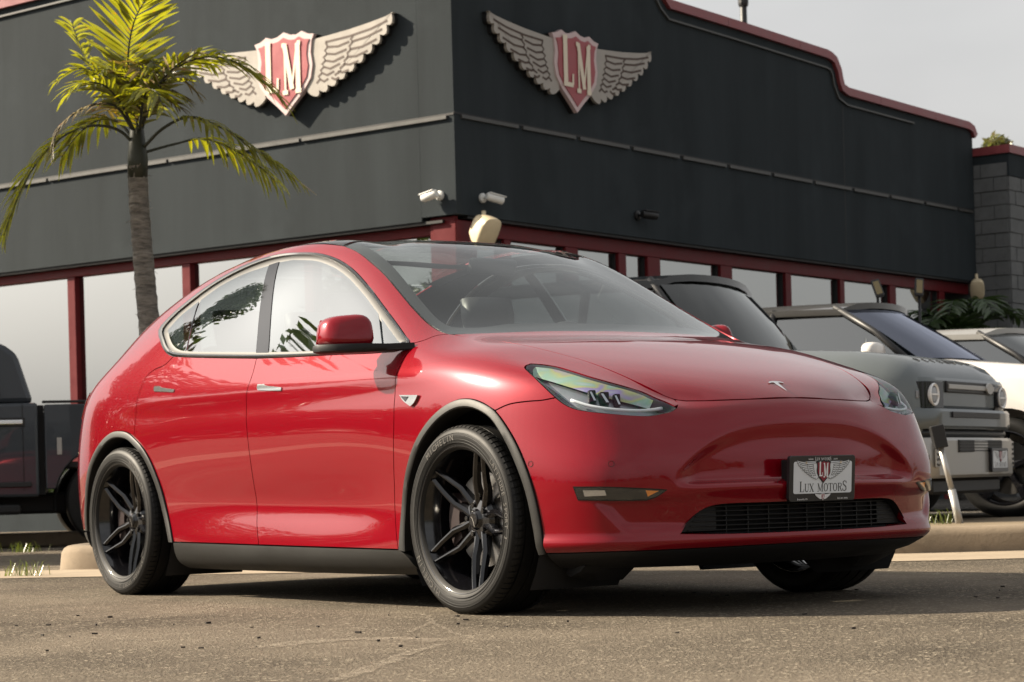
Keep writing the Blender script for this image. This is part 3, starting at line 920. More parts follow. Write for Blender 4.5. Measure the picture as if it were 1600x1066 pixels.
def strip(name, A, B, chart, prof, mat, parent, step=.02, closed=False, ends=True):
    """a band between two lines on the form; prof = [(t across, height)]"""
    ca = catmull([chart.to(p) for p in A], step, closed); m = len(ca)
    cb = catmull([chart.to(p) for p in B], step * .5, closed)
    def resample(c, n):
        c = np.array(c + ([c[0]] if closed else [])); L = np.concatenate([[0], np.cumsum(np.linalg.norm(np.diff(c, axis=0), axis=1))])
        t = np.linspace(0, L[-1], n + 1)[:-1] if closed else np.linspace(0, L[-1], n)
        return np.stack([np.interp(t, L, c[:, k]) for k in range(2)], 1)
    ca = resample(ca, m); cb = resample(cb, m)
    verts = []; k = len(prof)
    for i in range(m):
        for (t, h) in prof:
            q = ca[i] + (cb[i] - ca[i]) * t
            o, d = chart.ray(q); p, n = base_hit(o, d)
            verts.append(p + n * h)
    faces = []
    for i in range(m if closed else m - 1):
        j = (i + 1) % m
        for c in range(k - 1):
            faces.append((i*k + c, i*k + c + 1, j*k + c + 1, j*k + c))
    if ends and not closed:
        faces.append(tuple(range(k))); faces.append(tuple((m-1)*k + c for c in range(k))[::-1])
    me = mesh(name, verts, faces, True)
    bm = bmesh.new(); bm.from_mesh(me); bmesh.ops.recalc_face_normals(bm, faces=bm.faces); 
    # keep the outer side facing out
    s = 0.0
    for f in bm.faces:
        c = f.calc_center_median(); _, n, _, _ = BASE_BVH.find_nearest(c); s += f.normal.dot(n) * f.calc_area()
    if s < 0: bmesh.ops.reverse_faces(bm, faces=bm.faces)
    bm.to_mesh(me); bm.free(); sharpen(me, 40)
    return link(name, me, mat, parent)

def mir(seg): return [(x, -y, z) for (x, y, z) in seg]
def rev(seg): return list(seg)[::-1]

# ---- shared lines on the right-hand side (y < 0)
CH_OUT_TOP = [(.18,-.817,1.264),(.241,-.794,1.316),(.373,-.765,1.380),(.536,-.731,1.444),(.721,-.70,1.494),(.894,-.679,1.522),(1.086,-.671,1.530),(1.286,-.673,1.519),
              (1.442,-.674,1.499),(1.604,-.683,1.459),(1.759,-.702,1.40),(1.934,-.736,1.313),(2.092,-.772,1.225),(2.248,-.81,1.14),(2.355,-.839,1.082),(2.432,-.862,1.04)]
CH_OUT_BOT = [(2.432,-.862,1.04),(2.39,-.885,1.018),(2.234,-.89,1.017),(1.891,-.891,1.031),(1.525,-.892,1.044),(1.255,-.893,1.056),(.926,-.891,1.078),(.625,-.891,1.10),(.466,-.89,1.114)]
CH_OUT_TAIL = [(.466,-.89,1.114),(.40,-.886,1.13),(.33,-.873,1.16),(.262,-.854,1.204),(.21,-.835,1.235),(.18,-.817,1.264)]
CH_IN_TOP = [(.287,-.83,1.256),(.358,-.806,1.309),(.505,-.775,1.376),(.668,-.743,1.433),(.845,-.722,1.471),(1.021,-.704,1.495),(1.128,-.696,1.502),(1.314,-.69,1.495),
             (1.448,-.69,1.477),(1.591,-.698,1.44),(1.749,-.718,1.379),(1.924,-.752,1.293),(2.08,-.787,1.208),(2.237,-.825,1.122),(2.341,-.851,1.07),(2.389,-.863,1.046)]
CH_IN_BOT = [(2.389,-.863,1.046),(2.34,-.882,1.032),(2.229,-.886,1.033),(1.884,-.886,1.047),(1.513,-.884,1.064),(1.24,-.883,1.08),(.912,-.883,1.101),(.61,-.883,1.123),(.518,-.881,1.134)]
CH_IN_TAIL = [(.518,-.881,1.134),(.45,-.875,1.15),(.39,-.866,1.176),(.335,-.85,1.212),(.30,-.838,1.238),(.287,-.83,1.256)]
RDOOR_REAR = [(.466,-.89,1.114),(.404,-.905,1.079),(.30,-.915,1.058),(.245,-.925,1.03),(.222,-.939,.984),(.193,-.958,.859),(.183,-.961,.79),(.186,-.961,.74)]
SPLIT = [(1.255,-.893,1.056),(1.266,-.92,.988),(1.258,-.94,.921),(1.247,-.945,.873),(1.246,-.948,.805),(1.252,-.947,.737),(1.258,-.942,.64),(1.258,-.933,.569),(1.250,-.917,.482),(1.247,-.911,.414),(1.262,-.917,.336),(1.295,-.928,.247)]
FGAP = [(2.455,-.879,1.018),(2.440,-.916,.957),(2.438,-.94,.887),(2.440,-.95,.818),(2.440,-.953,.739),(2.425,-.948,.62),(2.402,-.935,.50),(2.388,-.93,.40),(2.398,-.93,.31),(2.415,-.931,.237)]
ASEAM = [(2.432,-.862,1.04),(2.455,-.858,1.04)]
ASEAM2 = [(2.455,-.858,1.04),(2.50,-.835,1.05),(2.52,-.79,1.068),(2.545,-.752,1.072)]
WS_EDGE = [(1.58,-.632,1.525),(1.70,-.642,1.487),(1.827,-.657,1.428),(1.962,-.677,1.363),(2.105,-.705,1.285),(2.27,-.737,1.193),(2.422,-.757,1.114),(2.50,-.758,1.082),(2.545,-.752,1.072)]
COWL = [(2.545,-.752,1.072),(2.60,-.66,1.073),(2.645,-.50,1.078),(2.675,-.35,1.083),(2.70,-.18,1.087),(2.708,0,1.088)]
HOOD_SIDE = [(2.56,-.742,1.068),(2.733,-.705,1.042),(2.90,-.688,1.012),(3.007,-.668,.989),(3.225,-.622,.93),(3.341,-.600,.89),(3.439,-.573,.848),(3.51,-.542,.808),(3.555,-.515,.786)]
HOOD_CORNER = [(3.555,-.515,.786),(3.58,-.487,.774),(3.60,-.45,.768)]
HOOD_FRONT = [(3.60,-.45,.768),(3.634,-.35,.765),(3.664,-.2,.765),(3.675,0,.766)]
LAMP_TOP = [(3.623,-.515,.738),(3.596,-.538,.757),(3.564,-.567,.776),(3.524,-.596,.80),(3.489,-.634,.818),(3.449,-.675,.836),(3.388,-.714,.858),(3.31,-.738,.883),(3.238,-.757,.904),(3.185,-.785,.915),(3.155,-.812,.919)]
LAMP_BACK = [(3.155,-.812,.919),(3.158,-.832,.913),(3.17,-.845,.903),(3.192,-.854,.893),(3.237,-.861,.87),(3.306,-.862,.826),(3.363,-.856,.785)]
LAMP_BOT = [(3.363,-.856,.785),(3.402,-.847,.76),(3.442,-.832,.742),(3.494,-.803,.73),(3.553,-.749,.72),(3.597,-.683,.712),(3.617,-.634,.71),(3.626,-.59,.716),(3.631,-.542,.726),(3.623,-.515,.738)]
BSEAM = [(3.363,-.856,.785),(3.31,-.88,.778),(3.259,-.896,.777),(3.17,-.922,.770),(3.104,-.94,.75)]
ARCH_F = [(2.425,-.931,.237),(2.440,-.93,.345),(2.472,-.934,.466),(2.532,-.95,.569),(2.614,-.96,.662),(2.715,-.963,.735),(2.806,-.961,.777),(2.89,-.956,.798),(2.969,-.95,.797),(3.034,-.946,.781),(3.104,-.94,.75)]
ARCH_F2 = [(3.104,-.94,.75),(3.161,-.938,.70),(3.224,-.935,.628),(3.280,-.931,.536),(3.314,-.924,.447),(3.333,-.914,.343),(3.338,-.905,.278),(3.335,-.897,.23)]
ARCH_R = [(-.535,-.90,.30),(-.50,-.915,.39),(-.449,-.937,.485),(-.412,-.946,.549),(-.351,-.954,.625),(-.257,-.96,.694),(-.146,-.963,.751),(-.043,-.964,.78),(.055,-.963,.781),(.13,-.962,.768),(.186,-.961,.743)]
ARCH_R2 = [(.186,-.961,.743),(.262,-.96,.70),(.334,-.953,.631),(.394,-.94,.525),(.433,-.928,.41),(.48,-.931,.30),(.495,-.931,.255)]
SILL_TOP = [(.495,-.931,.255),(.9,-.929,.251),(1.295,-.928,.247),(1.9,-.929,.241),(2.415,-.931,.237)]
LIP_TOP = [(3.335,-.897,.23),(3.447,-.855,.232),(3.557,-.79,.235),(3.652,-.606,.236),(3.711,-.344,.239),(3.752,0,.243)]
GRILLE_HALF = [(3.755,0,.392),(3.757,-.20,.392),(3.725,-.43,.388),(3.712,-.475,.375),(3.70,-.51,.35),(3.682,-.565,.288)]
GRILLE_HALF_BOT = [(3.682,-.565,.288),(3.70,-.42,.284),(3.74,-.20,.282),(3.75,0,.282)]
ROOF_REAR = [(.40,-.60,1.50),(.40,-.3,1.51),(.40,0,1.512)]
ROOF_SIDE = [(1.58,-.632,1.525),(1.3,-.625,1.552),(1.0,-.625,1.558),(.7,-.622,1.53),(.40,-.60,1.50)]
HATCH_SIDE = [(.40,-.60,1.50),(.1,-.60,1.42),(-.2,-.595,1.325),(-.5,-.56,1.21),(-.74,-.50,1.12)]

HOOD_FRONT = [tuple(on_base(p, Plan)[0]) for p in HOOD_FRONT]
HOOD_CORNER = [tuple(on_base(p, Plan)[0]) for p in HOOD_CORNER]
HOOD_SIDE[-1] = HOOD_CORNER[0]
def full(seg):   # a half line that ends on the centre plane, carried over to the other side
    return seg + [(x, -y, z) for (x, y, z) in rev(seg)[1:]]

# ---- the nose: hollow under the hood edge and pockets below the fog lamps, as relief
def bumper_relief(p, n):
    x, y, z = p; ay = abs(y)
    # wide shallow hollow: top edge arches, bottom edge is a shelf
    half = .585
    d = 0.0
    if ay < half + .05:
        e = min(1.0, ay / half)
        zt = .492 + (.693 - .492) * (1 - e**3.2)
        zb = .484 - .006 * e
        side = 1 - sstep(half - .10, half + .01, ay)
        if z > zb - .03:
            if z > zb:
                t = np.clip((zt - z) / max(.03, zt - zb), 0, 1)
                g = sstep(0.0, .35, t) * .55 + t * .45
            else:
                g = 1 - sstep(0, .026, zb - z)
            d -= .040 * g * side
    # shelf below the hollow stands proud
    d += .016 * np.exp(-((z - .455) / .035)**2) * (1 - sstep(.45, .64, ay))
    # pocket under the fog lamp
    a = atan2(ay, x - 2.75)
    edge_a = .83 - .10 * np.clip((.42 - z) / .12, 0, 1)
    if z < .45:
        inn = sstep(0, .050, edge_a - a) * (1 - sstep(.0, .30, (edge_a - .10) - a))
        g = sstep(.296, .330, z) * (1 - sstep(.395, .432, z))
        d -= .022 * inn * g
    # lower lip swells forwards
    d += .012 * np.exp(-((z - .262) / .022)**2) * (1 - sstep(1.0, 1.1, a))
    return np.array(n) * d
HALF_BUMPER_R = [rev(HOOD_FRONT), rev(HOOD_CORNER)[:2], [HOOD_CORNER[1],(3.612,-.50,.752),(3.623,-.515,.738)], rev(LAMP_BOT), BSEAM, ARCH_F2, LIP_TOP]
segsR = HALF_BUMPER_R
segsL = [mir(rev(s)) for s in rev(segsR)]
front_bumper = panel('front_bumper', segsR + segsL, Wrap, M_RED, red_car, step=.007, spacing=.0098, holes=[[GRILLE_HALF, GRILLE_HALF_BOT, mir(rev(GRILLE_HALF_BOT)), mir(rev(GRILLE_HALF))]], disp=bumper_relief, own_normals=True, lip=.03)
hood = panel('hood', [HOOD_FRONT, mir(rev(HOOD_FRONT)), mir(rev(HOOD_CORNER)), mir(rev(HOOD_SIDE)), mir(COWL)[:0] or [(2.56,.742,1.068),(2.60,.66,1.073),(2.645,.50,1.078),(2.675,.35,1.083),(2.70,.18,1.087),(2.708,0,1.088)],
        [(2.708,0,1.088),(2.70,-.18,1.087),(2.675,-.35,1.083),(2.645,-.50,1.078),(2.60,-.66,1.073),(2.56,-.742,1.068)], HOOD_SIDE, HOOD_CORNER], Plan, M_RED, red_car, spacing=.03, gap=.0022)
def pane_bands(name, loopA, loopB, mat, parent, chart=Side, prof=((0,-.003),(0.5,-.002),(1,-.003))):
    return strip(name, loopA, loopB, chart, prof, mat, parent, closed=True)

def toward(A, B, k): return [tuple(np.array(a) + (np.array(b) - np.array(a)) * k) for a, b in zip(A, B)]
CM_TOP = toward(CH_OUT_TOP, CH_IN_TOP, .48); CM_BOT = toward(CH_OUT_BOT, CH_IN_BOT, .62); CM_TAIL = toward(CH_OUT_TAIL, CH_IN_TAIL, .52)
for sd in (1, -1):
    T = (lambda s: s) if sd == 1 else mir
    ch = Side
    if sd == -1:
        class SideL(Side):
            to = Side.to
            def ray(q, s=1): return Side.ray(q, 1)
        ch = SideL
    # fender
    panel('front_fender', [T(x) for x in (rev(FGAP), [(2.455,-.879,1.018),(2.455,-.858,1.04)], ASEAM2, [(2.545,-.752,1.072),(2.56,-.742,1.068)], HOOD_SIDE, HOOD_CORNER[:2], [HOOD_CORNER[1],(3.612,-.50,.752),(3.623,-.515,.738)],
           LAMP_TOP, LAMP_BACK, BSEAM, rev(ARCH_F), [(2.425,-.931,.237),(2.415,-.931,.237)])], ch, M_RED, red_car, spacing=.028)
    # doors
    fd = panel('front_door', [T(x) for x in ([(2.455,-.879,1.018),(2.39,-.885,1.017)], CH_OUT_BOT[1:6], SPLIT, SILL_TOP[2:], rev(FGAP))], ch, M_RED, red_car, spacing=.03)
    rd = panel('rear_door', [T(x) for x in (CH_OUT_BOT[5:], RDOOR_REAR, ARCH_R2, SILL_TOP[:3], rev(SPLIT))], ch, M_RED, red_car, spacing=.03)
    # body side with pillars and rail
    panel('body_side', [T(x) for x in (ASEAM, ASEAM2, rev(WS_EDGE), ROOF_SIDE, HATCH_SIDE[:4], [(-.5,-.56,1.21),(-.60,-.64,1.12),(-.66,-.70,1.03),(-.645,-.775,.99)], [(-.645,-.775,.99),(-.62,-.84,.85),(-.615,-.86,.75),(-.61,-.868,.62),(-.58,-.885,.45),(-.55,-.89,.30),(-.535,-.90,.30)],
           ARCH_R, rev(RDOOR_REAR)[:], rev([(.466,-.89,1.114)] + CH_OUT_TAIL[::-1][:-1]) if False else CH_OUT_TAIL, CH_OUT_TOP)], ch, M_RED, red_car, spacing=.03, lip=.005)
    # bright surround
    chm = strip('window_surround', T(CH_OUT_BOT[1:] + CH_OUT_TAIL[1:] + CH_OUT_TOP[1:]), T(CM_BOT[1:] + CM_TAIL[1:] + CM_TOP[1:]), ch, [(0, -.004), (.04, .0035), (.5, .007), (.96, .0035), (1, -.006)], M_CHROME, red_car, step=.025, closed=True)
    # glass
    g0 = -.006
    def lerp3(a, b, t): return tuple(x + (y - x) * t for x, y in zip(a, b))
    QT, QB = (.505,-.787,1.355), (.566,-.883,1.126)
    RT, RB = (1.05,-.706,1.49), (1.225,-.882,1.081)
    FT, FB = (1.13,-.698,1.497), (1.335,-.88,1.074)
    MT, MBt = (2.085,-.776,1.205), (2.254,-.886,1.032)
    topin = CH_IN_TOP; botin = CH_IN_BOT
    panel('quarter_glass', [T(x) for x in (CH_IN_TAIL, [topin[0], topin[1], topin[2]], [topin[2], (.563,-.883,1.128)], [(.563,-.883,1.128), botin[-1]])], ch, M_WINDOW, red_car, gap=.002, off=g0, lip=.004)
    panel('rear_door_glass', [T(x) for x in ([(.515,-.775,1.378)] + topin[3:5] + [RT], [RT, RB], [RB, (.912,-.883,1.101), (.572,-.883,1.126)], [(.572,-.883,1.126), (.515,-.775,1.378)])], ch, M_WINDOW, red_car, gap=.003, off=g0, lip=.004)
    panel('front_door_glass', [T(x) for x in ([FT] + topin[7:13], [topin[12], MBt], [MBt, (1.884,-.886,1.047), (1.513,-.884,1.064), FB], [FB, FT])], ch, M_WINDOW, red_car, gap=.003, off=g0, lip=.004)
    panel('mirror_patch', [T(x) for x in ([(2.09,-.787,1.206)] + topin[13:], [topin[-1], (2.26,-.886,1.032)], [(2.26,-.886,1.032), (2.09,-.787,1.206)])], ch, M_WINDOW, red_car, gap=.003, off=g0, lip=.004)
    panel('centre_pillar_trim', [T(x) for x in ([RT, FT], [FT, FB], [FB, RB], [RB, RT])], ch, M_GLOSSBLACK, red_car, gap=.0015, off=-.004, lip=.006)
    # thin rubber seal behind the panes
    strip('window_seal', T(CM_BOT + CM_TAIL[1:] + CM_TOP[1:-1]), T([(2.35,-.87,1.056)] + [(x, y + .004, z + .012) for x, y, z in CH_IN_BOT[1:]] + [(x + .014, y + .006, z + .008) for x, y, z in CH_IN_TAIL[1:-1]] + [(x + .012, y, z - .017) for x, y, z in CH_IN_TOP[:7]] + [(x, y - .006, z - .02) for x, y, z in CH_IN_TOP[7:9]] + [(x - .012, y - .006, z - .018) for x, y, z in CH_IN_TOP[9:-1]]),
          ch, [(0, -.007), (.5, -.0045), (1, -.008)], M_RUBBERSEAL, red_car, step=.025, closed=True)
    # sill and arch trims
    panel('sill', [T(x) for x in (SILL_TOP, [(2.415,-.931,.237),(2.425,-.931,.237),(2.49,-.925,.20),(2.52,-.86,.135)], [(2.52,-.86,.135),(1.4,-.855,.130),(.52,-.86,.136)], [(.52,-.86,.136),(.50,-.91,.18),(.495,-.931,.255)])], ch, M_SILL, red_car, spacing=.03, off=.003)
    def arch(name, C0, inner, z0):
        pts = [c for c in C0]
        inner = toward(pts, inner, .78)
        return strip(name, T(pts), T(inner), ch, [(0, -.004), (.02, .007), (.12, .009), (.85, .010), (1.0, .006), (1.02, -.07)], M_TRIM, red_car, step=.03)
    def shrink(pts, c, k): return [(c[0] + (x - c[0]) * k, y, c[1] + (z - c[1]) * k) for x, y, z in pts]
    AF = ARCH_F + ARCH_F2[1:]
    arch('wheel_arch_trim', AF, [(2.484,-.931,.230),(2.487,-.932,.345),(2.520,-.936,.466),(2.576,-.95,.552),(2.65,-.96,.635),(2.74,-.963,.700),(2.82,-.961,.738),(2.895,-.956,.757),(2.965,-.95,.757),(3.022,-.946,.743),(3.082,-.94,.714),
          (3.132,-.938,.668),(3.188,-.935,.600),(3.238,-.931,.515),(3.268,-.924,.435),(3.285,-.914,.338),(3.292,-.905,.278),(3.29,-.897,.232)], .3)
    AR = ARCH_R + ARCH_R2[1:]
    arch('wheel_arch_trim', AR, [(-.478,-.92,.30),(-.448,-.93,.38),(-.402,-.937,.465),(-.367,-.946,.522),(-.313,-.954,.590),(-.229,-.96,.656),(-.13,-.963,.710),(-.038,-.964,.740),(.052,-.963,.741),(.118,-.962,.729),(.168,-.961,.706),
          (.235,-.96,.664),(.297,-.953,.600),(.350,-.94,.508),(.386,-.928,.402),(.43,-.931,.30),(.447,-.931,.255)], .3)
    # wheel well liners
    for (wx) in (0.0, 2.89):
        mb = MB(); n = 26
        vs = []; fs = []
        for i in range(n + 1):
            a = radians(-36) + radians(252) * i / n
            for (yy, rr) in ((-.905, .435), (-.50, .435), (-.50, .0)):
                vs.append((wx + rr * cos(a), sd * yy, .352 + rr * sin(a)))
        for i in range(n):
            for k in range(2): fs.append((i*3+k, i*3+k+1, (i+1)*3+k+1, (i+1)*3+k))
        mb.add(vs, fs).build('wheel_well', M_VOID, red_car, smooth=True)
    # small air deflector ahead of the front wheel
    vs = []; fs = []
    for i, y in enumerate(np.linspace(.58, .78, 7)):
        k = sin(pi * min(1, .25 + .75 * i / 6)) if i > 3 else 1
        xo = -.10 * (i / 6) ** 2
        for (x, z) in ((3.36, .185), (3.345, .150 - .018 * k), (3.37, .140 - .018 * k), (3.43, .160), (3.46, .182)): vs.append((x + xo * .5, -sd * y, z))
    for i in range(6):
        for e in range(4): fs.append((i*5+e, i*5+e+1, (i+1)*5+e+1, (i+1)*5+e))
    fs += [(0, 1, 2, 3, 4), (34, 33, 32, 31, 30)]
    MB().add(vs, fs).build('air_deflector', M_PLASTIC, red_car, ang=50)

# rear end
TAILR = [(-.645,-.775,.99),(-.62,-.84,.85),(-.615,-.86,.75),(-.61,-.868,.62)]
LIFT_TOP = [(-.66,-.70,1.03),(-.73,-.62,1.06),(-.80,-.45,1.075),(-.84,-.2,1.085),(-.85,0,1.09)]
panel('liftgate', [full([(-.70,-.70,1.02),(-.76,-.6,1.03),(-.82,-.40,1.035),(-.86,0,1.035)]), mir([(-.70,-.70,1.02),(-.66,-.76,.97),(-.64,-.83,.85),(-.63,-.852,.70)]), rev(full([(-.63,-.852,.70),(-.80,-.72,.68),(-.88,-.5,.66),(-.93,0,.65)])), rev([(-.70,-.70,1.02),(-.66,-.76,.97),(-.64,-.83,.85),(-.63,-.852,.70)])],
      WrapRear, M_RED, red_car, spacing=.04)
panel('rear_bumper', [full([(-.625,-.856,.69),(-.80,-.72,.67),(-.88,-.5,.65),(-.93,0,.64)]), mir([(-.625,-.856,.69),(-.62,-.86,.62),(-.58,-.885,.45),(-.555,-.89,.31)]), rev(full([(-.555,-.89,.31),(-.75,-.74,.30),(-.84,-.5,.29),(-.90,0,.285)])), rev([(-.625,-.856,.69),(-.62,-.86,.62),(-.58,-.885,.45),(-.555,-.89,.31)])],
      WrapRear, M_RED, red_car, spacing=.04)
panel('rear_valance', [full([(-.555,-.89,.30),(-.75,-.74,.29),(-.84,-.5,.28),(-.90,0,.275)]), mir([(-.555,-.89,.30),(-.54,-.86,.22)]), rev(full([(-.54,-.86,.22),(-.70,-.70,.215),(-.78,-.5,.21),(-.84,0,.205)])), rev([(-.555,-.89,.30),(-.54,-.86,.22)])],
      WrapRear, M_TRIM, red_car, spacing=.04)
M_TAIL = plain('tail_lamp_red', (.35, .004, .006), .08, coat=1.0)
for T in ((lambda s: s), mir):
    panel('tail_lamp', [T([(-.50,-.87,.985),(-.60,-.80,1.0),(-.68,-.735,1.0),(-.78,-.55,.995)]), T([(-.78,-.55,.995),(-.80,-.55,.94)]), T([(-.80,-.55,.94),(-.69,-.76,.93),(-.64,-.82,.90),(-.60,-.855,.86)]), T([(-.60,-.855,.86),(-.50,-.87,.985)])], WrapRear, M_TAIL, red_car, off=.004, spacing=.03, lip=.012)
panel('spoiler_lip', [full([(-.66,-.66,1.085),(-.74,-.5,1.10),(-.78,0,1.12)]), full([(-.70,-.66,1.045),(-.79,-.5,1.052),(-.83,0,1.06)])[::-1] ], Plan, M_RED, red_car, off=.01, spacing=.03) if False else None
# glass: screen, roof, rear window
WS_HEAD = [(1.58,-.632,1.525),(1.62,-.45,1.545),(1.655,-.2,1.555),(1.665,0,1.557)]
def cowl_in(k): return [(x - k, y, z) for x, y, z in COWL]
wsl = [full(cowl_in(.004)), mir(rev(WS_EDGE)), mir(WS_HEAD), rev(WS_HEAD), WS_EDGE]
panel('windscreen', wsl, Plan, M_SCREEN, red_car, spacing=.035, gap=.004, off=-.003, lip=.005)
WSR = [(1.56,-.630,1.53),(1.60,-.45,1.55),(1.64,-.2,1.56),(1.65,0,1.562)]
panel('roof_glass', [full(WSR), mir([(1.56,-.630,1.53)] + ROOF_SIDE[1:]), mir(ROOF_REAR), rev(ROOF_REAR), rev([(1.56,-.630,1.53)] + ROOF_SIDE[1:])], Plan, M_ROOFGLASS, red_car, spacing=.04, gap=.003, off=-.001, lip=.005)
RRG = [(x - .012, y, z) for x, y, z in ROOF_REAR]
HG = [RRG[0]] + HATCH_SIDE[1:]
HB = [(-.74,-.50,1.12),(-.77,-.25,1.13),(-.78,0,1.13)]
panel('rear_window', [full(RRG), mir(HG), mir(HB), rev(HB), rev(HG)], Plan, M_ROOFGLASS, red_car, spacing=.04, gap=.004, off=-.003, lip=.005)
panel('liftgate_top', [full(HB), mir([(-.74,-.50,1.12),(-.6,-.66,1.11)]) if False else mir([HB[0], (-.70,-.70,1.03)]), mir([(-.70,-.70,1.03),(-.77,-.6,1.035),(-.83,-.40,1.045),(-.855,0,1.05)]), rev([(-.70,-.70,1.03),(-.77,-.6,1.035),(-.83,-.40,1.045),(-.855,0,1.05)]), rev([HB[0], (-.70,-.70,1.03)])], Plan, M_RED, red_car, spacing=.04)
# black printed border under the screen's rim
def shift_in(seg, d): return [(x, y + d * (1 if y < 0 else -1), z) for x, y, z in seg]
ring_o = full(cowl_in(.002)) + mir(rev(WS_EDGE))[1:] + mir(WS_HEAD)[1:] + rev(WS_HEAD)[1:] + WS_EDGE[1:-1]
ci = [(x - (.10 if abs(y) < .6 else .075), y * .92, z + .03) for x, y, z in full(cowl_in(.0))]
we = [(x - .01, y + .055, z) for x, y, z in WS_EDGE[:-2]]
wh = [(x + .055, y * .93, z) for x, y, z in WS_HEAD]
ring_i = ci + mir(rev(we)) + mir(wh)[1:] + rev(wh)[1:] + we[1:]
strip('screen_border', ring_o, ring_i, Plan, [(0, -.0065), (.5, -.0065), (1, -.0068)], M_RUBBERSEAL, red_car, step=.03, closed=True)
# front lip, black
LIP_BOT = [(3.335,-.86,.172),(3.42,-.79,.170),(3.50,-.66,.168),(3.55,-.40,.166),(3.575,0,.164)]
panel('front_lip', [full(LIP_TOP), mir([(3.335,-.897,.23),(3.335,-.86,.172)]), rev(full(LIP_BOT)), rev([(3.335,-.897,.23),(3.335,-.86,.172)])], Wrap, M_TRIM if False else M_PLASTIC, red_car, spacing=.025, off=.002, lip=.02)
# underside
MB().box((1.4, 0, .20), (3.7, 1.30, .05)).build('underbody', M_VOID, red_car)
# inner shell that closes the joints from behind
sel = []
keep_z = 0.99
cen = BASE_CO[BASE_Q].mean(1)
for f, c in zip(BASE_Q, cen):
    inwheel = any(hypot(c[0] - wx, c[2] - .352) < .455 for wx in (0, 2.89)) and abs(c[1]) > .45
    top = keep_z + (.02 if c[0] < 1 else -.0)
    front = c[0] > 3.3 and (c[2] > .68 or (.27 < c[2] < .42 and abs(c[1]) < .62))
    if c[2] < top and not inwheel and not front and not (c[0] > 3.05 and abs(c[1]) > .5 and c[2] > .68): sel.append(tuple(int(i) for i in f))
used = sorted({i for f in sel for i in f}); mp = {o: i for i, o in enumerate(used)}
vin = BASE_CO - BASE_N * .052
me = mesh('inner_shell', [vin[i] for i in used], [tuple(mp[i] for i in f) for f in sel], True)
link('inner_shell', me, M_VOID, red_car)
# ------------------------------------------------------------------ lettering helpers
def text_geo(s, size, depth=0.0, align='CENTER'):
    """outline lettering as raw geometry in the x-z plane, front towards -y"""
    cu = bpy.data.curves.new('t', 'FONT'); cu.body = s; cu.size = size; cu.align_x = align; cu.align_y = 'CENTER'
    cu.extrude = depth / 2; cu.resolution_u = 2
    ob = bpy.data.objects.new('t', cu); C.objects.link(ob)
    dg = bpy.context.evaluated_depsgraph_get(); ev = ob.evaluated_get(dg); me = ev.to_mesh()
    vs = [(v.co.x, -v.co.z, v.co.y) for v in me.vertices]; fs = [tuple(p.vertices) for p in me.polygons]
    ev.to_mesh_clear(); bpy.data.objects.remove(ob); bpy.data.curves.remove(cu)
    return vs, fs

# serif capitals as strokes: (x0, z0, x1, z1, half width) in a box 1 high; width given first
SERIF = {
 'L': (.62, [(.14,0,.14,1,.075),(.0,.0,.60,.0,.028),(.0,1,.28,1,.028),(.58,0,.60,.24,.03)]),
 'U': (.80, [(.16,.26,.16,1,.075),(.66,.26,.66,1,.035),(.0,1,.32,1,.028),(.52,1,.80,1,.028),(.16,.28,.24,.07,.07),(.24,.06,.42,.0,.055),(.42,.0,.58,.06,.045),(.58,.06,.66,.28,.04)]),
 'X': (.80, [(.10,1,.70,0,.075),(.68,1,.12,0,.03),(.0,1,.26,1,.028),(.54,1,.78,1,.028),(.0,0,.26,0,.028),(.52,0,.82,0,.028)]),
 'M': (1.05, [(.16,0,.16,1,.03),(.88,0,.88,1,.075),(.16,1,.52,.08,.07),(.52,.08,.86,1,.03),(.0,0,.30,0,.028),(.72,0,1.04,0,.028),(.0,1,.18,1,.028),(.86,1,1.04,1,.028)]),
 'O': (.84, [(.12,.32,.12,.68,.075),(.72,.32,.72,.68,.075),(.12,.68,.24,.93,.06),(.24,.94,.42,1,.04),(.42,1,.60,.94,.04),(.60,.93,.72,.68,.06),(.12,.32,.24,.07,.06),(.24,.06,.42,0,.04),(.42,0,.60,.06,.04),(.60,.07,.72,.32,.06)]),
 'T': (.72, [(.36,0,.36,1,.075),(.0,1,.72,1,.03),(.0,1,.02,.78,.03),(.72,1,.70,.78,.03),(.20,0,.52,0,.028)]),
 'R': (.80, [(.16,0,.16,1,.075),(.0,0,.32,0,.028),(.0,1,.46,1,.03),(.46,1,.60,.92,.04),(.62,.92,.64,.66,.065),(.62,.66,.46,.53,.045),(.18,.52,.46,.52,.03),(.40,.52,.68,.0,.07),(.60,0,.82,0,.028)]),
 'S': (.62, [(.52,.80,.46,.94,.03),(.46,.95,.28,1,.035),(.28,1,.12,.92,.045),(.10,.92,.10,.68,.055),(.10,.68,.30,.54,.06),(.30,.54,.50,.40,.065),(.50,.40,.52,.14,.06),(.52,.12,.34,0,.045),(.34,0,.12,.04,.035),(.10,.04,.04,.22,.03),(.55,.98,.55,.74,.022),(.03,.02,.03,.26,.022)]),
}
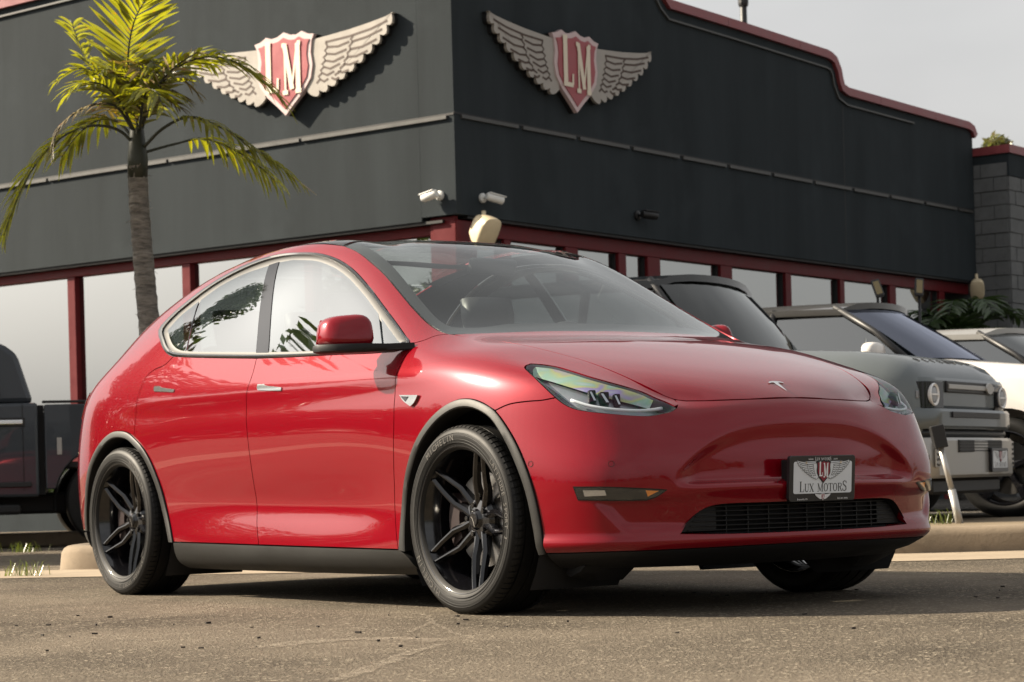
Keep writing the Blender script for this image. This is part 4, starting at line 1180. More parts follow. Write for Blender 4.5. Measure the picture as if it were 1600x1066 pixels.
def serif_geo(items, depth=.0, weight=1.0):
    """items: (letter, x, z, height, x stretch); thin raised strokes in the x-z plane, front at y = -depth"""
    mb = MB()
    for j, (ch, ox, oz, h, kx) in enumerate(items):
        for i, (x0, z0, x1, z1, w) in enumerate(SERIF[ch][1]):
            a = Vector((ox + x0 * h * kx, oz + z0 * h)); b = Vector((ox + x1 * h * kx, oz + z1 * h)); d = (b - a)
            L = d.length + 1e-9; d /= L; n = Vector((-d.y, d.x)); ww = w * h * weight * (1 if abs(d.x) > .8 else kx)
            e = ww * .5 if min(abs(d.x), abs(d.y)) > .05 else 0
            y = -depth - .00012 * h * ((i * 7) % 5) / .3
            q = [a - d*e + n*ww, a - d*e - n*ww, b + d*e - n*ww, b + d*e + n*ww]
            mb.add([(p.x, y, p.y) for p in q], [(0, 1, 2, 3)])
    return mb
def serif_word(word, h, track=.10, small=None, kx=1.0):
    x = 0; out = []
    for i, c in enumerate(word):
        if c == ' ': x += h * .45 * kx; continue
        hh = h if (small is None or i in small) else h * .78
        out.append((c, x, 0, hh, kx)); x += (SERIF[c][0] + track) * hh * kx
    return [(c, ox - x / 2, oz, hh, k) for c, ox, oz, hh, k in out], x

# ---- winged shield of the dealer, in a unit box: half span 1.0; returns outlines
SHIELD = [(0,-.36),(.07,-.29),(.17,-.20),(.245,-.10),(.265,.0),(.25,.10),(.262,.19),(.285,.235),(.225,.245),(.17,.275),(.12,.255),(.06,.262),(0,.29),
          (-.06,.262),(-.12,.255),(-.17,.275),(-.225,.245),(-.285,.235),(-.262,.19),(-.25,.10),(-.265,.0),(-.245,-.10),(-.17,-.20),(-.07,-.29)]
def _wing():
    """upper edge, then a lower edge of overlapping feather tips"""
    up = [(.20,.19),(.40,.203),(.60,.218),(.80,.242),(.93,.262),(1.0,.282)]
    low = [(1.0,.282),(.955,.195),(.895,.13),(.825,.07),(.745,.012),(.66,-.045),(.575,-.098),(.49,-.142),(.41,-.182),(.33,-.214),(.25,-.236)]
    out = list(up)
    for (x0, z0), (x1, z1) in zip(low, low[1:]):
        dx, dz = x1 - x0, z1 - z0; nx, nz = -dz, dx; L = hypot(dx, dz)
        nx, nz = (-nx / L, -nz / L) if (-dz) * 1 + dx * -1 < 0 else (nx / L, nz / L)
        for t, b in ((.12, -.012), (.35, .012), (.62, .022), (.88, .014)):
            out.append((x0 + dx * t + .75 * b, z0 + dz * t - b))
    return out + [(.235, -.232), (.20, -.20)]
WING = _wing()
FEATHERS = [  # dark lines on a wing
 [(.38,.155),(.60,.165),(.80,.19),(.95,.228)], [(.62,.120),(.76,.135),(.90,.172)], [(.60,.065),(.72,.068),(.85,.105)], [(.575,.012),(.66,.005),(.765,.03)], [(.54,-.038),(.60,-.05),(.68,-.035)], [(.49,-.085),(.53,-.10),(.59,-.09)], [(.43,-.125),(.46,-.143),(.50,-.135)],
 [(.40,.115),(.50,.105),(.60,.125)], [(.385,.065),(.47,.05),(.575,.07)], [(.37,.015),(.45,-.005),(.55,.02)], [(.355,-.03),(.42,-.055),(.51,-.03)], [(.34,-.075),(.39,-.10),(.455,-.08)], [(.32,-.12),(.36,-.145),(.40,-.13)],
 [(.385,.155),(.40,.115),(.375,.09),(.395,.065),(.36,.04),(.38,.015),(.345,-.01),(.365,-.03),(.33,-.055),(.345,-.075),(.31,-.10),(.325,-.12),(.29,-.15)],
 [(.64,.165),(.615,.14),(.635,.12),(.60,.09),(.615,.065),(.58,.04),(.59,.012),(.55,-.015),(.56,-.038),(.51,-.065),(.52,-.085),(.46,-.11)]]
def ribbon(pts, w, y):
    vs = []; fs = []
    for i, p in enumerate(pts):
        a = Vector(pts[max(0, i-1)]); b = Vector(pts[min(len(pts)-1, i+1)]); t = (b - a).normalized(); n = Vector((-t.y, t.x)) * w
        vs += [(p[0] + n.x, y, p[1] + n.y), (p[0] - n.x, y, p[1] - n.y)]
    for i in range(len(pts) - 1): fs.append((2*i, 2*i+1, 2*i+3, 2*i+2))
    return vs, fs
def badge(parent, k, mats, depth=.02, loc=(0, 0, 0), rot=None, narrow=1.0):
    """winged shield with LM: wings, shield, rim and letters as parts; front towards -y"""
    mw, mline, mrim, mred, mlet = mats
    parts = []
    def scaled(poly, s=1.0, dz=0.0, m=1): return [(m * p[0] * k * s * narrow, p[1] * k * s + dz * k) for p in poly]
    for m in (1, -1):
        poly = scaled(WING, m=m)
        if m == -1: poly = poly[::-1]
        w = MB().prism(poly[::-1], -depth * .55, depth * .45).build('wing', mw, parent, fixn=True)
        mb = MB()
        for ln in FEATHERS:
            v, f = ribbon(scaled(ln, m=m), .0085 * k, -depth * .55 - .0015 * k); mb.add(v, f)
        fe = mb.build('feather_line', mline, w, fixn=False); parts += [w]
    rim = MB().prism(scaled(SHIELD)[::-1], -depth, depth * .4).build('shield_rim', mrim, parent)
    red = MB().prism(scaled(SHIELD, .86, -.002)[::-1], -depth - .006 * k, depth * .3).build('shield', mred, parent)
    mb = serif_geo([('L', -.172*k*narrow, -.150*k, .37*k, .52*narrow), ('M', -.012*k, -.185*k, .37*k, .46*narrow)] , depth + .012 * k, 1.7)
    mb.add(*[[], []])
    lt = mb.build('letters', mlet, red, fixn=False)
    for o in parts + [rim, red]:
        o.location = loc
        if rot is not None: o.rotation_euler = rot
    return parts + [rim, red]

# ------------------------------------------------------------------ wheels
def bolt_ring(mb, n, r, y, rad, dep, ph=0):
    for i in range(n):
        a = ph + 2 * pi * i / n
        mb.lathe([(0, y - dep), (rad, y - dep), (rad, y)], 8, 'Y', (r * cos(a), 0, r * sin(a)))

def arc_text(mb, s, size, radius, y, centre_deg, adv=.78):
    n = len(s)
    for i, ch in enumerate(s):
        if ch == ' ': continue
        a = radians(centre_deg) - (i - (n - 1) / 2) * size * adv / radius
        vs, fs = text_geo(ch, size, .0)
        R = a - pi / 2
        out = []
        for (x, yy, z) in vs:
            zz = z + radius
            out.append((x * cos(R) - zz * sin(R), y, x * sin(R) + zz * cos(R)))
        mb.add(out, fs)

def make_wheel(parent, loc, flip=False, phase=0.0, detail=True, letters=True):
    """a low tyre on a concave rim with five split spokes; its outer face looks to -y"""
    RT, RW = .352, .130
    tyre = MB()
    prof = [(.262, -.112), (.272, -.124), (.283, -.1285), (.30, -.1325), (.318, -.134), (.333, -.1305), (.343, -.122), (.3485, -.112)]
    tread = [(.3505,-.098),(.3505,-.084),(.3435,-.0825),(.3435,-.0765),(.3515,-.075),(.352,-.034),(.344,-.0325),(.344,-.0245),(.352,-.023),(.352,.023),(.344,.0245),(.344,.0325),(.352,.034),(.3515,.075),(.3435,.0765),(.3435,.0825),(.3505,.084),(.3505,.098)]
    full_p = prof + tread + [(r, -y) for r, y in prof[::-1]]
    tyre.lathe(full_p, 96, 'Y')
    ty = tyre.build('tyre', M_TYRE, parent, ang=45); ty.location = loc
    if flip: ty.rotation_euler = (0, 0, pi)
    kids = []
    # shoulder blocks: one band of real tread
    mb = MB(); nb = 84
    for i in range(nb):
        a = 2 * pi * i / nb; da = 2 * pi / nb * .36
        for sy in (-1, 1):
            ring = []
            for (r, y, sk) in ((.3440, -.1225, -.3), (.3512, -.1135, -.2), (.3545, -.100, 0), (.3545, -.0855, .35), (.3490, -.0845, .35)):
                for t in (-1, 1):
                    an = a + t * da + sk * da
                    ring.append((r * cos(an), sy * y * 1.0, r * sin(an)))
            fs = [(2*q, 2*q+1, 2*q+3, 2*q+2) for q in range(4)] + [(0, 2, 4, 6, 8), (9, 7, 5, 3, 1)]
            mb.add(ring, fs)
    kids.append(mb.build('tread', M_TYRE, ty, fixn=True)); kids[-1]['kind'] = 'stuff'
    if letters:
        mb = MB()
        for (wd, sz, cdeg) in (('MICHELIN', .034, 112 if loc[0] > 1 else 46), ('LATITUDE SPORT 3', .027, 16 if loc[0] > 1 else -62), ('MICHELIN', .034, 225)):
            mt = MB(); arc_text(mt, wd, sz, .3075, -.1350, cdeg, .74)
            mt.build('sidewall_lettering', M_TYRELET, ty, fixn=False)['kind'] = 'stuff'
        mb = MB()
        for rr in (.2895, .3005, .3155, .3245): mb.lathe([(rr - .001, -.1318 - (.0018 if rr > .295 else 0)), (rr, -.1348), (rr + .001, -.1318 - (.0018 if rr > .295 else 0))], 96, 'Y')
        mb.build('sidewall_ring', M_TYRE, ty, smooth=True)
    # rim
    rim = MB().lathe([(.262,.125),(.270,.128),(.272,.118),(.246,.10),(.236,.02),(.244,-.06),(.262,-.098),(.268,-.113),(.271,-.122),(.2755,-.1265),(.2795,-.1255),(.281,-.118),(.278,-.105)], 80, 'Y').build('rim', M_RIM, parent, smooth=True)
    rim.location = loc
    if flip: rim.rotation_euler = (0, 0, pi)
    for i in range(5):
        a0 = radians(phase + 86 + 72 * i)
        for s in (-1, 1):
            ctr = [(.045, .020, -.052), (.085, .026, -.060), (.135, .0375, -.073), (.20, .030, -.092), (.266, .021, -.108)]
            wid = [.015, .0145, .0125, .0105, .0105]; thick = [.040, .036, .030, .026, .024]
            vs = []
            for (r, l, y), w, th in zip(ctr, wid, thick):
                for (dl, dy) in ((-w, th), (-w, .010), (-w * .25, 0.0), (w * .25, 0.0), (w, .010), (w, th)):
                    X = r; L = s * l + dl
                    vs.append((X * cos(a0) - L * sin(a0), y + dy, X * sin(a0) + L * cos(a0)))
            fs = []
            for q in range(4):
                for e in range(6):
                    e2 = (e + 1) % 6
                    fs.append((q*6 + e, q*6 + e2, (q+1)*6 + e2, (q+1)*6 + e))
            sp = MB().add(vs, fs).build('spoke', M_RIM, rim, ang=25)
    hubm = MB().lathe([(0, -.064), (.030, -.064), (.034, -.060), (.040, -.052), (.075, -.046), (.088, -.030), (.088, .02)], 40, 'Y').build('hub', M_RIM, rim, ang=30)
    MB().lathe([(0, -.0685), (.024, -.0685), (.0275, -.066), (.028, -.063)], 32, 'Y').build('centre_cap', M_GLOSSBLACK, rim, ang=30)
    pts = [(-.012 + .012 * t, .010 - .002 * t - .010 * t * t) for t in np.linspace(0, 1.8, 7)]
    v, f = ribbon([(x, z) for x, z in pts], .0018, -.0692); MB().add(v, f).build('cap_mark', M_BRIGHT, rim, fixn=False)
    for i in range(5):
        mb = MB(); bolt_ring(mb, 1, .057, -.048, .0095, .012, radians(phase + 50 + 72 * i)); mb.build('lug_nut', M_RIM, rim, ang=30)
    # brake
    dsc = MB().lathe([(.07, -.012), (.178, -.012), (.178, .012), (.07, .012)], 48, 'Y', closed=True).build('brake_disc', M_DISC, parent, ang=30)
    MB().lathe([(0, -.03), (.075, -.03), (.08, -.01)], 32, 'Y').build('disc_hat', M_VOID, dsc, ang=30)
    dsc.location = loc
    cal = MB(); vs = []; fs = []
    for i in range(9):
        a = radians(-32 + 64 * i / 8)
        for (r, y) in ((.125, -.045), (.192, -.045), (.192, .04), (.125, .04)): vs.append((-r * cos(a), y, r * sin(a)))
    for i in range(8):
        for e in range(4): fs.append((i*4+e, i*4+(e+1) % 4, (i+1)*4+(e+1) % 4, (i+1)*4+e))
    fs += [(0, 1, 2, 3), (35, 34, 33, 32)]
    c = cal.add(vs, fs).build('brake_caliper', M_CALIPER, parent, ang=30); c.location = loc
    if flip: dsc.rotation_euler = c.rotation_euler = (0, 0, pi)
    return ty
M_TYRELET = plain('tyre_lettering', (.075, .070, .064), .6)
for (wx, y, fl, ph) in ((2.89, -.835, False, -18), (0.0, -.835, False, -20), (2.89, .835, True, 20), (0.0, .835, True, 33)):
    make_wheel(red_car, (wx, y, .352), fl, ph, letters=not fl)

# ------------------------------------------------------------------ lamps, grille, plate, mirrors and other small parts
def film_lens(name):
    n = NT(name); out = n.n['Material Output']
    n.set(Base_Color=(0, 0, 0, 1), Roughness=.015, Specular_IOR_Level=.6)
    v = n.coords(9)
    f = n.noise(v, 1.0, 2, .5, .6)
    th = n.node('ShaderNodeMath', operation='MULTIPLY_ADD'); th.inputs[1].default_value = 900; th.inputs[2].default_value = 80
    n.link(f, th.inputs[0])
    if 'Thin Film Thickness' in n.b.inputs:
        n.link(th.outputs[0], n.b.inputs['Thin Film Thickness']); n.b.inputs['Thin Film IOR'].default_value = 1.9
    tr = n.node('ShaderNodeBsdfTransparent'); tr.inputs[0].default_value = (.88, .91, .93, 1)
    fr = pane_fresnel(n, 1.5)
    sc = n.node('ShaderNodeMath', operation='MULTIPLY_ADD'); sc.inputs[1].default_value = .9; sc.inputs[2].default_value = .10; sc.use_clamp = True
    n.link(fr, sc.inputs[0])
    mx = n.node('ShaderNodeMixShader'); n.link(sc.outputs[0], mx.inputs[0]); n.link(tr.outputs[0], mx.inputs[1]); n.link(n.b.outputs[0], mx.inputs[2])
    n.link(mx.outputs[0], out.inputs[0])
    return n.m
M_HEADLENS = film_lens('headlamp_lens')
M_AMBER = plain('amber_lens', (.75, .22, .01), .15, coat=.6)
M_LAMPBOWL = plain('lamp_bowl', (.30, .31, .33), .30, metal=.6)
M_REFLECTOR = plain('lamp_reflector', (.7, .7, .72), .08, metal=1.0)
def sheen_mat():
    n = NT('lamp_sheen'); v = n.coords((6, 6, 14)); f = n.noise(v, 1.3, 1, .4, .5)  # iridescence and sky sheen of the lens painted into the base colour
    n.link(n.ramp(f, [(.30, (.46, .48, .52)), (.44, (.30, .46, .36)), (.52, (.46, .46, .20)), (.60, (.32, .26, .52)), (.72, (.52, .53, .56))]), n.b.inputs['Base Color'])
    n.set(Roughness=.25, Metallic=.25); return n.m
M_LAMPSHEEN = sheen_mat()
M_LAMPTRIM = plain('lamp_trim', (.05, .052, .056), .22, spec=.5)
M_DRL = plain('light_guide', (.80, .82, .85), .25, coat=.5)

def ray_dir_chart(d, up=(0, 0, 1)):
    d = Vector(d).normalized(); u = Vector(up).cross(d).normalized(); v = d.cross(u)
    class Ch:
        def to(p): p = Vector(p); return (p.dot(u), p.dot(v))
        def ray(q, s=-1): return np.array(u * q[0] + v * q[1] + d * 8), np.array(-d)
    return Ch
for sd in (1, -1):
    T = (lambda s: s) if sd == 1 else mir
    LC = ray_dir_chart((.75, -sd * .62, .35))
    lamp = panel('headlamp', [T(x) for x in (LAMP_TOP, LAMP_BACK, LAMP_BOT)], LC, M_HEADLENS, red_car, step=.008, spacing=.02, gap=.002, off=-.001, lip=.0)
    seg_all = T(LAMP_TOP + LAMP_BACK[1:] + LAMP_BOT[1:-1])
    cx = np.mean(np.array(seg_all), axis=0)
    inner = [tuple(np.array(p) + (cx - np.array(p)) * .12) for p in seg_all]
    strip('lamp_bezel', seg_all, inner, LC, [(0, -.004), (.25, -.010), (1, -.045)], M_LAMPTRIM, lamp, step=.015, closed=True)
    # bowl
    V, F = fill(np.array(catmull([LC.to(p) for p in inner], .015, True)), [], .03)
    vs = []
    for q in V:
        o, d = LC.ray(q); h, n = base_hit(o, d); vs.append(h - n * .046)
    me = mesh('lamp_bowl', vs, F, True); bo = link('lamp_bowl', me, M_LAMPBOWL, lamp)
    def bowl(p, dep):
        h, n = on_base(p, LC, -dep); return h
    # light guide along the bottom edge and a second one along the top
    low = T([(3.40,-.825,.775),(3.47,-.79,.752),(3.53,-.745,.742),(3.57,-.69,.737),(3.592,-.64,.737),(3.602,-.59,.742),(3.60,-.555,.75)])
    MB().tube([bowl(p, .020) for p in catmull(low, .02)], .0065, 6).build('light_guide', M_DRL, lamp, smooth=True)
    # pale upper band: sky reflected in the lens, put into its colour
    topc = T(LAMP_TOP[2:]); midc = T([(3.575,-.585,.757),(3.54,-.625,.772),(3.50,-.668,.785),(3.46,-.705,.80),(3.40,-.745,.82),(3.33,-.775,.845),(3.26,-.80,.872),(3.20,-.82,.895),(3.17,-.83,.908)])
    strip('lamp_sheen', topc, midc, LC, [(.06, -.010), (.5, -.022), (1.0, -.036)], M_LAMPSHEEN, lamp, step=.02, ends=False)
    # projector blocks
    for (t, w) in ((.20, .026), (.42, .034), (.64, .024)):
        a, b = Vector((3.40, -sd * .775, .795)), Vector((3.555, -sd * .625, .778))
        pnt = a.lerp(b, t); h, n = on_base(tuple(pnt), LC, -.034)
        fwd = Vector((.86, -sd * .42, .10)).normalized(); side_v = Vector((0, 0, 1)).cross(fwd).normalized(); upv = fwd.cross(side_v)
        R3 = Matrix((fwd, side_v, upv)).transposed()
        MB().box(tuple(Vector(h) - upv * .0), (.030, w, .046), R3).build('lamp_module', M_PLASTIC, lamp, bevel=.004)
        q = Vector(h) + fwd * .0165
        poly = [(-w*.42, .016), (-w*.15, .016), (w*.42, -.016), (w*.12, -.016)]
        MB().prism(poly, 0, .004, (side_v, upv, fwd, q)).build('reflector', M_REFLECTOR, lamp)
    # fog lamp
    fog = [T(x) for x in ([(3.478,-.868,.462),(3.56,-.80,.459),(3.63,-.71,.452),(3.679,-.625,.444)], [(3.679,-.625,.444),(3.668,-.66,.424),(3.655,-.69,.414)], [(3.655,-.69,.414),(3.58,-.78,.416),(3.49,-.86,.421)], [(3.49,-.86,.421),(3.478,-.868,.462)])]
    fl = panel('fog_lamp', fog, Wrap, M_LENS, red_car, step=.006, spacing=.02, gap=.0, off=.0035, lip=.006)
    panel('fog_lamp_body', fog, Wrap, M_GLOSSBLACK, fl, step=.006, spacing=.02, gap=-.004, off=.0015, lip=.012)
    panel('indicator', [T(x) for x in ([(3.645,-.685,.446),(3.668,-.645,.443)], [(3.668,-.645,.443),(3.652,-.682,.424)], [(3.652,-.682,.424),(3.645,-.685,.446)])], Wrap, M_AMBER, fl, step=.006, spacing=.02, gap=.0, off=.0028, lip=.002)
    panel('reflector_strip', [T(x) for x in ([(3.50,-.845,.452),(3.56,-.795,.45)], [(3.56,-.795,.45),(3.562,-.79,.432)], [(3.562,-.79,.432),(3.505,-.842,.43)], [(3.505,-.842,.43),(3.50,-.845,.452)])], Wrap, M_REFLECTOR, fl, step=.006, spacing=.02, gap=.0, off=.0026, lip=.002)
    # door handles
    for (x0, x1, za, zb) in ((.36, .57, .968, .950), (1.345, 1.555, .925, .908)):
        def hp(x, z, off): h, n = on_base((x, -sd * .94, z), Side, off); return h
        class SL(Side):
            to = Side.to
            def ray(q, s=1, k=-sd): return Side.ray(q, k)
        g = .013
        top = [T([(x0, -.94, za + g), (x0 + .07, -.94, za + g), (x0 + .085, -.94, za + .004), (x1, -.94, zb + g * .6)])]
        segs = [T([(x0, -.94, za + g), (x0 + .055, -.94, za + g - .002)]), T([(x0 + .055, -.94, za + g - .002), (x0 + .07, -.94, za + .003)]), T([(x0 + .07, -.94, za + .003), (x1, -.94, zb + g * .35)]), T([(x1, -.94, zb + g * .35), (x1, -.94, zb - g * .8)]),
                T([(x1, -.94, zb - g * .8), (x0 + .01, -.94, za - g * 1.1)]), T([(x0 + .01, -.94, za - g * 1.1), (x0, -.94, za - .004)]), T([(x0, -.94, za - .004), (x0, -.94, za + g)])]
        hd = panel('door_handle', segs, SL, M_HANDLE, red_car, step=.006, spacing=.02, gap=.0, off=.004, lip=.01)
    class SL(Side):
        to = Side.to
        def ray(q, s=1, k=-sd): return Side.ray(q, k)
    # side repeater camera
    rp = panel('side_camera', [T(x) for x in ([(2.487,-.95,.836),(2.625,-.955,.829)], [(2.625,-.955,.829),(2.605,-.957,.803),(2.578,-.957,.788)], [(2.578,-.957,.788),(2.52,-.953,.812),(2.487,-.95,.836)])], SL, M_HANDLE, red_car, step=.006, spacing=.02, gap=.0, off=.010, lip=.012)
    panel('camera_window', [T(x) for x in ([(2.50,-.95,.830),(2.56,-.955,.826)], [(2.56,-.955,.826),(2.54,-.957,.808)], [(2.54,-.957,.808),(2.50,-.95,.830)])], SL, M_GLOSSBLACK, rp, step=.006, spacing=.02, gap=.0, off=.0115, lip=.002)
    # parking sensors
    for (x, y, z) in ((3.297, -.927, .551), (3.591, -.792, .542), (3.765, -.174, .461)):
        h, n = on_base((x, sd * y, z), Wrap)
        if y == -.174:
            h = h + bumper_relief(h, n)
        fr = (Vector((0, 0, 1)).cross(Vector(n)).normalized(), Vector((0, 0, 1)), Vector(n), Vector(h))
        ringp = [(.0105 * cos(t), .0105 * sin(t)) for t in np.linspace(0, 2 * pi, 20, endpoint=False)]
        mb = MB(); mb.tube([fr[3] + fr[0] * a + fr[1] * b + fr[2] * .0016 for a, b in ringp + ringp[:1]], .0008, 5, False)
        mb.build('parking_sensor', M_RUBBERSEAL, red_car)
    # mirror
    def lat(cx, cy, cz, rx, ry, rz, e=.55): pass
    U, Vn = 20, 12; vs = []; fs = []
    for i in range(Vn + 1):
        for j in range(U):
            th = -pi/2 + pi * i / Vn; ph = 2 * pi * j / U
            def sp(v, e): return math.copysign(abs(v) ** e, v)
            bx = sp(cos(th), .55) * sp(cos(ph), .62); by = sp(cos(th), .55) * sp(sin(ph), .62); bz = sp(sin(th), .62)
            # taper: narrower towards the outer top, front rounded, rear flat
            top = (bz + 1) / 2
            yy = by * (.094 - .014 * top) + .006 * top
            xx = bx * (.078 - .024 * top) + by * .045 - .010 * top
            if bx < -.5: xx = max(xx, -.075 + by * .045)
            vs.append((2.235 + xx, -sd * (1.040 - yy), 1.098 + bz * .066 * (1.0 + .10 * by)))
    for i in range(Vn):
        for j in range(U):
            fs.append((i*U + j, i*U + (j+1) % U, (i+1)*U + (j+1) % U, (i+1)*U + j))
    cap = MB().add(vs, fs).build('mirror_cap', M_RED, red_car, smooth=True)
    # black lower housing and arm
    vs = []; fs = []; prof = []
    ring = [(2.118,-1.118),(2.15,-1.14),(2.21,-1.143),(2.28,-1.10),(2.345,-1.02),(2.40,-.95),(2.478,-.872),(2.44,-.872),(2.36,-.90),(2.30,-.93),(2.22,-.965),(2.155,-1.02)]
    for (s, z) in ((.80, 1.012), (.98, 1.020), (1.0, 1.034), (.97, 1.046)):
        for x, y in ring:
            cxm, cym = 2.25, -1.03
            k = s if x < 2.39 else 1
            zz = z + (.006 if x > 2.39 and z < 1.03 else 0) - (.004 if x > 2.39 and z > 1.03 else 0)
            vs.append((cxm + (x - cxm) * k, sd * (cym + (y - cym) * k), zz))
    nn = len(ring)
    for i in range(3):
        for j in range(nn): fs.append((i*nn + j, i*nn + (j+1) % nn, (i+1)*nn + (j+1) % nn, (i+1)*nn + j))
    fs += [tuple(range(nn))[::-1], tuple(3*nn + j for j in range(nn))]
    arm_o = MB().add(vs, fs).build('mirror_arm', M_PLASTIC, red_car, ang=35)
    mb = MB(); mb.prism([(-.075,-.048),(.070,-.050),(.062,.045),(-.055,.048)], 0, .004, (Vector((.045/.094 * .42, -sd * -1 * .9, 0)).normalized(), Vector((0, 0, 1)), Vector((-1, 0, 0)), Vector((2.158, -sd * 1.045, 1.10))))
    mg = mb.build('mirror_glass', M_BRIGHT, cap)
    if sd == -1:      # the far mirror is folded back
        piv = Vector((2.40, .93, 1.05)); R = Matrix.Translation(piv) @ Matrix.Rotation(radians(34), 4, 'Z') @ Matrix.Translation(-piv)
        cap.matrix_basis = R
        arm_o.matrix_basis = R

# lower grille: back plate, slats and uprights inside the opening
hole3 = GRILLE_HALF + GRILLE_HALF_BOT[1:]
GR = [GRILLE_HALF, GRILLE_HALF_BOT, mir(rev(GRILLE_HALF_BOT)), mir(rev(GRILLE_HALF))]
grille = panel('lower_grille', GR, Wrap, M_VOID, red_car, step=.012, spacing=.03, gap=-.004, off=-.055, lip=0)
strip('grille_surround', [(x, y, z) for s in GR for (x, y, z) in s[:-1]], [(3.72 + (x - 3.72) * .96, y * .96, .335 + (z - .335) * .90) for s in GR for (x, y, z) in s[:-1]], Wrap, [(0, -.004), (.4, -.03), (1, -.052)], M_PLASTIC, grille, step=.015, closed=True)
def gx(y):   # bumper line in plan at the grille height
    h, n = on_base((3.76 - .35 * y * y, y, .335), Wrap); return h[0]
for z in (.298, .314, .331, .348, .365, .381):
    w = .52 - (z - .29) * .62
    pts = [(gx(y) - .036, y, z) for y in np.linspace(-w, w, 15)]
    vs = []; fs = []
    for (x, y, zz) in pts: vs += [(x + .012, y, zz + .0015), (x + .012, y, zz - .0015), (x - .012, y, zz - .0045), (x - .012, y, zz + .0035)]
    for i in range(len(pts) - 1):
        for e in range(4): fs.append((i*4+e, i*4+(e+1) % 4, (i+1)*4+(e+1) % 4, (i+1)*4+e))
    MB().add(vs, fs).build('grille_slat', M_PLASTIC, grille)
for y in (-.36, -.27, -.18, -.09, 0, .09, .18, .27, .36):
    MB().box((gx(y) - .040, y, .335), (.016, .005, .10)).build('grille_upright', M_PLASTIC, grille)
for s in (-1, 1):   # closed side pieces of the grille
    MB().add([(gx(.40) - .034, s*.40, .296), (gx(.40) - .034, s*.40, .382), (gx(.475) - .03, s*.475, .372), (gx(.55) - .028, s*.548, .294)], [(0, 1, 2, 3)]).build('grille_blank', M_PLASTIC, grille)

# hood emblem
h0, n0 = on_base((3.60, 0, .81), Plan); n0 = Vector(n0)
uy = Vector((0, 1, 0)); ux = uy.cross(n0).normalized()
if ux.x < 0: ux = -ux
emb = [(0, .048), (-.006, .010), (-.010, -.018), (-.020, -.0195), (-.034, -.014), (-.038, -.018), (-.030, -.026), (-.012, -.0305), (0, -.0315), (.012, -.0305), (.030, -.026), (.038, -.018), (.034, -.014), (.020, -.0195), (.010, -.018), (.006, .010)]
MB().prism([(a, b) for a, b in emb], .0004, .0035, (uy, ux, n0, Vector(h0))).build('emblem', M_BRIGHT, red_car, bevel=.0008)
# licence plate
M_PLATEBLACK = plain('plate_frame_black', (.012, .013, .015), .35, coat=.3)
M_PLATEWHITE = plain('plate_white', (.62, .64, .66), .35, var=.03)
M_INK = plain('print_black', (.015, .015, .016), .5)
M_PRINTWHITE = plain('print_white', (.72, .72, .72), .5)
M_PRINTRED = plain('print_red', (.22, .015, .03), .45)
M_PRINTSILVER = plain('print_silver', (.45, .46, .48), .4)
def dealer_plate(parent, fine=True):
    """plate in the x-z plane, front towards -y, centre at the origin"""
    def rrect(w, h, r, n=5):
        out = []
        for cx, cz, a0 in ((w/2-r, h/2-r, 0), (-w/2+r, h/2-r, 90), (-w/2+r, -h/2+r, 180), (w/2-r, -h/2+r, 270)):
            for i in range(n): a = radians(a0 + 90 * i / (n - 1)); out.append((cx + r * cos(a), cz + r * sin(a)))
        return out
    fr = MB().prism(rrect(.325, .166, .012)[::-1], -.006, .010).build('plate_frame', M_PLATEBLACK, parent, bevel=.0015)
    pl = MB().prism(rrect(.288, .116, .008)[::-1], -.0072, .0).build('plate_panel', M_PLATEWHITE, parent)
    pl.location = (0, 0, .004)
    kids = badge(parent, .132, (M_PLATEWHITE, M_INK, M_INK, M_PRINTRED, M_PRINTWHITE), depth=.0025, loc=(0, -.0078, .030), narrow=.98)
    if fine:
        # outline of the wings
        for m in (1, -1):
            v, f = ribbon([(m * x * .132 * .98, z * .132) for x, z in WING], .0008, -.0015); o = MB().add(v, f).build('wing_outline', M_INK, parent, fixn=False); o.location = (0, -.0086, .030)
        it, w = serif_word('LUX MOTORS', .036, .06, small=(0, 9), kx=.98)
        o = serif_geo(it, .0).build('name_lettering', M_INK, parent, fixn=False); o.location = (.004, -.0076, -.047)
        it, w = serif_word('LUX MOTORS', .0125, .06, small=(0, 9), kx=.95)
        o = serif_geo(it, .0).build('frame_lettering', M_PRINTWHITE, parent, fixn=False); o.location = (0, -.0076, .0655)
        for (s, x, z, sz) in (('www.', -.060, .071, .011), ('.com', .060, .071, .011), ('Evansville, IN', -.100, -.0745, .0095), ('812.401.3006', .100, -.0745, .0095)):
            v, f = text_geo(s, sz); o = MB().add(v, f).build('frame_lettering', M_PRINTWHITE, parent, fixn=False); o.location = (x, -.0076, z)
        kids2 = badge(parent, .038, (M_PRINTWHITE, M_PRINTSILVER, M_PRINTWHITE, M_PRINTRED, M_PRINTWHITE), depth=.0015, loc=(0, -.0082, -.066))
        for x in (-.085, .085):
            MB().lathe([(0, -.010), (.0045, -.010), (.0055, -.0075)], 12, 'Y', (x, 0, .058)).build('plate_screw', M_BRIGHT, parent)
licence_plate = empty('licence_plate')
dealer_plate(licence_plate)
licence_plate.parent = None
_pm = Matrix.Translation(CAR_LOC) @ Matrix.Rotation(CAR_YAW, 4, 'Z') @ Matrix.Translation((3.802, .012, .472)) @ Matrix.Rotation(radians(-90 + 180), 4, 'Z') @ Matrix.Rotation(radians(4), 4, 'X')
licence_plate.matrix_world = _pm
tag(licence_plate, 'black framed white dealer plate reading LUX MOTORS on the red car nose', 'plate')
# bracket between nose and plate
MB().box((3.775, .012, .472), (.05, .30, .14)).build('plate_bracket', M_PLASTIC, red_car, bevel=.004)

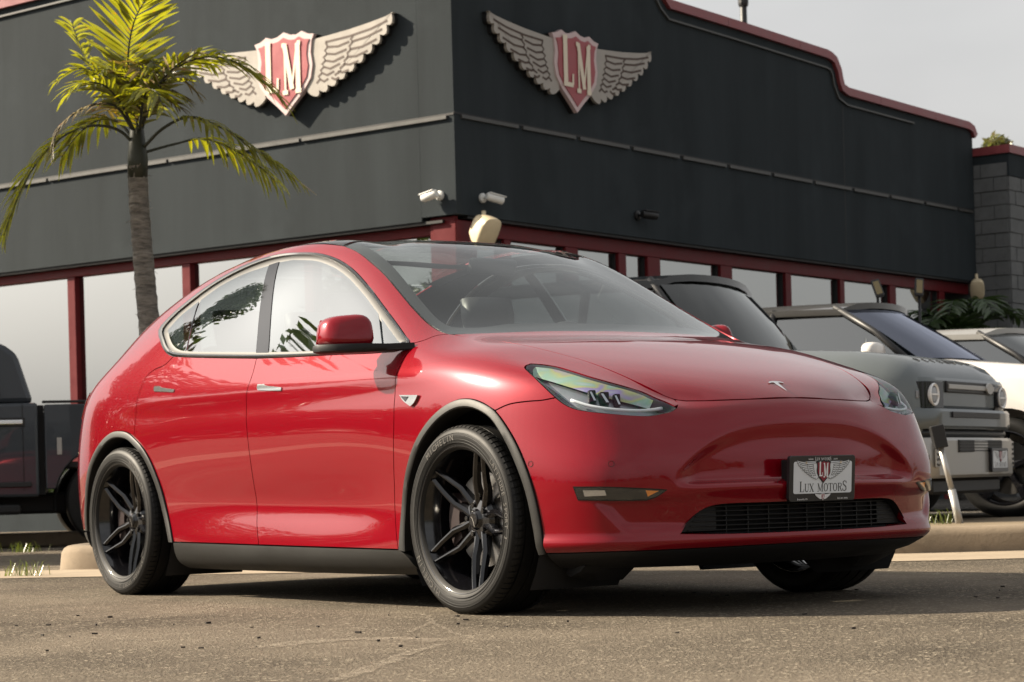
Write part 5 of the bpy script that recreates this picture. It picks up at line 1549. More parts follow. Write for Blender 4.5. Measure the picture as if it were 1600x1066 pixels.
# ------------------------------------------------------------------ cabin
cab = MB()
vs = []; fs = []
ys = np.linspace(-.70, .70, 9)
for y in ys:
    k = 1 - .10 * (y / .7) ** 2
    for (x, z) in ((2.55, 1.02), (2.30, 1.035), (2.05, 1.03), (1.93, 1.00), (1.90, .93), (1.98, .80), (2.0, .6)):
        vs.append((x * 1.0 - (.10 * (y / .7) ** 2), y, z * (1 - .012 * (y / .7) ** 2)))
for i in range(8):
    for e in range(6): fs.append((i*7+e, i*7+e+1, (i+1)*7+e+1, (i+1)*7+e))
cab.add(vs, fs).build('dashboard', M_PLASTIC, red_car, smooth=True)
MB().box((1.88, .0, 1.03), (.015, .36, .21)).build('centre_screen', M_GLOSSBLACK, red_car, bevel=.004)
ring = [(1.80 + .05 * sin(t) * .6, .37 + .185 * cos(t), 1.01 + .175 * sin(t)) for t in np.linspace(0, 2 * pi, 29)]
st = MB().tube(ring, .016, 8, False).build('steering_wheel', M_FABRIC, red_car, smooth=True)
MB().box((1.815, .37, .995), (.03, .30, .05)).build('steering_spoke', M_PLASTIC, st, bevel=.008)
def seat(x, y, w):
    s = MB()
    def slab(pts, wid, nm):
        vs = []; fs = []
        m = len(pts)
        for j, (dy, k) in enumerate(((-1, .0), (-.9, .8), (-.5, 1), (.5, 1), (.9, .8), (1, .0))):
            for (px, pz, th, nx, nz) in pts: vs.append((px + nx * th * k, y + dy * wid / 2, pz + nz * th * k))
            for (px, pz, th, nx, nz) in pts[::-1]: vs.append((px - nx * th * k, y + dy * wid / 2, pz - nz * th * k))
        q = 2 * m
        for j in range(5):
            for e in range(q): fs.append((j*q+e, j*q+(e+1) % q, (j+1)*q+(e+1) % q, (j+1)*q+e))
        return MB().add(vs, fs).build(nm, M_FABRIC, red_car, smooth=True)
    slab([(x + .25, .66, .07, 0, 1), (x, .63, .08, 0, 1), (x - .25, .60, .07, 0, 1)], w, 'seat_cushion')
    slab([(x - .22, .62, .06, 1, .2), (x - .30, .85, .075, 1, .2), (x - .37, 1.08, .065, 1, .2), (x - .40, 1.17, .05, 1, .2)], w * .95, 'seat_back')
    slab([(x - .395, 1.18, .035, 1, .15), (x - .41, 1.27, .055, 1, .15), (x - .425, 1.35, .045, 1, .15)], .27, 'headrest')
for y in (-.37, .37): seat(1.62, y, .52)
for y in (-.40, .0, .40): seat(.62, y, .44)
# door cards and roof lining keep the cabin dark
mb = MB()
for s in (-1, 1): mb.add([(2.45, s*.84, .95), (2.45, s*.84, .3), (.35, s*.84, .3), (.35, s*.84, 1.03)], [(0, 1, 2, 3)])
mb.build('door_card', M_PLASTIC, red_car)
for y0, y1 in ((-.615, -.52), (.52, .615)):      # side rails and cross bar of the glass roof
    rv = []
    for x in np.linspace(.45, 1.60, 8):
        for y in (y0, y1): h, n = on_base((x, y, 1.5), Plan, -.02); rv.append(h)
    MB().add(rv, [(2*i, 2*i+1, 2*i+3, 2*i+2) for i in range(7)]).build('roof_rail', M_PLASTIC, red_car, smooth=True)
for x0, x1 in ((1.50, 1.66), (.80, .92)):
    rv = []
    for y in np.linspace(-.55, .55, 7):
        for x in (x0, x1): h, n = on_base((x, y, 1.5), Plan, -.022); rv.append(h)
    MB().add(rv, [(2*i, 2*i+1, 2*i+3, 2*i+2) for i in range(6)]).build('roof_bar', M_PLASTIC, red_car, smooth=True)
MB().box((1.78, 0, 1.435), (.035, .24, .07), Matrix.Rotation(radians(20), 3, 'Y')).build('inner_mirror', M_PLASTIC, red_car, bevel=.01)
# ------------------------------------------------------------------ signs on the walls
M_CREAM = plain('sign_cream', (.31, .285, .255), .45, var=.06)
M_FEATHERLINE = plain('sign_brown_line', (.06, .035, .025), .6)
M_SIGNRIM = plain('sign_pink_rim', (.52, .40, .40), .45, var=.05)
M_SIGNRED = plain('sign_red', (.30, .055, .065), .42, var=.08)
M_SIGNCREAM = plain('sign_letter_cream', (.66, .58, .46), .5)
def wall_sign(which, tc, zc, k, label):
    d, n = wall_frame(which)
    e = empty('winged_sign')
    xax = d if which == 'R' else -d
    Mx = Matrix((xax, -n, UP)).transposed().to_4x4()
    Mx.translation = BC + d * tc + UP * zc + n * .075
    e.matrix_world = Mx @ Matrix.Diagonal((1, 1, .90, 1))
    for m in (1, -1):
        poly = [(m * x * k * 1.0, z * k) for x, z in WING]
        if m == -1: poly = poly[::-1]
        MB().prism([(x, z) for x, z in poly], .02, .072).build('wing_return', M_SLATE, e)
    MB().prism([(x * k, z * k) for x, z in SHIELD], .012, .074).build('shield_return', M_SLATE, e)
    badge(e, k, (M_CREAM, M_FEATHERLINE, M_SIGNRIM, M_SIGNRED, M_SIGNCREAM), depth=.035)
    tag(e, label, 'sign', 'winged shield signs on the showroom')
    return e
wall_sign('R', 1.98, 4.91, 1.49, 'winged LM shield sign in shade, on the wall right of the building corner')
wall_sign('L', 2.18, 4.92, 1.50, 'winged LM shield sign in sunlight, partly behind palm fronds')

# ------------------------------------------------------------------ cameras and flood lamps on the building
M_WHITEP = plain('white_housing', (.62, .62, .60), .4, var=.05)
M_CREAMP = plain('cream_housing', (.55, .46, .31), .5, var=.10)
M_BLACKP = plain('black_housing', (.012, .012, .013), .45)
def wall_point(which, t, z, q=0):
    d, n = wall_frame(which); return BC + d * t + UP * z + n * q
def bullet_camera(which, t, z, aim, mat, label, s=1.0):
    p = wall_point(which, t, z); d, n = wall_frame(which)
    e = empty('bullet_camera', tuple(p)); tag(e, label, 'camera', 'security cameras on the fascia')
    MB().lathe([(0, 0), (.045*s, 0), (.045*s, .02*s), (.03*s, .03*s), (0, .03*s)], 20, 'Z').build('mount', mat, e, ang=40).matrix_local = n.to_track_quat('Z', 'Y').to_matrix().to_4x4()
    a = Vector(aim).normalized(); q0 = n * .035 * s; q1 = n * .10 * s
    MB().tube([q0 * .6, q1], .014 * s, 8).build('arm', mat, e, smooth=True)
    b = MB().lathe([(0, -.07*s), (.030*s, -.07*s), (.038*s, -.055*s), (.040*s, .09*s), (.034*s, .10*s), (.034*s, .085*s), (0, .085*s)], 20, 'Z').build('body', mat, e, ang=40)
    b.matrix_local = Matrix.Translation(q1 + a * .03 * s) @ a.to_track_quat('Z', 'Y').to_matrix().to_4x4()
    l = MB().lathe([(0, .086*s), (.03*s, .086*s), (.03*s, .08*s)], 16, 'Z').build('lens', M_BLACKP, b)
    MB().box((0, .036 * s, .03 * s), (.075 * s, .010 * s, .17 * s)).build('sun_hood', mat, b, bevel=.004)
bullet_camera('L', .20, 3.40, tuple(BL * .95 + Vector((0, 0, -.18))), M_WHITEP, 'white bullet security camera on left face of the building corner', 1.1)
bullet_camera('R', .42, 3.39, tuple(BR * .9 + NR * .5 + Vector((0, 0, -.25))), M_WHITEP, 'white bullet security camera on right face of the building corner', 1.1)
bullet_camera('R', 3.22, 3.44, tuple(BR * .95 + NR * .3 + Vector((0, 0, -.05))), M_BLACKP, 'small black security camera on the dark fascia above windows', 1.2)
def flood_horn(loc, aim, label, s=1.0):
    e = empty('flood_lamp', tuple(loc)); tag(e, label, 'lamp', 'cream flood lamps under the fascia')
    a = Vector(aim).normalized(); M0 = a.to_track_quat('Z', 'Y').to_matrix().to_4x4()
    prof = []
    vs = []; fs = []; lev = [(.055, -.13), (.105, -.115), (.135, -.04), (.150, .05), (.152, .085), (.135, .098)]
    for r, zz in lev:
        for kx in range(24):
            t = 2 * pi * kx / 24; c_, s_ = cos(t), sin(t)
            sx = math.copysign(abs(c_) ** .6, c_) * r * .80; sy = math.copysign(abs(s_) ** .6, s_) * r * 1.15
            vs.append((sx * s, sy * s, zz * s))
    for i in range(len(lev) - 1):
        for kx in range(24): fs.append((i*24+kx, i*24+(kx+1) % 24, (i+1)*24+(kx+1) % 24, (i+1)*24+kx))
    fs += [tuple(range(24))[::-1], tuple(5*24 + kx for kx in range(24))]
    MB().add(vs, fs).build('housing', M_CREAMP, e, ang=50).matrix_local = M0
    MB().tube([(0, 0, .02), (0, .05, .20)], .022, 8).build('bracket', M_CREAMP, e, smooth=True)
flood_horn(wall_point('R', .16, 3.02, .22), (.55, -.62, -.55), 'cream flood lamp hanging under the building corner', 1.0)
flood_horn(wall_point('R', 11.35, 3.06, .25), (-.2, -.8, -.55), 'cream flood lamp below the far right end of the fascia', .82)
# two amber work lamps on thin posts
M_LAMPAMBER = plain('amber_glass', (.16, .12, .045), .2, coat=.5)
for (x, y, lab, tilt) in ((2.98 * 1.22, 26.6 - 5.0, 'left of the two work lamps on posts before the shop windows', -.25), (3.30 * 1.225, 26.6 - 5.0, 'right of the two work lamps on posts before the shop windows', .12)):
    e = empty('work_lamp', (x, y, .115)); tag(e, lab, 'lamp', 'work lamps on posts')
    MB().tube([(0, 0, 0), (0, 0, 2.10)], .014, 8).build('post', M_BLACKP, e, smooth=True)
    R = Matrix.Rotation(tilt, 3, 'Y') @ Matrix.Rotation(-.35, 3, 'X')
    h = MB().box((0, 0, 2.19), (.085, .045, .19), R).build('housing', M_BLACKP, e, bevel=.012)
    MB().box(tuple(Vector((0, 0, 2.19)) + R @ Vector((0, -.0245, .0))), (.058, .006, .14), R).build('glass', M_LAMPAMBER, h)
# lamp pole behind the roof
e = empty('light_pole', (.1108 * 40, 40, 0)); tag(e, 'dark light pole rising behind the red roof coping', 'pole')
MB().tube([(0, 0, 0), (0, 0, 7.6), (0, 0, 10.5)], [.12, .065, .06], 12).build('shaft', M_BLACKP, e, smooth=True)
MB().lathe([(.085, 9.05), (.095, 9.1), (.095, 9.2), (.07, 9.25)], 12, 'Z').build('collar', M_BLACKP, e)
MB().box((.12, 0, 9.28), (.22, .06, .05)).build('bracket', M_BLACKP, e)
# leaning stake with a black block
M_GALV = plain('galvanised_pipe', (.42, .41, .39), .42, metal=.6, var=.1)
e = empty('leaning_stake', (2.905, 14.28, .15)); tag(e, 'leaning silver stake with a black block on top beside the kerb', 'stake')
MB().tube([(0, 0, -.05), (-.055, 0, .22)], .026, 12).build('sleeve', M_GALV, e, smooth=True)
MB().tube([(-.05, 0, .20), (-.12, 0, .50)], .019, 12).build('rod', M_GALV, e, smooth=True)
MB().box((-.132, 0, .565), (.085, .085, .15), Matrix.Rotation(-.20, 3, 'Y')).build('block', M_BLACKP, e, bevel=.006)

# ------------------------------------------------------------------ palms
def leaf_mat(name, col, trans, tcol=None):
    n = NT(name); n.n.remove(n.b); out = n.n['Material Output']
    v = n.coords(); f = n.noise(v, 3.0, 3, .6); g = n.noise(v, 23.0, 2, .5)
    c = n.mix(n.ramp(f, [(.3, 0), (.7, 1)]), tuple(x * .62 for x in col), tuple(x * 1.3 for x in col))
    c = n.mix(n.ramp(g, [(.62, 0), (.74, .8)]), c, (col[0] * 1.6, col[1] * .75, col[2] * .7))
    di = n.node('ShaderNodeBsdfDiffuse'); tr = n.node('ShaderNodeBsdfTranslucent'); gl = n.node('ShaderNodeBsdfGlossy'); gl.inputs['Roughness'].default_value = .35
    n.link(c, di.inputs[0]); tc = n.mix(1.0, c, tcol or (1.5, 1.5, .8), 'MULTIPLY'); n.link(tc, tr.inputs[0]); gl.inputs[0].default_value = (1, 1, 1, 1)
    m1 = n.node('ShaderNodeMixShader'); m1.inputs[0].default_value = trans; n.link(di.outputs[0], m1.inputs[1]); n.link(tr.outputs[0], m1.inputs[2])
    m2 = n.node('ShaderNodeMixShader'); m2.inputs[0].default_value = .06; n.link(m1.outputs[0], m2.inputs[1]); n.link(gl.outputs[0], m2.inputs[2])
    n.link(m2.outputs[0], out.inputs[0]); return n.m
M_PALMLEAF = leaf_mat('palm_leaflet', (.125, .140, .014), .56, (2.2, 1.95, .5))
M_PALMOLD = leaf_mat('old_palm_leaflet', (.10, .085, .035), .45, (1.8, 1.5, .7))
M_PALMDARK = leaf_mat('dark_palm_leaf', (.035, .065, .020), .25)  # the bushy palm's own dark green
M_DEADLEAF = leaf_mat('dry_palm_leaf', (.34, .29, .19), .3, (1.2, 1.1, .9))
M_RACHIS = plain('palm_stalk', (.022, .026, .018), .5)
M_TRUNK = None
def trunk_mat():
    n = NT('palm_bark'); v = n.coords((1, 1, 1)); v2 = n.coords((3, 3, 14))
    a = n.noise(v2, 3, 5, .7, .4); b = n.noise(v, 40, 4, .7)
    n.link(n.mix(n.ramp(a, [(.35, 0), (.65, 1)]), (.085, .078, .070), (.26, .24, .215)), n.b.inputs['Base Color']); n.set(Roughness=.95)
    h = n.node('ShaderNodeMath', operation='ADD'); n.link(a, h.inputs[0]); n.link(b, h.inputs[1]); n.bump(h.outputs[0], .9, .02)
    return n.m
M_TRUNK = trunk_mat()
def frond(parent, path, rnd, mat, leaf_len=.34, n_pairs=26, start=.25, droop=.5, width=.018, stalk=.013, spread=1.0):
    """a stalk along path (points) with folded leaflets on both sides"""
    c = [Vector(p) for p in catmull(path, .03)]
    L = len(c)
    rad = [stalk * (1 - .75 * i / L) for i in range(L)]
    st = MB().tube(c, rad, 6).build('frond', M_RACHIS, parent, smooth=True)
    vs = []; fs = []
    for k in range(n_pairs):
        s = start + (1 - start) * k / n_pairs
        for side in (-1, 1):
            i = min(L - 2, int((s + rnd.uniform(-.008, .008)) * (L - 1)))
            p = c[i]; t = (c[i+1] - c[i]).normalized()
            h = t.cross(UP); h = h.normalized() if h.length > .05 else Vector((1, 0, 0))
            upv = h.cross(t).normalized()
            prof = sin(pi * min(1, .18 + .82 * (1 - abs((s - start) / (1 - start) - .42)))) if False else (.55 + .45 * sin(pi * (s - start) / (1 - start) * .9 + .25))
            ll = leaf_len * prof * rnd.uniform(.75, 1.12)
            d = (t * rnd.uniform(.45, .85) + h * side * spread * rnd.uniform(.7, 1.0) + upv * rnd.uniform(.05, .35)).normalized()
            w = width * rnd.uniform(.7, 1.1)
            pts = []; q = p.copy(); dd = d.copy(); m = 5
            for j in range(m):
                pts.append(q.copy()); dd = (dd + Vector((0, 0, -1)) * droop * .34 * rnd.uniform(.6, 1.3)).normalized(); q = q + dd * ll / (m - 1)
            b0 = len(vs)
            for j, q in enumerate(pts):
                tt = (pts[min(j+1, m-1)] - pts[max(j-1, 0)]).normalized()
                sd = tt.cross(upv + Vector((rnd.uniform(-.2, .2), rnd.uniform(-.2, .2), 0))); sd = sd.normalized() if sd.length > .05 else h
                fold = upv * w * .35
                ww = w * (.45, 1.0, 1.0, .75, .06)[j]
                vs += [q - sd * ww + fold * (ww / w), q, q + sd * ww + fold * (ww / w)]
            for j in range(m - 1):
                a = b0 + j * 3
                fs += [(a, a+1, a+4, a+3), (a+1, a+2, a+5, a+4)]
    lf = MB().add(vs, fs).build('leaflets', mat, st, fixn=False); lf['kind'] = 'stuff'
    return st
PD = 16.6                         # distance of the palm
def pp(px, py, dy=0.0):           # plan position of the palm's limbs, metres from its foot
    return ((px - 229) / 207.5, dy, (757 - py) / 207.5 + .479 + .0)
palm = empty('palm_tree', (-2.70, PD, 0)); tag(palm, 'small palm tree with yellow green fronds before the showroom wall', 'palm')
tr = [(.04, 0, 0), (.03, 0, .7), (0.01, 0, 1.5), (-.03, 0, 2.2), (-.055, 0, 2.70), (-.06, 0, 2.95)]
c = catmull(tr, .035); vs = []; fs = []; rnd = random.Random(11); nseg = 18
for i, p in enumerate(c):
    r = .090 - .018 * i / len(c) + (.004 if i % 4 == 0 else 0) + rnd.uniform(-.0015, .0015)
    for k in range(nseg):
        a = 2 * pi * k / nseg; rr = r * (1 + rnd.uniform(-.035, .035)); vs.append((p[0] + rr * cos(a), p[1] + rr * sin(a), p[2]))
for i in range(len(c) - 1):
    for k in range(nseg): fs.append((i*nseg+k, i*nseg+(k+1) % nseg, (i+1)*nseg+(k+1) % nseg, (i+1)*nseg+k))
MB().add(vs, fs).build('trunk', M_TRUNK, palm, smooth=True)
mb = MB()
for i in range(70):               # torn fibres on the bark
    p = c[rnd.randrange(len(c))]; a = rnd.uniform(0, 2 * pi); r = .08
    q = Vector((p[0] + r * cos(a), p[1] + r * sin(a), p[2])); o = Vector((cos(a), sin(a), rnd.uniform(-1, .8))).normalized() * rnd.uniform(.015, .045)
    mb.tube([q, q + o], [.003, .0008], 4)
fb = mb.build('bark_fibres', M_TRUNK, palm); fb['kind'] = 'stuff'
MB().tube([(-.06, 0, 2.86), (-.055, 0, 3.0), (-.06, .02, 3.25), (-.07, 0, 3.45)], [.075, .078, .05, .015], 12).build('crown_shaft', M_RACHIS, palm, smooth=True)
rnd = random.Random(4)
F = [
 ([pp(218,215), pp(190,188,-.05), pp(150,182,-.10), pp(105,200,-.14), pp(60,250,-.18), pp(28,315,-.20), pp(14,352,-.2)], .42, 30, .30, .55),
 ([pp(214,190,.05), pp(190,150,.08), pp(160,110,.15), pp(135,70,.2), pp(118,30,.22), pp(108,0,.25)], .28, 22, .30, .35),
 ([pp(212,180), pp(208,110,-.05), pp(212,60,-.10), pp(226,20,-.18), pp(250,-10,-.28)], .40, 26, .25, .10),
 ([pp(228,180,-.05), pp(252,135,-.12), pp(290,98,-.2), pp(345,86,-.26), pp(395,104,-.30), pp(430,135,-.3), pp(452,158,-.3)], .40, 32, .20, .42),
 ([pp(228,215,-.02), pp(262,190,-.12), pp(305,176,-.2), pp(355,196,-.3), pp(405,228,-.34), pp(448,262,-.36), pp(465,276,-.36)], .40, 28, .30, .75),
 ([pp(225,220,.08), pp(270,202,.25), pp(310,190,.40), pp(355,205,.52), pp(398,235,.6), pp(425,262,.64)], .36, 22, .35, .75),
 ([pp(212,205,.1), pp(185,170,.2), pp(150,158,.3), pp(112,178,.36), pp(82,215,.38)], .36, 22, .30, .6),
 ([pp(220,190,.1), pp(235,130,.2), pp(262,80,.34), pp(300,58,.45), pp(335,70,.5)], .34, 20, .25, .35),
 ([pp(216,190,-.1), pp(200,150,-.25), pp(178,128,-.36), pp(150,130,-.45), pp(130,150,-.48)], .30, 18, .25, .5),
 ([pp(224,190,-.08), pp(236,155,-.25), pp(250,142,-.42), pp(268,150,-.55), pp(280,180,-.60)], .30, 18, .2, .6),
 ([pp(214,195,.08), pp(196,165,.1), pp(186,130,.12), pp(188,95,.10), pp(198,62,.08)], .26, 16, .2, .2),
]
for path, ll, npair, st, dr in F: frond(palm, path, rnd, M_PALMLEAF, ll * 1.1, npair, st, dr)
for i in range(13):                # short inner fronds fill the heart of the crown
    a = rnd.uniform(0, 2 * pi); ln = rnd.uniform(.28, .60); h = rnd.uniform(.30, .62)
    p0 = Vector((-.06, 0, 3.10 + rnd.uniform(-.06, .12))); dv = Vector((cos(a), sin(a) * .8, 0))
    frond(palm, [p0, p0 + dv * ln * .35 + UP * h * .8, p0 + dv * ln * .75 + UP * h * .95, p0 + dv * ln * 1.1 + UP * h * .7], rnd, M_PALMLEAF if i % 3 else M_PALMOLD, .26, 13, .22, .45, .015, .008)
frond(palm, [pp(215,190,-.12), pp(190,155,-.2), pp(150,160,-.3), pp(110,195,-.36), pp(98,240,-.38)], rnd, M_DEADLEAF, .22, 14, .3, .7, .012)
frond(palm, [pp(224,185,-.1), pp(250,140,-.22), pp(285,105,-.3), pp(330,80,-.36)], rnd, M_DEADLEAF, .22, 12, .25, .4, .010)
MB().tube([pp(462,274,-.36), pp(480,288,-.36), pp(502,306,-.36)], [.005, .004, .002], 5).build('frond_tip', M_DEADLEAF, palm)
# dark palm against the block wall
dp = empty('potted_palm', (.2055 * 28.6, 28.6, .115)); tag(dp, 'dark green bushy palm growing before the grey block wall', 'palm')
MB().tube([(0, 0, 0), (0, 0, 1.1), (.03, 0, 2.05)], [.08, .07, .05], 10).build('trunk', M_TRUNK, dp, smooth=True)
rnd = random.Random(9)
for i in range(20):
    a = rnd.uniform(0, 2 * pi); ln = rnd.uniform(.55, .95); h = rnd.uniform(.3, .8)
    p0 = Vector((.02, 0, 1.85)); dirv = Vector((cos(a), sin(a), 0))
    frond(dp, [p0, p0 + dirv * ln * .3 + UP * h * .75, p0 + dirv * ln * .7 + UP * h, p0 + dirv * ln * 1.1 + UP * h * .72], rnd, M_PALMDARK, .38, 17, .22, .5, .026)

# ------------------------------------------------------------------ leafy trees: trunk, limbs and a crown of leaf clumps
M_LEAF = leaf_mat('tree_leaf', (.055, .085, .028), .30)
M_LEAFDRY = leaf_mat('sparse_leaf', (.12, .13, .05), .35)
M_BARKT = plain('tree_bark', (.06, .05, .04), .95, var=.3)
def crown_mesh(rnd, blobs, n, size):
    """leaf-sized diamonds spread through the blobs' volume"""
    g = np.random.default_rng(rnd.randrange(1 << 30))
    B = np.array(blobs); cnt = np.maximum(1, (n * B[:, 3]**2 / np.sum(B[:, 3]**2)).astype(int))
    P = np.repeat(B, cnt, axis=0); m = len(P)
    u = g.uniform(-1, 1, m); a = g.uniform(0, 2 * pi, m); r = P[:, 3] * g.uniform(.35, 1.05, m)**.6; s = np.sqrt(1 - u * u)
    c = P[:, :3] + np.stack([r * s * np.cos(a), r * s * np.sin(a), r * u * .9], 1)
    d1 = g.normal(0, 1, (m, 3)) * (1, 1, .6); d1 /= np.linalg.norm(d1, axis=1)[:, None]
    d2 = np.cross(d1, g.normal(0, 1, (m, 3))); d2 /= np.linalg.norm(d2, axis=1)[:, None] + 1e-9
    L = (size * g.uniform(.7, 1.4, m))[:, None]
    V = np.stack([c - d1 * L, c + d2 * L * .42, c + d1 * L, c - d2 * L * .42], 1).reshape(-1, 3)
    return V, np.arange(4 * m).reshape(-1, 4)
def quad_object(name, V, F, mat, parent=None):
    me = bpy.data.meshes.new(name); m = len(F)
    me.vertices.add(len(V)); me.vertices.foreach_set('co', V.astype(np.float32).ravel())
    me.loops.add(4 * m); me.loops.foreach_set('vertex_index', F.astype(np.int32).ravel())
    me.polygons.add(m); me.polygons.foreach_set('loop_start', np.arange(0, 4 * m, 4, dtype=np.int32))
    me.update(calc_edges=True)
    return link(name, me, mat, parent)
def tree(name, loc, h, w, seed, label, group=None, n=7000, size=.09, mat=None, nb=26, low=.25):
    rnd = random.Random(seed); e = empty(name, loc)
    tag(e, label, 'tree', group)
    mb = MB(); mb.tube([(0, 0, 0), (.05, 0, h * .3), (-.04, .05, h * .6), (0, 0, h * .85)], [h * .03, h * .024, h * .014, h * .004], 10)
    for i in range(9):
        a = rnd.uniform(0, 2 * pi); z0 = h * rnd.uniform(.25, .6); l = w * rnd.uniform(.25, .45)
        mb.tube([(0, 0, z0), (cos(a) * l * .5, sin(a) * l * .5, z0 + l * .5), (cos(a) * l, sin(a) * l, z0 + l * .8)], [h * .012, h * .008, h * .003], 6)
    mb.build('trunk', M_BARKT, e, smooth=True)
    blobs = []
    for i in range(nb):
        z = h * rnd.uniform(low, .95); k = sin(pi * min(.95, max(.12, (z / h - low + .18) / (1.12 - low)))); a = rnd.uniform(0, 2 * pi); r = w * .5 * k * rnd.uniform(.2, 1)
        blobs.append((r * cos(a), r * sin(a), z, w * rnd.uniform(.10, .20)))
    vs, fs = crown_mesh(rnd, blobs, n, size)
    cr = quad_object('crown', vs, fs, mat or M_LEAF, e)
    return e
# the tree mirrored in the side windows
tree('leafy_tree', (-13.7, 18.9, 0), 9.4, 6.2, 3, 'leafy green tree mirrored in the side windows of the red car', n=20000, size=.11, low=.10, nb=34)
# bush tops behind the block wing
for i, (x, y, h) in enumerate(((.2185 * 36, 36, 5.95), (.226 * 35.5, 35.5, 6.2), (.234 * 36, 36, 6.0))):
    tree('slender_tree', (x, y, 0), h, 1.3, 40 + i, ('leftmost', 'middle', 'rightmost')[i] + ' of the sparse treetops showing above the grey block wing', 'treetops behind the block wing', n=1500, size=.075, mat=M_LEAFDRY, nb=16, low=.6)
# belt of trees round the lot, seen only as a far mass and in reflections
rnd = random.Random(21); blobs = []
def belt(a0, a1, R, hmin, hmax, n):
    for i in range(n):
        a = radians(a0 + (a1 - a0) * (i + rnd.random()) / n); r = R * rnd.uniform(.92, 1.1); h = rnd.uniform(hmin, hmax)
        x = sin(a) * r; y = cos(a) * r
        for j in range(7):
            z = h * rnd.uniform(.12, .92); w = h * .30 * (1.15 - z / h * .6)
            blobs.append((x + rnd.uniform(-1, 1) * h * .35, y + rnd.uniform(-1, 1) * h * .35, z, w))
belt(-65, -40, 65, 6.5, 8.5, 18); belt(-150, -66, 95, 1.8, 3.6, 60); belt(60, 210, 85, 3.5, 6.0, 70)
vs, fs = crown_mesh(rnd, blobs, 260000, .15)
tb = quad_object('tree_belt', vs, fs, M_LEAF); tag(tb, 'far belt of green trees around the lot', 'trees', kind='stuff')
# weeds at the kerbs
M_WEED = leaf_mat('weed_blade', (.10, .13, .02), .4)
rnd = random.Random(8)
for (x, y, z, n_, lab) in ((-2.98, 13.35, .004, 60, 'tuft of yellow green weeds at the gutter edge on the left'), (-4.28, 19.3, .0, 60, 'tuft of weeds near the far kerb under the pickup'), (-4.75, 19.2, 0, 40, 'small weed tuft by the pickup front tyre'), (2.72, 14.2, .150, 40, 'low weeds on the island by the leaning stake')):
    vs = []; fs = []
    for i in range(n_):
        p = Vector((rnd.gauss(0, .07), rnd.gauss(0, .04), 0)); a = rnd.uniform(0, 2 * pi); h = rnd.uniform(.03, .11); d = Vector((cos(a), sin(a), 0)); s = d.cross(UP) * .0025
        k = len(vs); vs += [p - s, p + s, p + d * h * .4 + UP * h * .8 + s * .7, p + d * h * .4 + UP * h * .8 - s * .7, p + d * h * .9 + UP * h]
        fs += [(k, k+1, k+2, k+3), (k+3, k+2, k+4)]
    o = MB().add(vs, fs).build('weed_tuft', M_WEED, fixn=False); o.location = (x, y, z); tag(o, lab, 'weeds')
# ------------------------------------------------------------------ parked vehicles behind
# vehicle frame: x = 0 at the nose and negative to the rear, y to the left, z up
M_GREY = car_paint('grey_paint', (.12, .135, .14), metal=.35, rough=.40, coat=.6)
M_GREYLOW = plain('silver_bumper', (.34, .33, .31), .38, metal=.5, coat=.3)
M_WHITE = car_paint('white_paint', (.66, .63, .60), metal=.0, rough=.35, coat=.8)
M_BLACKPAINT = car_paint('black_paint', (.010, .012, .015), metal=.2, rough=.25, coat=1.0)
M_ROOFGREY = car_paint('dark_grey_roof', (.06, .058, .055), metal=.3, rough=.35, coat=.7)
M_NAVY = thin_glass('navy_glass', (.06, .07, .13), film=.04, gloss=(.72, .77, .93))
M_TINT = thin_glass('tinted_glass', (.06, .075, .075), film=.02)
M_TRUCKPAINT = car_paint('charcoal_paint', (.048, .054, .062), metal=.2, rough=.35, coat=.6)
M_SIDETINT = thin_glass('side_tint', (.10, .12, .12), film=.16)
FWD = radians(58)
def veh_matrix(nx, ny, z, a=FWD):
    f = Vector((sin(a), -cos(a), 0)); l = Vector((cos(a), sin(a), 0))
    m = Matrix((f, l, UP)).transposed().to_4x4(); m.translation = (nx, ny, z); return m

def loft(secs, ring_n):
    """secs: list of rings (same count) -> quads"""
    vs = [p for r in secs for p in r]; fs = []
    for i in range(len(secs) - 1):
        for k in range(ring_n):
            fs.append((i*ring_n+k, i*ring_n+(k+1) % ring_n, (i+1)*ring_n+(k+1) % ring_n, (i+1)*ring_n+k))
    fs += [tuple(range(ring_n))[::-1], tuple((len(secs)-1)*ring_n + k for k in range(ring_n))]
    return vs, fs

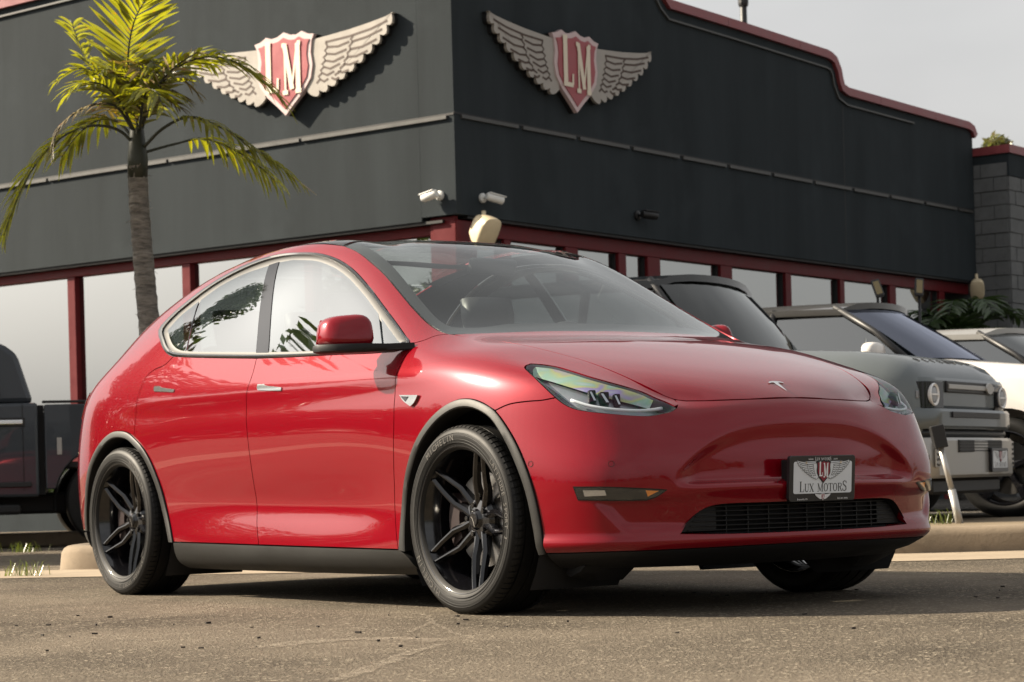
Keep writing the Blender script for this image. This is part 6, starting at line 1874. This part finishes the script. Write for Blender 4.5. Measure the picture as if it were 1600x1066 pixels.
def body_loft(name, st, mat, parent, wheels, zcut=.36, rw=.44):
    """lower body from stations (x, half width, z low, z shoulder, z top, crown); arches left open by dark discs"""
    secs = []
    for (x, w, z0, zs, zt, cr) in st:
        r = []
        half = [(0, z0), (w * .90, z0), (w * .985, z0 + .10), (w, (z0 + zs) * .5), (w * .99, zs - .06), (w * .955, zs), (w * .80, zt - cr * .35), (w * .45, zt - cr * .06), (0, zt)]
        r = [(x, -y, z) for y, z in half] + [(x, y, z) for y, z in half[-2:0:-1]]
        secs.append(r)
    vs, fs = loft(secs, len(secs[0]))
    o = MB().add(vs, fs).build(name, mat, parent)
    bm = bmesh.new(); bm.from_mesh(o.data)
    bmesh.ops.recalc_face_normals(bm, faces=bm.faces); bm.to_mesh(o.data); bm.free()
    # cut the wheel arches with real openings
    for wx in wheels:
        for s in (-1, 1):
            cut = MB().lathe([(0, -.40), (rw, -.40), (rw, .40), (0, .40)], 40, 'Y').build('cutter', None, None)
            cut.location = (wx, s * (max(q[1] for q in st) - .05), zcut)
            bpy.context.view_layer.update()
            md = o.modifiers.new('b', 'BOOLEAN'); md.operation = 'DIFFERENCE'; md.solver = 'EXACT'; md.object = cut
            cm = cut.matrix_world.copy()
            op, om = o.parent, o.matrix_world.copy()
            o.parent = None; o.matrix_world = Matrix.Identity(4); cut.matrix_world = Matrix.Translation(cut.location)
            bpy.context.view_layer.update()
            dg = bpy.context.evaluated_depsgraph_get(); me2 = bpy.data.meshes.new_from_object(o.evaluated_get(dg)); o.modifiers.clear()
            old = o.data; o.data = me2; bpy.data.meshes.remove(old); bpy.data.objects.remove(cut); o.parent = op
            o.matrix_parent_inverse = Matrix.Identity(4); o.matrix_basis = Matrix.Identity(4)
    o.data.materials.clear(); o.data.materials.append(mat)
    sharpen(o.data, 32)
    return o

def road_wheel(parent, x, y, r, rim_r, mats, spokes=7, w=.25):
    s = -1 if y < 0 else 1
    t = MB().lathe([(rim_r, -w/2), (rim_r + .012, -w/2 - .006), ((r + rim_r) / 2, -w/2 - .014), (r - .02, -w/2), (r - .003, -w/2 + .03), (r, -w/2 + .05), (r, w/2 - .05), (r - .02, w/2), (rim_r, w/2)], 48, 'Y').build('tyre', mats[0], parent, ang=40)
    t.location = (x, y, r)
    rm = MB().lathe([(rim_r - .02, w/2), (rim_r - .03, 0), (rim_r - .012, -w/2 + .02), (rim_r + .004, -w/2 - .004), (rim_r - .006, -w/2 - .002)], 48, 'Y').build('rim', mats[1], parent, smooth=True); rm.location = (x, y, r)
    for i in range(spokes):
        a = 2 * pi * i / spokes + .3
        vs = []
        for (rr, hw, yy) in ((.05, .035, -w*.30), (rim_r * .5, .026, -w*.40), (rim_r, .040, -w*.46)):
            for (l, dy) in ((-hw, .02), (-hw * .6, 0), (hw * .6, 0), (hw, .02)):
                vs.append((rr * cos(a) - l * sin(a), yy + dy, rr * sin(a) + l * cos(a)))
        fs = [(i_*4+k, i_*4+k+1, (i_+1)*4+k+1, (i_+1)*4+k) for i_ in range(2) for k in range(3)]
        MB().add(vs, fs).build('spoke', mats[1], rm, ang=30)
    MB().lathe([(0, -w*.36), (.045, -w*.36), (.07, -w*.30), (.07, 0)], 20, 'Y').build('hub', mats[1], rm, ang=30)
    MB().lathe([(0, -.02), (rim_r * .72, -.02), (rim_r * .72, .02)], 28, 'Y').build('brake_disc', M_DISC, rm, ang=30)
    if s > 0: t.rotation_euler = rm.rotation_euler = (0, 0, pi)

def quad_pane(name, pts, mat, parent, th=.006):
    p = [Vector(q) for q in pts]; n = (p[1] - p[0]).cross(p[-1] - p[0]).normalized() * th
    k = len(p); vs = p + [q - n for q in p]
    fs = [tuple(range(k)), tuple(range(2*k-1, k-1, -1))] + [((i+1) % k, i, k+i, k+(i+1) % k) for i in range(k)]
    return MB().add(vs, fs).build(name, mat, parent)

def greenhouse(parent, base, top, roofz, mats, pillars, belt, rear_x, bow=.05):
    """base/top: (front x, rear x, half width) at the belt and at the roof; curved screen, side panes, pillars and roof"""
    mg, mp, mr, mside = mats
    (bx0, bx1, bw), (tx0, tx1, tw) = base, top
    # curved screen
    vs = []; fs = []; n = 9; m = 6
    for j in range(m + 1):
        v = j / m
        for i in range(n):
            u = -1 + 2 * i / (n - 1); w = bw * .97 + (tw * .97 - bw * .97) * v
            x = bx0 + (tx0 - bx0) * v + bow * (1 - u * u) + .02 * sin(pi * v)
            vs.append((x, u * w, belt + (roofz - belt) * v + .015 * (1 - u * u)))
    for j in range(m):
        for i in range(n - 1): fs.append((j*n+i, j*n+i+1, (j+1)*n+i+1, (j+1)*n+i))
    MB().add(vs, fs).build('windscreen', mg, parent, smooth=True, fixn=False)
    # pillars
    for s in (-1, 1):
        MB().tube([(bx0 - .04, s * bw, belt - .05), (bx0 + (tx0 - bx0) * .5 - .03, s * (bw + tw) / 2, (belt + roofz) / 2 + .01), (tx0 - .04, s * tw, roofz)], [.034, .026, .026], 8).build('front_pillar', M_BLACKP, parent, smooth=True)
        for px in pillars:
            MB().tube([(px, s * bw, belt - .03), (px + .02, s * tw, roofz)], .030, 8).build('door_pillar', M_BLACKP, parent, smooth=True)
        xs = [bx0 - .06] + list(pillars) + [bx1]
        ts = [tx0 - .07] + [q + .02 for q in pillars] + [tx1]
        for k in range(len(xs) - 1):
            quad_pane('side_window', [(xs[k], s * bw * .99, belt), (ts[k], s * tw * .99, roofz - .02), (ts[k+1], s * tw * .99, roofz - .02), (xs[k+1], s * bw * .99, belt)], mside, parent)
    quad_pane('rear_window', [(bx1, -bw * .95, belt), (tx1, -tw * .95, roofz), (tx1, tw * .95, roofz), (bx1, bw * .95, belt)], mside, parent)
    # roof: rounded slab
    vs = []; fs = []; nx = 12; ny = 9
    for i in range(nx + 1):
        x = tx0 + .03 + (tx1 - .04 - tx0) * i / nx; u = i / nx
        zz = roofz + .045 * sin(pi * min(1, .12 + u * .8)) ** .6
        for j in range(ny):
            q = -1 + 2 * j / (ny - 1); vs.append((x + bow * (1 - q * q) * (1 - u), q * (tw + .035), zz + .03 * (1 - q ** 2) - .045 * abs(q) ** 6))
    for i in range(nx):
        for j in range(ny - 1): fs.append((i*ny+j, i*ny+j+1, (i+1)*ny+j+1, (i+1)*ny+j))
    k = len(vs); vs2 = [(x, y, z - .05) for x, y, z in vs]; fs += [tuple(q + k for q in f)[::-1] for f in fs]
    # rim
    edge = [i * ny for i in range(nx + 1)] + [nx * ny + j for j in range(1, ny)] + [i * ny + ny - 1 for i in range(nx - 1, -1, -1)] + [j for j in range(ny - 2, 0, -1)]
    for a, b in zip(edge, edge[1:] + edge[:1]): fs.append((a, b, b + k, a + k))
    MB().add(vs + vs2, fs).build('roof', mr, parent, ang=40)

def simple_seats(parent, x, z, w):
    for y in (-w * .45, w * .45):
        MB().box((x, y, z), (.16, .48, .62), Matrix.Rotation(.25, 3, 'Y')).build('seat', M_FABRIC, parent, bevel=.05)
        MB().box((x - .12, y, z + .40), (.10, .26, .18)).build('headrest', M_FABRIC, parent, bevel=.035)
    MB().box((x + .80, 0, z + .02), (.35, w * 1.85, .12)).build('dashboard', M_PLASTIC, parent, bevel=.03)

# ---- grey off-roader with black roof
off = empty('grey_offroader'); off.matrix_world = veh_matrix(3.155, 15.2, .115)
tag(off, 'boxy grey off-road vehicle with black roof and round headlamp, behind the red car', 'car')
st = [(-.03, .78, .52, .97, 1.00, .02), (-.06, .86, .40, 1.0, 1.055, .03), (-.13, .91, .38, 1.03, 1.115, .04), (-.24, .95, .38, 1.065, 1.165, .05), (-.55, .985, .38, 1.11, 1.215, .05), (-1.1, .995, .38, 1.16, 1.255, .06), (-1.6, .995, .38, 1.20, 1.28, .06), (-2.2, .995, .38, 1.22, 1.27, .03), (-4.4, .99, .40, 1.22, 1.27, .03), (-4.9, .95, .5, 1.21, 1.26, .03)]
off_body = body_loft('body', st, M_GREY, off, (-.92, -3.92), zcut=.40, rw=.47)
greenhouse(off, (-1.60, -4.85, .86), (-2.02, -4.75, .74), 1.80, (M_TINT, M_BLACKPAINT, M_BLACKPAINT, M_SIDETINT), (-2.6, -3.5), 1.27, -4.8, bow=.10)
simple_seats(off, -2.6, 1.0, .8)
for x in (-.92, -3.92):
    for y in (-.87, .87): road_wheel(off, x, y, .40, .27, (M_TYRE, M_RIM), 5)
# front face
def fbox(name, x, y0, y1, z0, z1, dx, mat, parent=off, bevel=.008):
    return MB().box((x, (y0 + y1) / 2, (z0 + z1) / 2), (dx, abs(y1 - y0), z1 - z0)).build(name, mat, parent, bevel=bevel)
bmp = MB(); secs = []
def front_slab(name, z0, z1, xo, w, r, mat, parent=off, bulge=.03):
    """a bumper piece that wraps round both corners"""
    pts = []
    for u in np.linspace(-1, 1, 17):
        a = abs(u); pts.append((xo + bulge * (1 - u * u) - (max(0, a - .72) / .28) ** 2 * r, u * w))
    vs = []; fs = []
    for (x, y) in pts:
        for (dx, z) in ((-.25, z0 + .01), (-.015, z0), (0, z0 + .02), (0, z1 - .02), (-.015, z1), (-.25, z1 - .005)): vs.append((x + dx, y, z))
    for i in range(len(pts) - 1):
        for k in range(6): fs.append((i*6+k, i*6+(k+1) % 6, (i+1)*6+(k+1) % 6, (i+1)*6+k))
    fs += [tuple(range(6)), tuple(len(vs) - 6 + k for k in range(6))[::-1]]
    return MB().add(vs, fs).build(name, mat, parent, ang=35)
front_slab('upper_bumper', .66, .795, .035, .97, .30, M_GREY)
front_slab('bumper_insert', .605, .658, .01, .95, .30, M_BLACKP)
front_slab('lower_bumper', .33, .60, .045, .955, .32, M_GREYLOW, bulge=.05)
front_slab('skid_plate', .22, .328, -.02, .86, .35, M_BLACKP)
front_slab('nose_panel', .797, 1.005, .0, .93, .22, M_GREY, bulge=.02)
g = fbox('grille', .018, -.46, .46, .905, .985, .03, M_BLACKP)
fbox('grille_bar', .036, -.44, .44, .930, .962, .012, M_GREYLOW, g, .003)
fbox('upper_slot', .066, -.46, .46, .735, .775, .012, M_BLACKP, bevel=.003)
lg = fbox('lower_grille', .088, -.42, .42, .50, .585, .012, M_BLACKP, bevel=.003)
for i in range(4):
    fbox('grille_slat', .096, -.41, .41, .508 + i * .020, .514 + i * .020, .006, M_PLASTIC, lg, 0)
for i in range(14):
    y = -.62 + .0
ov = MB().lathe([(0, .0), (.062, .0), (.066, -.006), (.066, -.012)], 28, 'X').build('badge', M_GREYLOW, off, ang=30); ov.location = (.052, .33, .945); ov.scale = (1, 1, .62)
# headlamps: dark pocket that follows the corner, with a ring
def corner_x(y, xo, w, r, bulge):
    u = y / w; a_ = abs(u); return xo + bulge * (1 - u * u) - (max(0, a_ - .72) / .28) ** 2 * r
for s in (-1, 1):
    vs = []; fs = []; ys_ = np.linspace(.50, .915, 8)
    for y in ys_:
        x = corner_x(y, .0, .93, .22, .02) + .006
        for (dx, z) in ((-.08, .80), (0, .80), (0, .975), (-.08, .975)): vs.append((x + dx, s * y, z))
    for i in range(7):
        for e in range(4): fs.append((i*4+e, i*4+(e+1) % 4, (i+1)*4+(e+1) % 4, (i+1)*4+e))
    fs += [(0, 1, 2, 3), (31, 30, 29, 28)]
    hp = MB().add(vs, fs).build('headlamp', M_GLOSSBLACK, off, ang=30)
    lx = corner_x(.66, .0, .93, .22, .02) + .006
    r0 = MB().lathe([(.058, 0), (.072, .008), (.077, 0), (.072, -.02), (.058, -.02)], 32, 'X', closed=True).build('lamp_ring', M_PRINTWHITE, hp, ang=40); r0.location = (lx + .004, s * .66, .888)
    MB().lathe([(0, 0.004), (.05, 0), (.055, -.02)], 24, 'X').build('lamp_lens', M_LAMPBOWL, hp, ang=40).location = (lx + .004, s * .66, .888)
    MB().box((lx + .012, s * .66, .888), (.006, .13, .012)).build('lamp_bar', M_PRINTWHITE, hp)
    MB().box((corner_x(.80, 0, .93, .22, .02) + .008, s * .80, .888), (.012, .05, .05)).build('lamp_cube', M_LAMPBOWL, hp, bevel=.004)
    tp = fbox('tread_plate', .055, s * .60, s * .76, .40, .58, .012, M_GREYLOW)
    for i in range(5):
        for j in range(5): 
            pass
    tr_ = MB()
    for i in range(5):
        for j in range(5): tr_.box((.064, s * (.62 + .03 * i), .42 + .034 * j), (.004, .022, .007), Matrix.Rotation(.7 if (i + j) % 2 else -.7, 3, 'X'))
    q = tr_.build('tread_pattern', M_BLACKP, tp); q['kind'] = 'stuff'
# raised name along the hood edge, letters one by one
_bv = BVHTree.FromPolygons([v_.co.copy() for v_ in off_body.data.vertices], [tuple(p_.vertices) for p_ in off_body.data.polygons])
for i, chx in enumerate('DEFENDER'):
    v, f = text_geo(chx, .075, .004); o = MB().add(v, f).build('hood_letter', M_BLACKP, off, fixn=False)
    y = -.455 + .13 * i
    hit, nn_, _, _ = _bv.ray_cast(Vector((-.165 - .06 * y * y, y, 2)), Vector((0, 0, -1)))
    if nn_.z < 0: nn_ = -nn_
    xa = Vector((0, 1, 0)); xa = (xa - nn_ * xa.dot(nn_)).normalized(); za = (-nn_).cross(xa).normalized()
    za = xa.cross(-nn_).normalized()
    if za.z < 0: za = -za
    o.matrix_local = Matrix.Translation(hit + nn_ * .004) @ Matrix((xa, -nn_, za)).transposed().to_4x4()
v, f = text_geo('P400  DEFENDER  110', .030, .002); o = MB().add(v, f).build('side_lettering', M_PRINTWHITE, off, fixn=False)
o.matrix_local = Matrix.Translation((-1.15, -.985, 1.165)) 
op = empty('dealer_plate'); dealer_plate(op, fine=False)
op.matrix_world = off.matrix_world @ Matrix.Translation((.115, .30, .445)) @ Matrix.Rotation(radians(90), 4, 'Z')
it, w = serif_word('LUX MOTORS', .036, .06, small=(0, 9), kx=.98)
o = serif_geo(it, .0).build('name_lettering', M_INK, op, fixn=False); o.location = (.004, -.0076, -.047)
tag(op, 'small white dealer plate on the bumper of the grey off-roader', 'plate')

# ---- white SUV with dark roof
suv = empty('white_suv'); suv.matrix_world = veh_matrix(5.06, 17.24, .115)
tag(suv, 'white SUV with dark grey roof and white door mirror, right of the off-roader', 'car')
st = [(-.0, .72, .45, .95, 1.00, .02), (-.10, .88, .36, 1.0, 1.06, .04), (-.35, .955, .34, 1.07, 1.14, .06), (-.9, .985, .34, 1.14, 1.21, .07), (-1.55, .99, .34, 1.20, 1.285, .07), (-2.2, .99, .34, 1.22, 1.27, .04), (-4.3, .98, .38, 1.24, 1.28, .03), (-4.8, .92, .5, 1.22, 1.26, .03)]
body_loft('body', st, M_WHITE, suv, (-.90, -3.82), zcut=.39, rw=.46)
greenhouse(suv, (-1.62, -4.72, .87), (-2.35, -4.35, .70), 1.735, (M_NAVY, M_BLACKPAINT, M_ROOFGREY, M_SIDETINT), (-2.95, -3.75), 1.275, -4.6, bow=.14)
simple_seats(suv, -2.75, 1.05, .8)
for x in (-.90, -3.82):
    for y in (-.86, .86): road_wheel(suv, x, y, .39, .285, (M_TYRE, M_RIM), 5)
for s in (-1, 1):
    vs = []; fs = []
    for i in range(9):
        for j in range(14):
            th = -pi/2 + pi * i / 8; ph = 2 * pi * j / 14
            def sp(v_, e_): return math.copysign(abs(v_) ** e_, v_)
            vs.append((-1.92 + .075 * sp(cos(th), .6) * sp(cos(ph), .7), s * (1.045 + .14 * sp(cos(th), .6) * sp(sin(ph), .7)), 1.335 + .075 * sp(sin(th), .7)))
    for i in range(8):
        for j in range(14): fs.append((i*14+j, i*14+(j+1) % 14, (i+1)*14+(j+1) % 14, (i+1)*14+j))
    mc = MB().add(vs, fs).build('door_mirror', M_WHITE, suv, smooth=True)
    MB().box((-1.93, s * .93, 1.262), (.08, .14, .035)).build('mirror_foot', M_BLACKP, mc, bevel=.01)
MB().tube([(-2.05, -.88, 1.40), (-2.05, -.88, 1.46)], .006, 6).build('mirror_antenna', M_BRIGHT, suv)
fbox('headlamp', -.14, -.60, -.90, .86, .98, .25, M_GLOSSBLACK, suv); fbox('grille', .005, -.5, .5, .70, .92, .03, M_BLACKP, suv); fbox('bumper', -.05, -.85, .85, .36, .62, .16, M_WHITE, suv, .03)

# ---- dark SUV at the far right
dk = empty('dark_suv'); dk.matrix_world = veh_matrix(6.72, 19.85, .115)
tag(dk, 'dark SUV with pale roof edge, partly cut off at the right frame edge', 'car')
st = [(-.0, .72, .45, .90, .95, .02), (-.10, .88, .36, .95, 1.0, .04), (-.35, .94, .34, 1.0, 1.08, .06), (-.9, .96, .34, 1.06, 1.13, .07), (-1.55, .965, .34, 1.12, 1.19, .07), (-2.2, .965, .34, 1.14, 1.19, .04), (-4.3, .95, .38, 1.16, 1.20, .03), (-4.7, .90, .5, 1.14, 1.18, .03)]
body_loft('body', st, M_BLACKPAINT, dk, (-.90, -3.75), zcut=.38, rw=.44)
greenhouse(dk, (-1.55, -4.6, .85), (-2.30, -4.3, .68), 1.665, (M_TINT, M_BLACKPAINT, M_GREYLOW, M_SIDETINT), (-2.9, -3.7), 1.19, -4.5, bow=.14)
simple_seats(dk, -2.7, 1.0, .8)
for x in (-.90, -3.75):
    for y in (-.85, .85): road_wheel(dk, x, y, .37, .26, (M_TYRE, M_RIM), 7)

# ---- charcoal pickup on the left, side on
pk = empty('pickup_truck')
tag(pk, 'dark charcoal pickup truck with chrome door handle, parked on the left', 'pickup')
# frame: x forward (to the left of the picture), near side y > 0
pm = Matrix(((-1, 0, 0), (0, -1, 0), (0, 0, 1))).to_4x4(); pm.translation = (-4.62, 21.45, 0)
pk.matrix_world = pm @ Matrix.Rotation(radians(15), 4, 'Z')
# x = 0 at the gap between cab and bed; cab towards +x, bed towards -x; half width .98
W = .98
def side_panel(name, poly, y0, y1, mat, bevel=.012, parent=pk):
    fr = (Vector((1, 0, 0)), Vector((0, 0, 1)), Vector((0, 1, 0)), Vector((0, 0, 0)))
    return MB().prism(poly, y0, y1, fr).build(name, mat, parent, bevel=bevel)
archp = [(-.62 + .56 * cos(a) - .02, .43 + .56 * sin(a)) for a in np.linspace(radians(190), radians(-10), 15)][::-1]
bedpoly = [(-.03, .50), (-.03, 1.34), (-1.95, 1.36), (-1.95, .52), (-1.22, .52)] + [(x, z) for x, z in archp[::-1] if True] + [(-.05, .50)]
bedpoly = [(-.03, 1.34), (-1.95, 1.36), (-1.95, .55)] + [(-.64 + .54 * cos(a), .42 + .54 * sin(a)) for a in np.linspace(radians(166), radians(14), 15)] + [(-.03, .55)]
for y0, y1 in ((W - .10, W), (-W, -W + .10)): side_panel('bed_side', bedpoly, y0, y1, M_TRUCKPAINT)
MB().box((-1.0, 0, .78), (1.9, 1.7, .05)).build('bed_floor', M_BLACKP, pk); MB().box((-1.97, 0, .95), (.06, 1.92, .78)).build('tailgate', M_TRUCKPAINT, pk, bevel=.015)
MB().box((-.98, W - .05, 1.366), (1.93, .12, .022)).build('bed_rail_cap', M_BLACKP, pk, bevel=.005); MB().box((-.98, -W + .05, 1.366), (1.93, .12, .022)).build('bed_rail_cap', M_BLACKP, pk, bevel=.005)
# cab lower
cab_low = [(.03, .48), (.03, 1.36), (2.3, 1.34), (2.35, .50)]
side_panel('cab_body', cab_low, -W, W, M_TRUCKPAINT, .03)
# cab upper with slanted rear pillar
up = [(.06, 1.36), (.20, 1.82), (.34, 1.925), (1.6, 1.96), (2.1, 1.80), (2.32, 1.35)]
side_panel('cab_upper', up, -W + .10, W - .10, M_TRUCKPAINT, .05)
for s in (-1, 1):
    y = s * (W - .092)
    win = [(.36, 1.42), (.43, 1.76), (.52, 1.82), (1.05, 1.84), (1.05, 1.42)]
    o = MB().prism(win, y, y + s * .012, (Vector((1, 0, 0)), Vector((0, 0, 1)), Vector((0, 1, 0)), Vector((0, 0, 0)))).build('door_window', M_TINT, pk)
    MB().prism([(1.12, 1.42), (1.12, 1.84), (1.75, 1.82), (2.05, 1.42)], y, y + s * .012, (Vector((1, 0, 0)), Vector((0, 0, 1)), Vector((0, 1, 0)), Vector((0, 0, 0)))).build('door_window', M_TINT, pk)
    h = MB().box((.30, s * (W + .022), 1.18), (.26, .022, .042)).build('door_handle', M_BRIGHT, pk, bevel=.008)
    MB().box((.30, s * (W + .004), 1.18), (.30, .012, .085)).build('handle_cup', M_BLACKP, h, bevel=.004)
    MB().box((1.0, s * (W + .002), .95), (.008, .006, .82)).build('door_gap', M_SLATE, pk); MB().box((.17, s * (W + .002), .95), (.006, .006, .82)).build('door_gap', M_SLATE, pk)
    MB().box((.85, s * (W + .01), .60), (1.5, .03, .05)).build('body_moulding', M_BRIGHT if False else M_BLACKP, pk, bevel=.008)
    MB().box((-.16, s * (W + .004), .95), (.045, .008, .16)).build('side_marker', M_GREYLOW, pk, bevel=.003)
    ring = [(-.80 + .11 * cos(t_), s * (W + .003), 1.10 + .11 * sin(t_)) for t_ in np.linspace(0, 2 * pi, 25)]
    MB().tube(ring, .004, 5, False).build('fuel_door_gap', M_SLATE, pk)
MB().box((0, 0, .92), (.06, 1.7, .84)).build('cab_gap', M_SLATE, pk)
MB().box((.3, 0, .42), (4.4, 1.1, .20)).build('chassis', M_SLATE, pk, bevel=.03)
MB().box((.55, .80, .37), (.7, .24, .10)).build('side_step', M_SLATE, pk, bevel=.03)
for s in (-1, 1):
    vs = []; fs = []
    for i in range(15):
        a = radians(-8) + radians(196) * i / 14
        vs += [(-.64 + .53 * cos(a), s * (W - .02), .42 + .53 * sin(a)), (-.64 + .53 * cos(a), s * .45, .42 + .53 * sin(a))]
    for i in range(14): fs.append((2*i, 2*i+1, 2*i+3, 2*i+2))
    MB().add(vs, fs).build('wheel_well', M_VOID, pk, smooth=True)
for x in (-.64, 1.32):
    for y in (-.86, .86): road_wheel(pk, x, y, .43, .25, (M_TYRE, M_RIM), 6, .30)
bpy.context.view_layer.update()
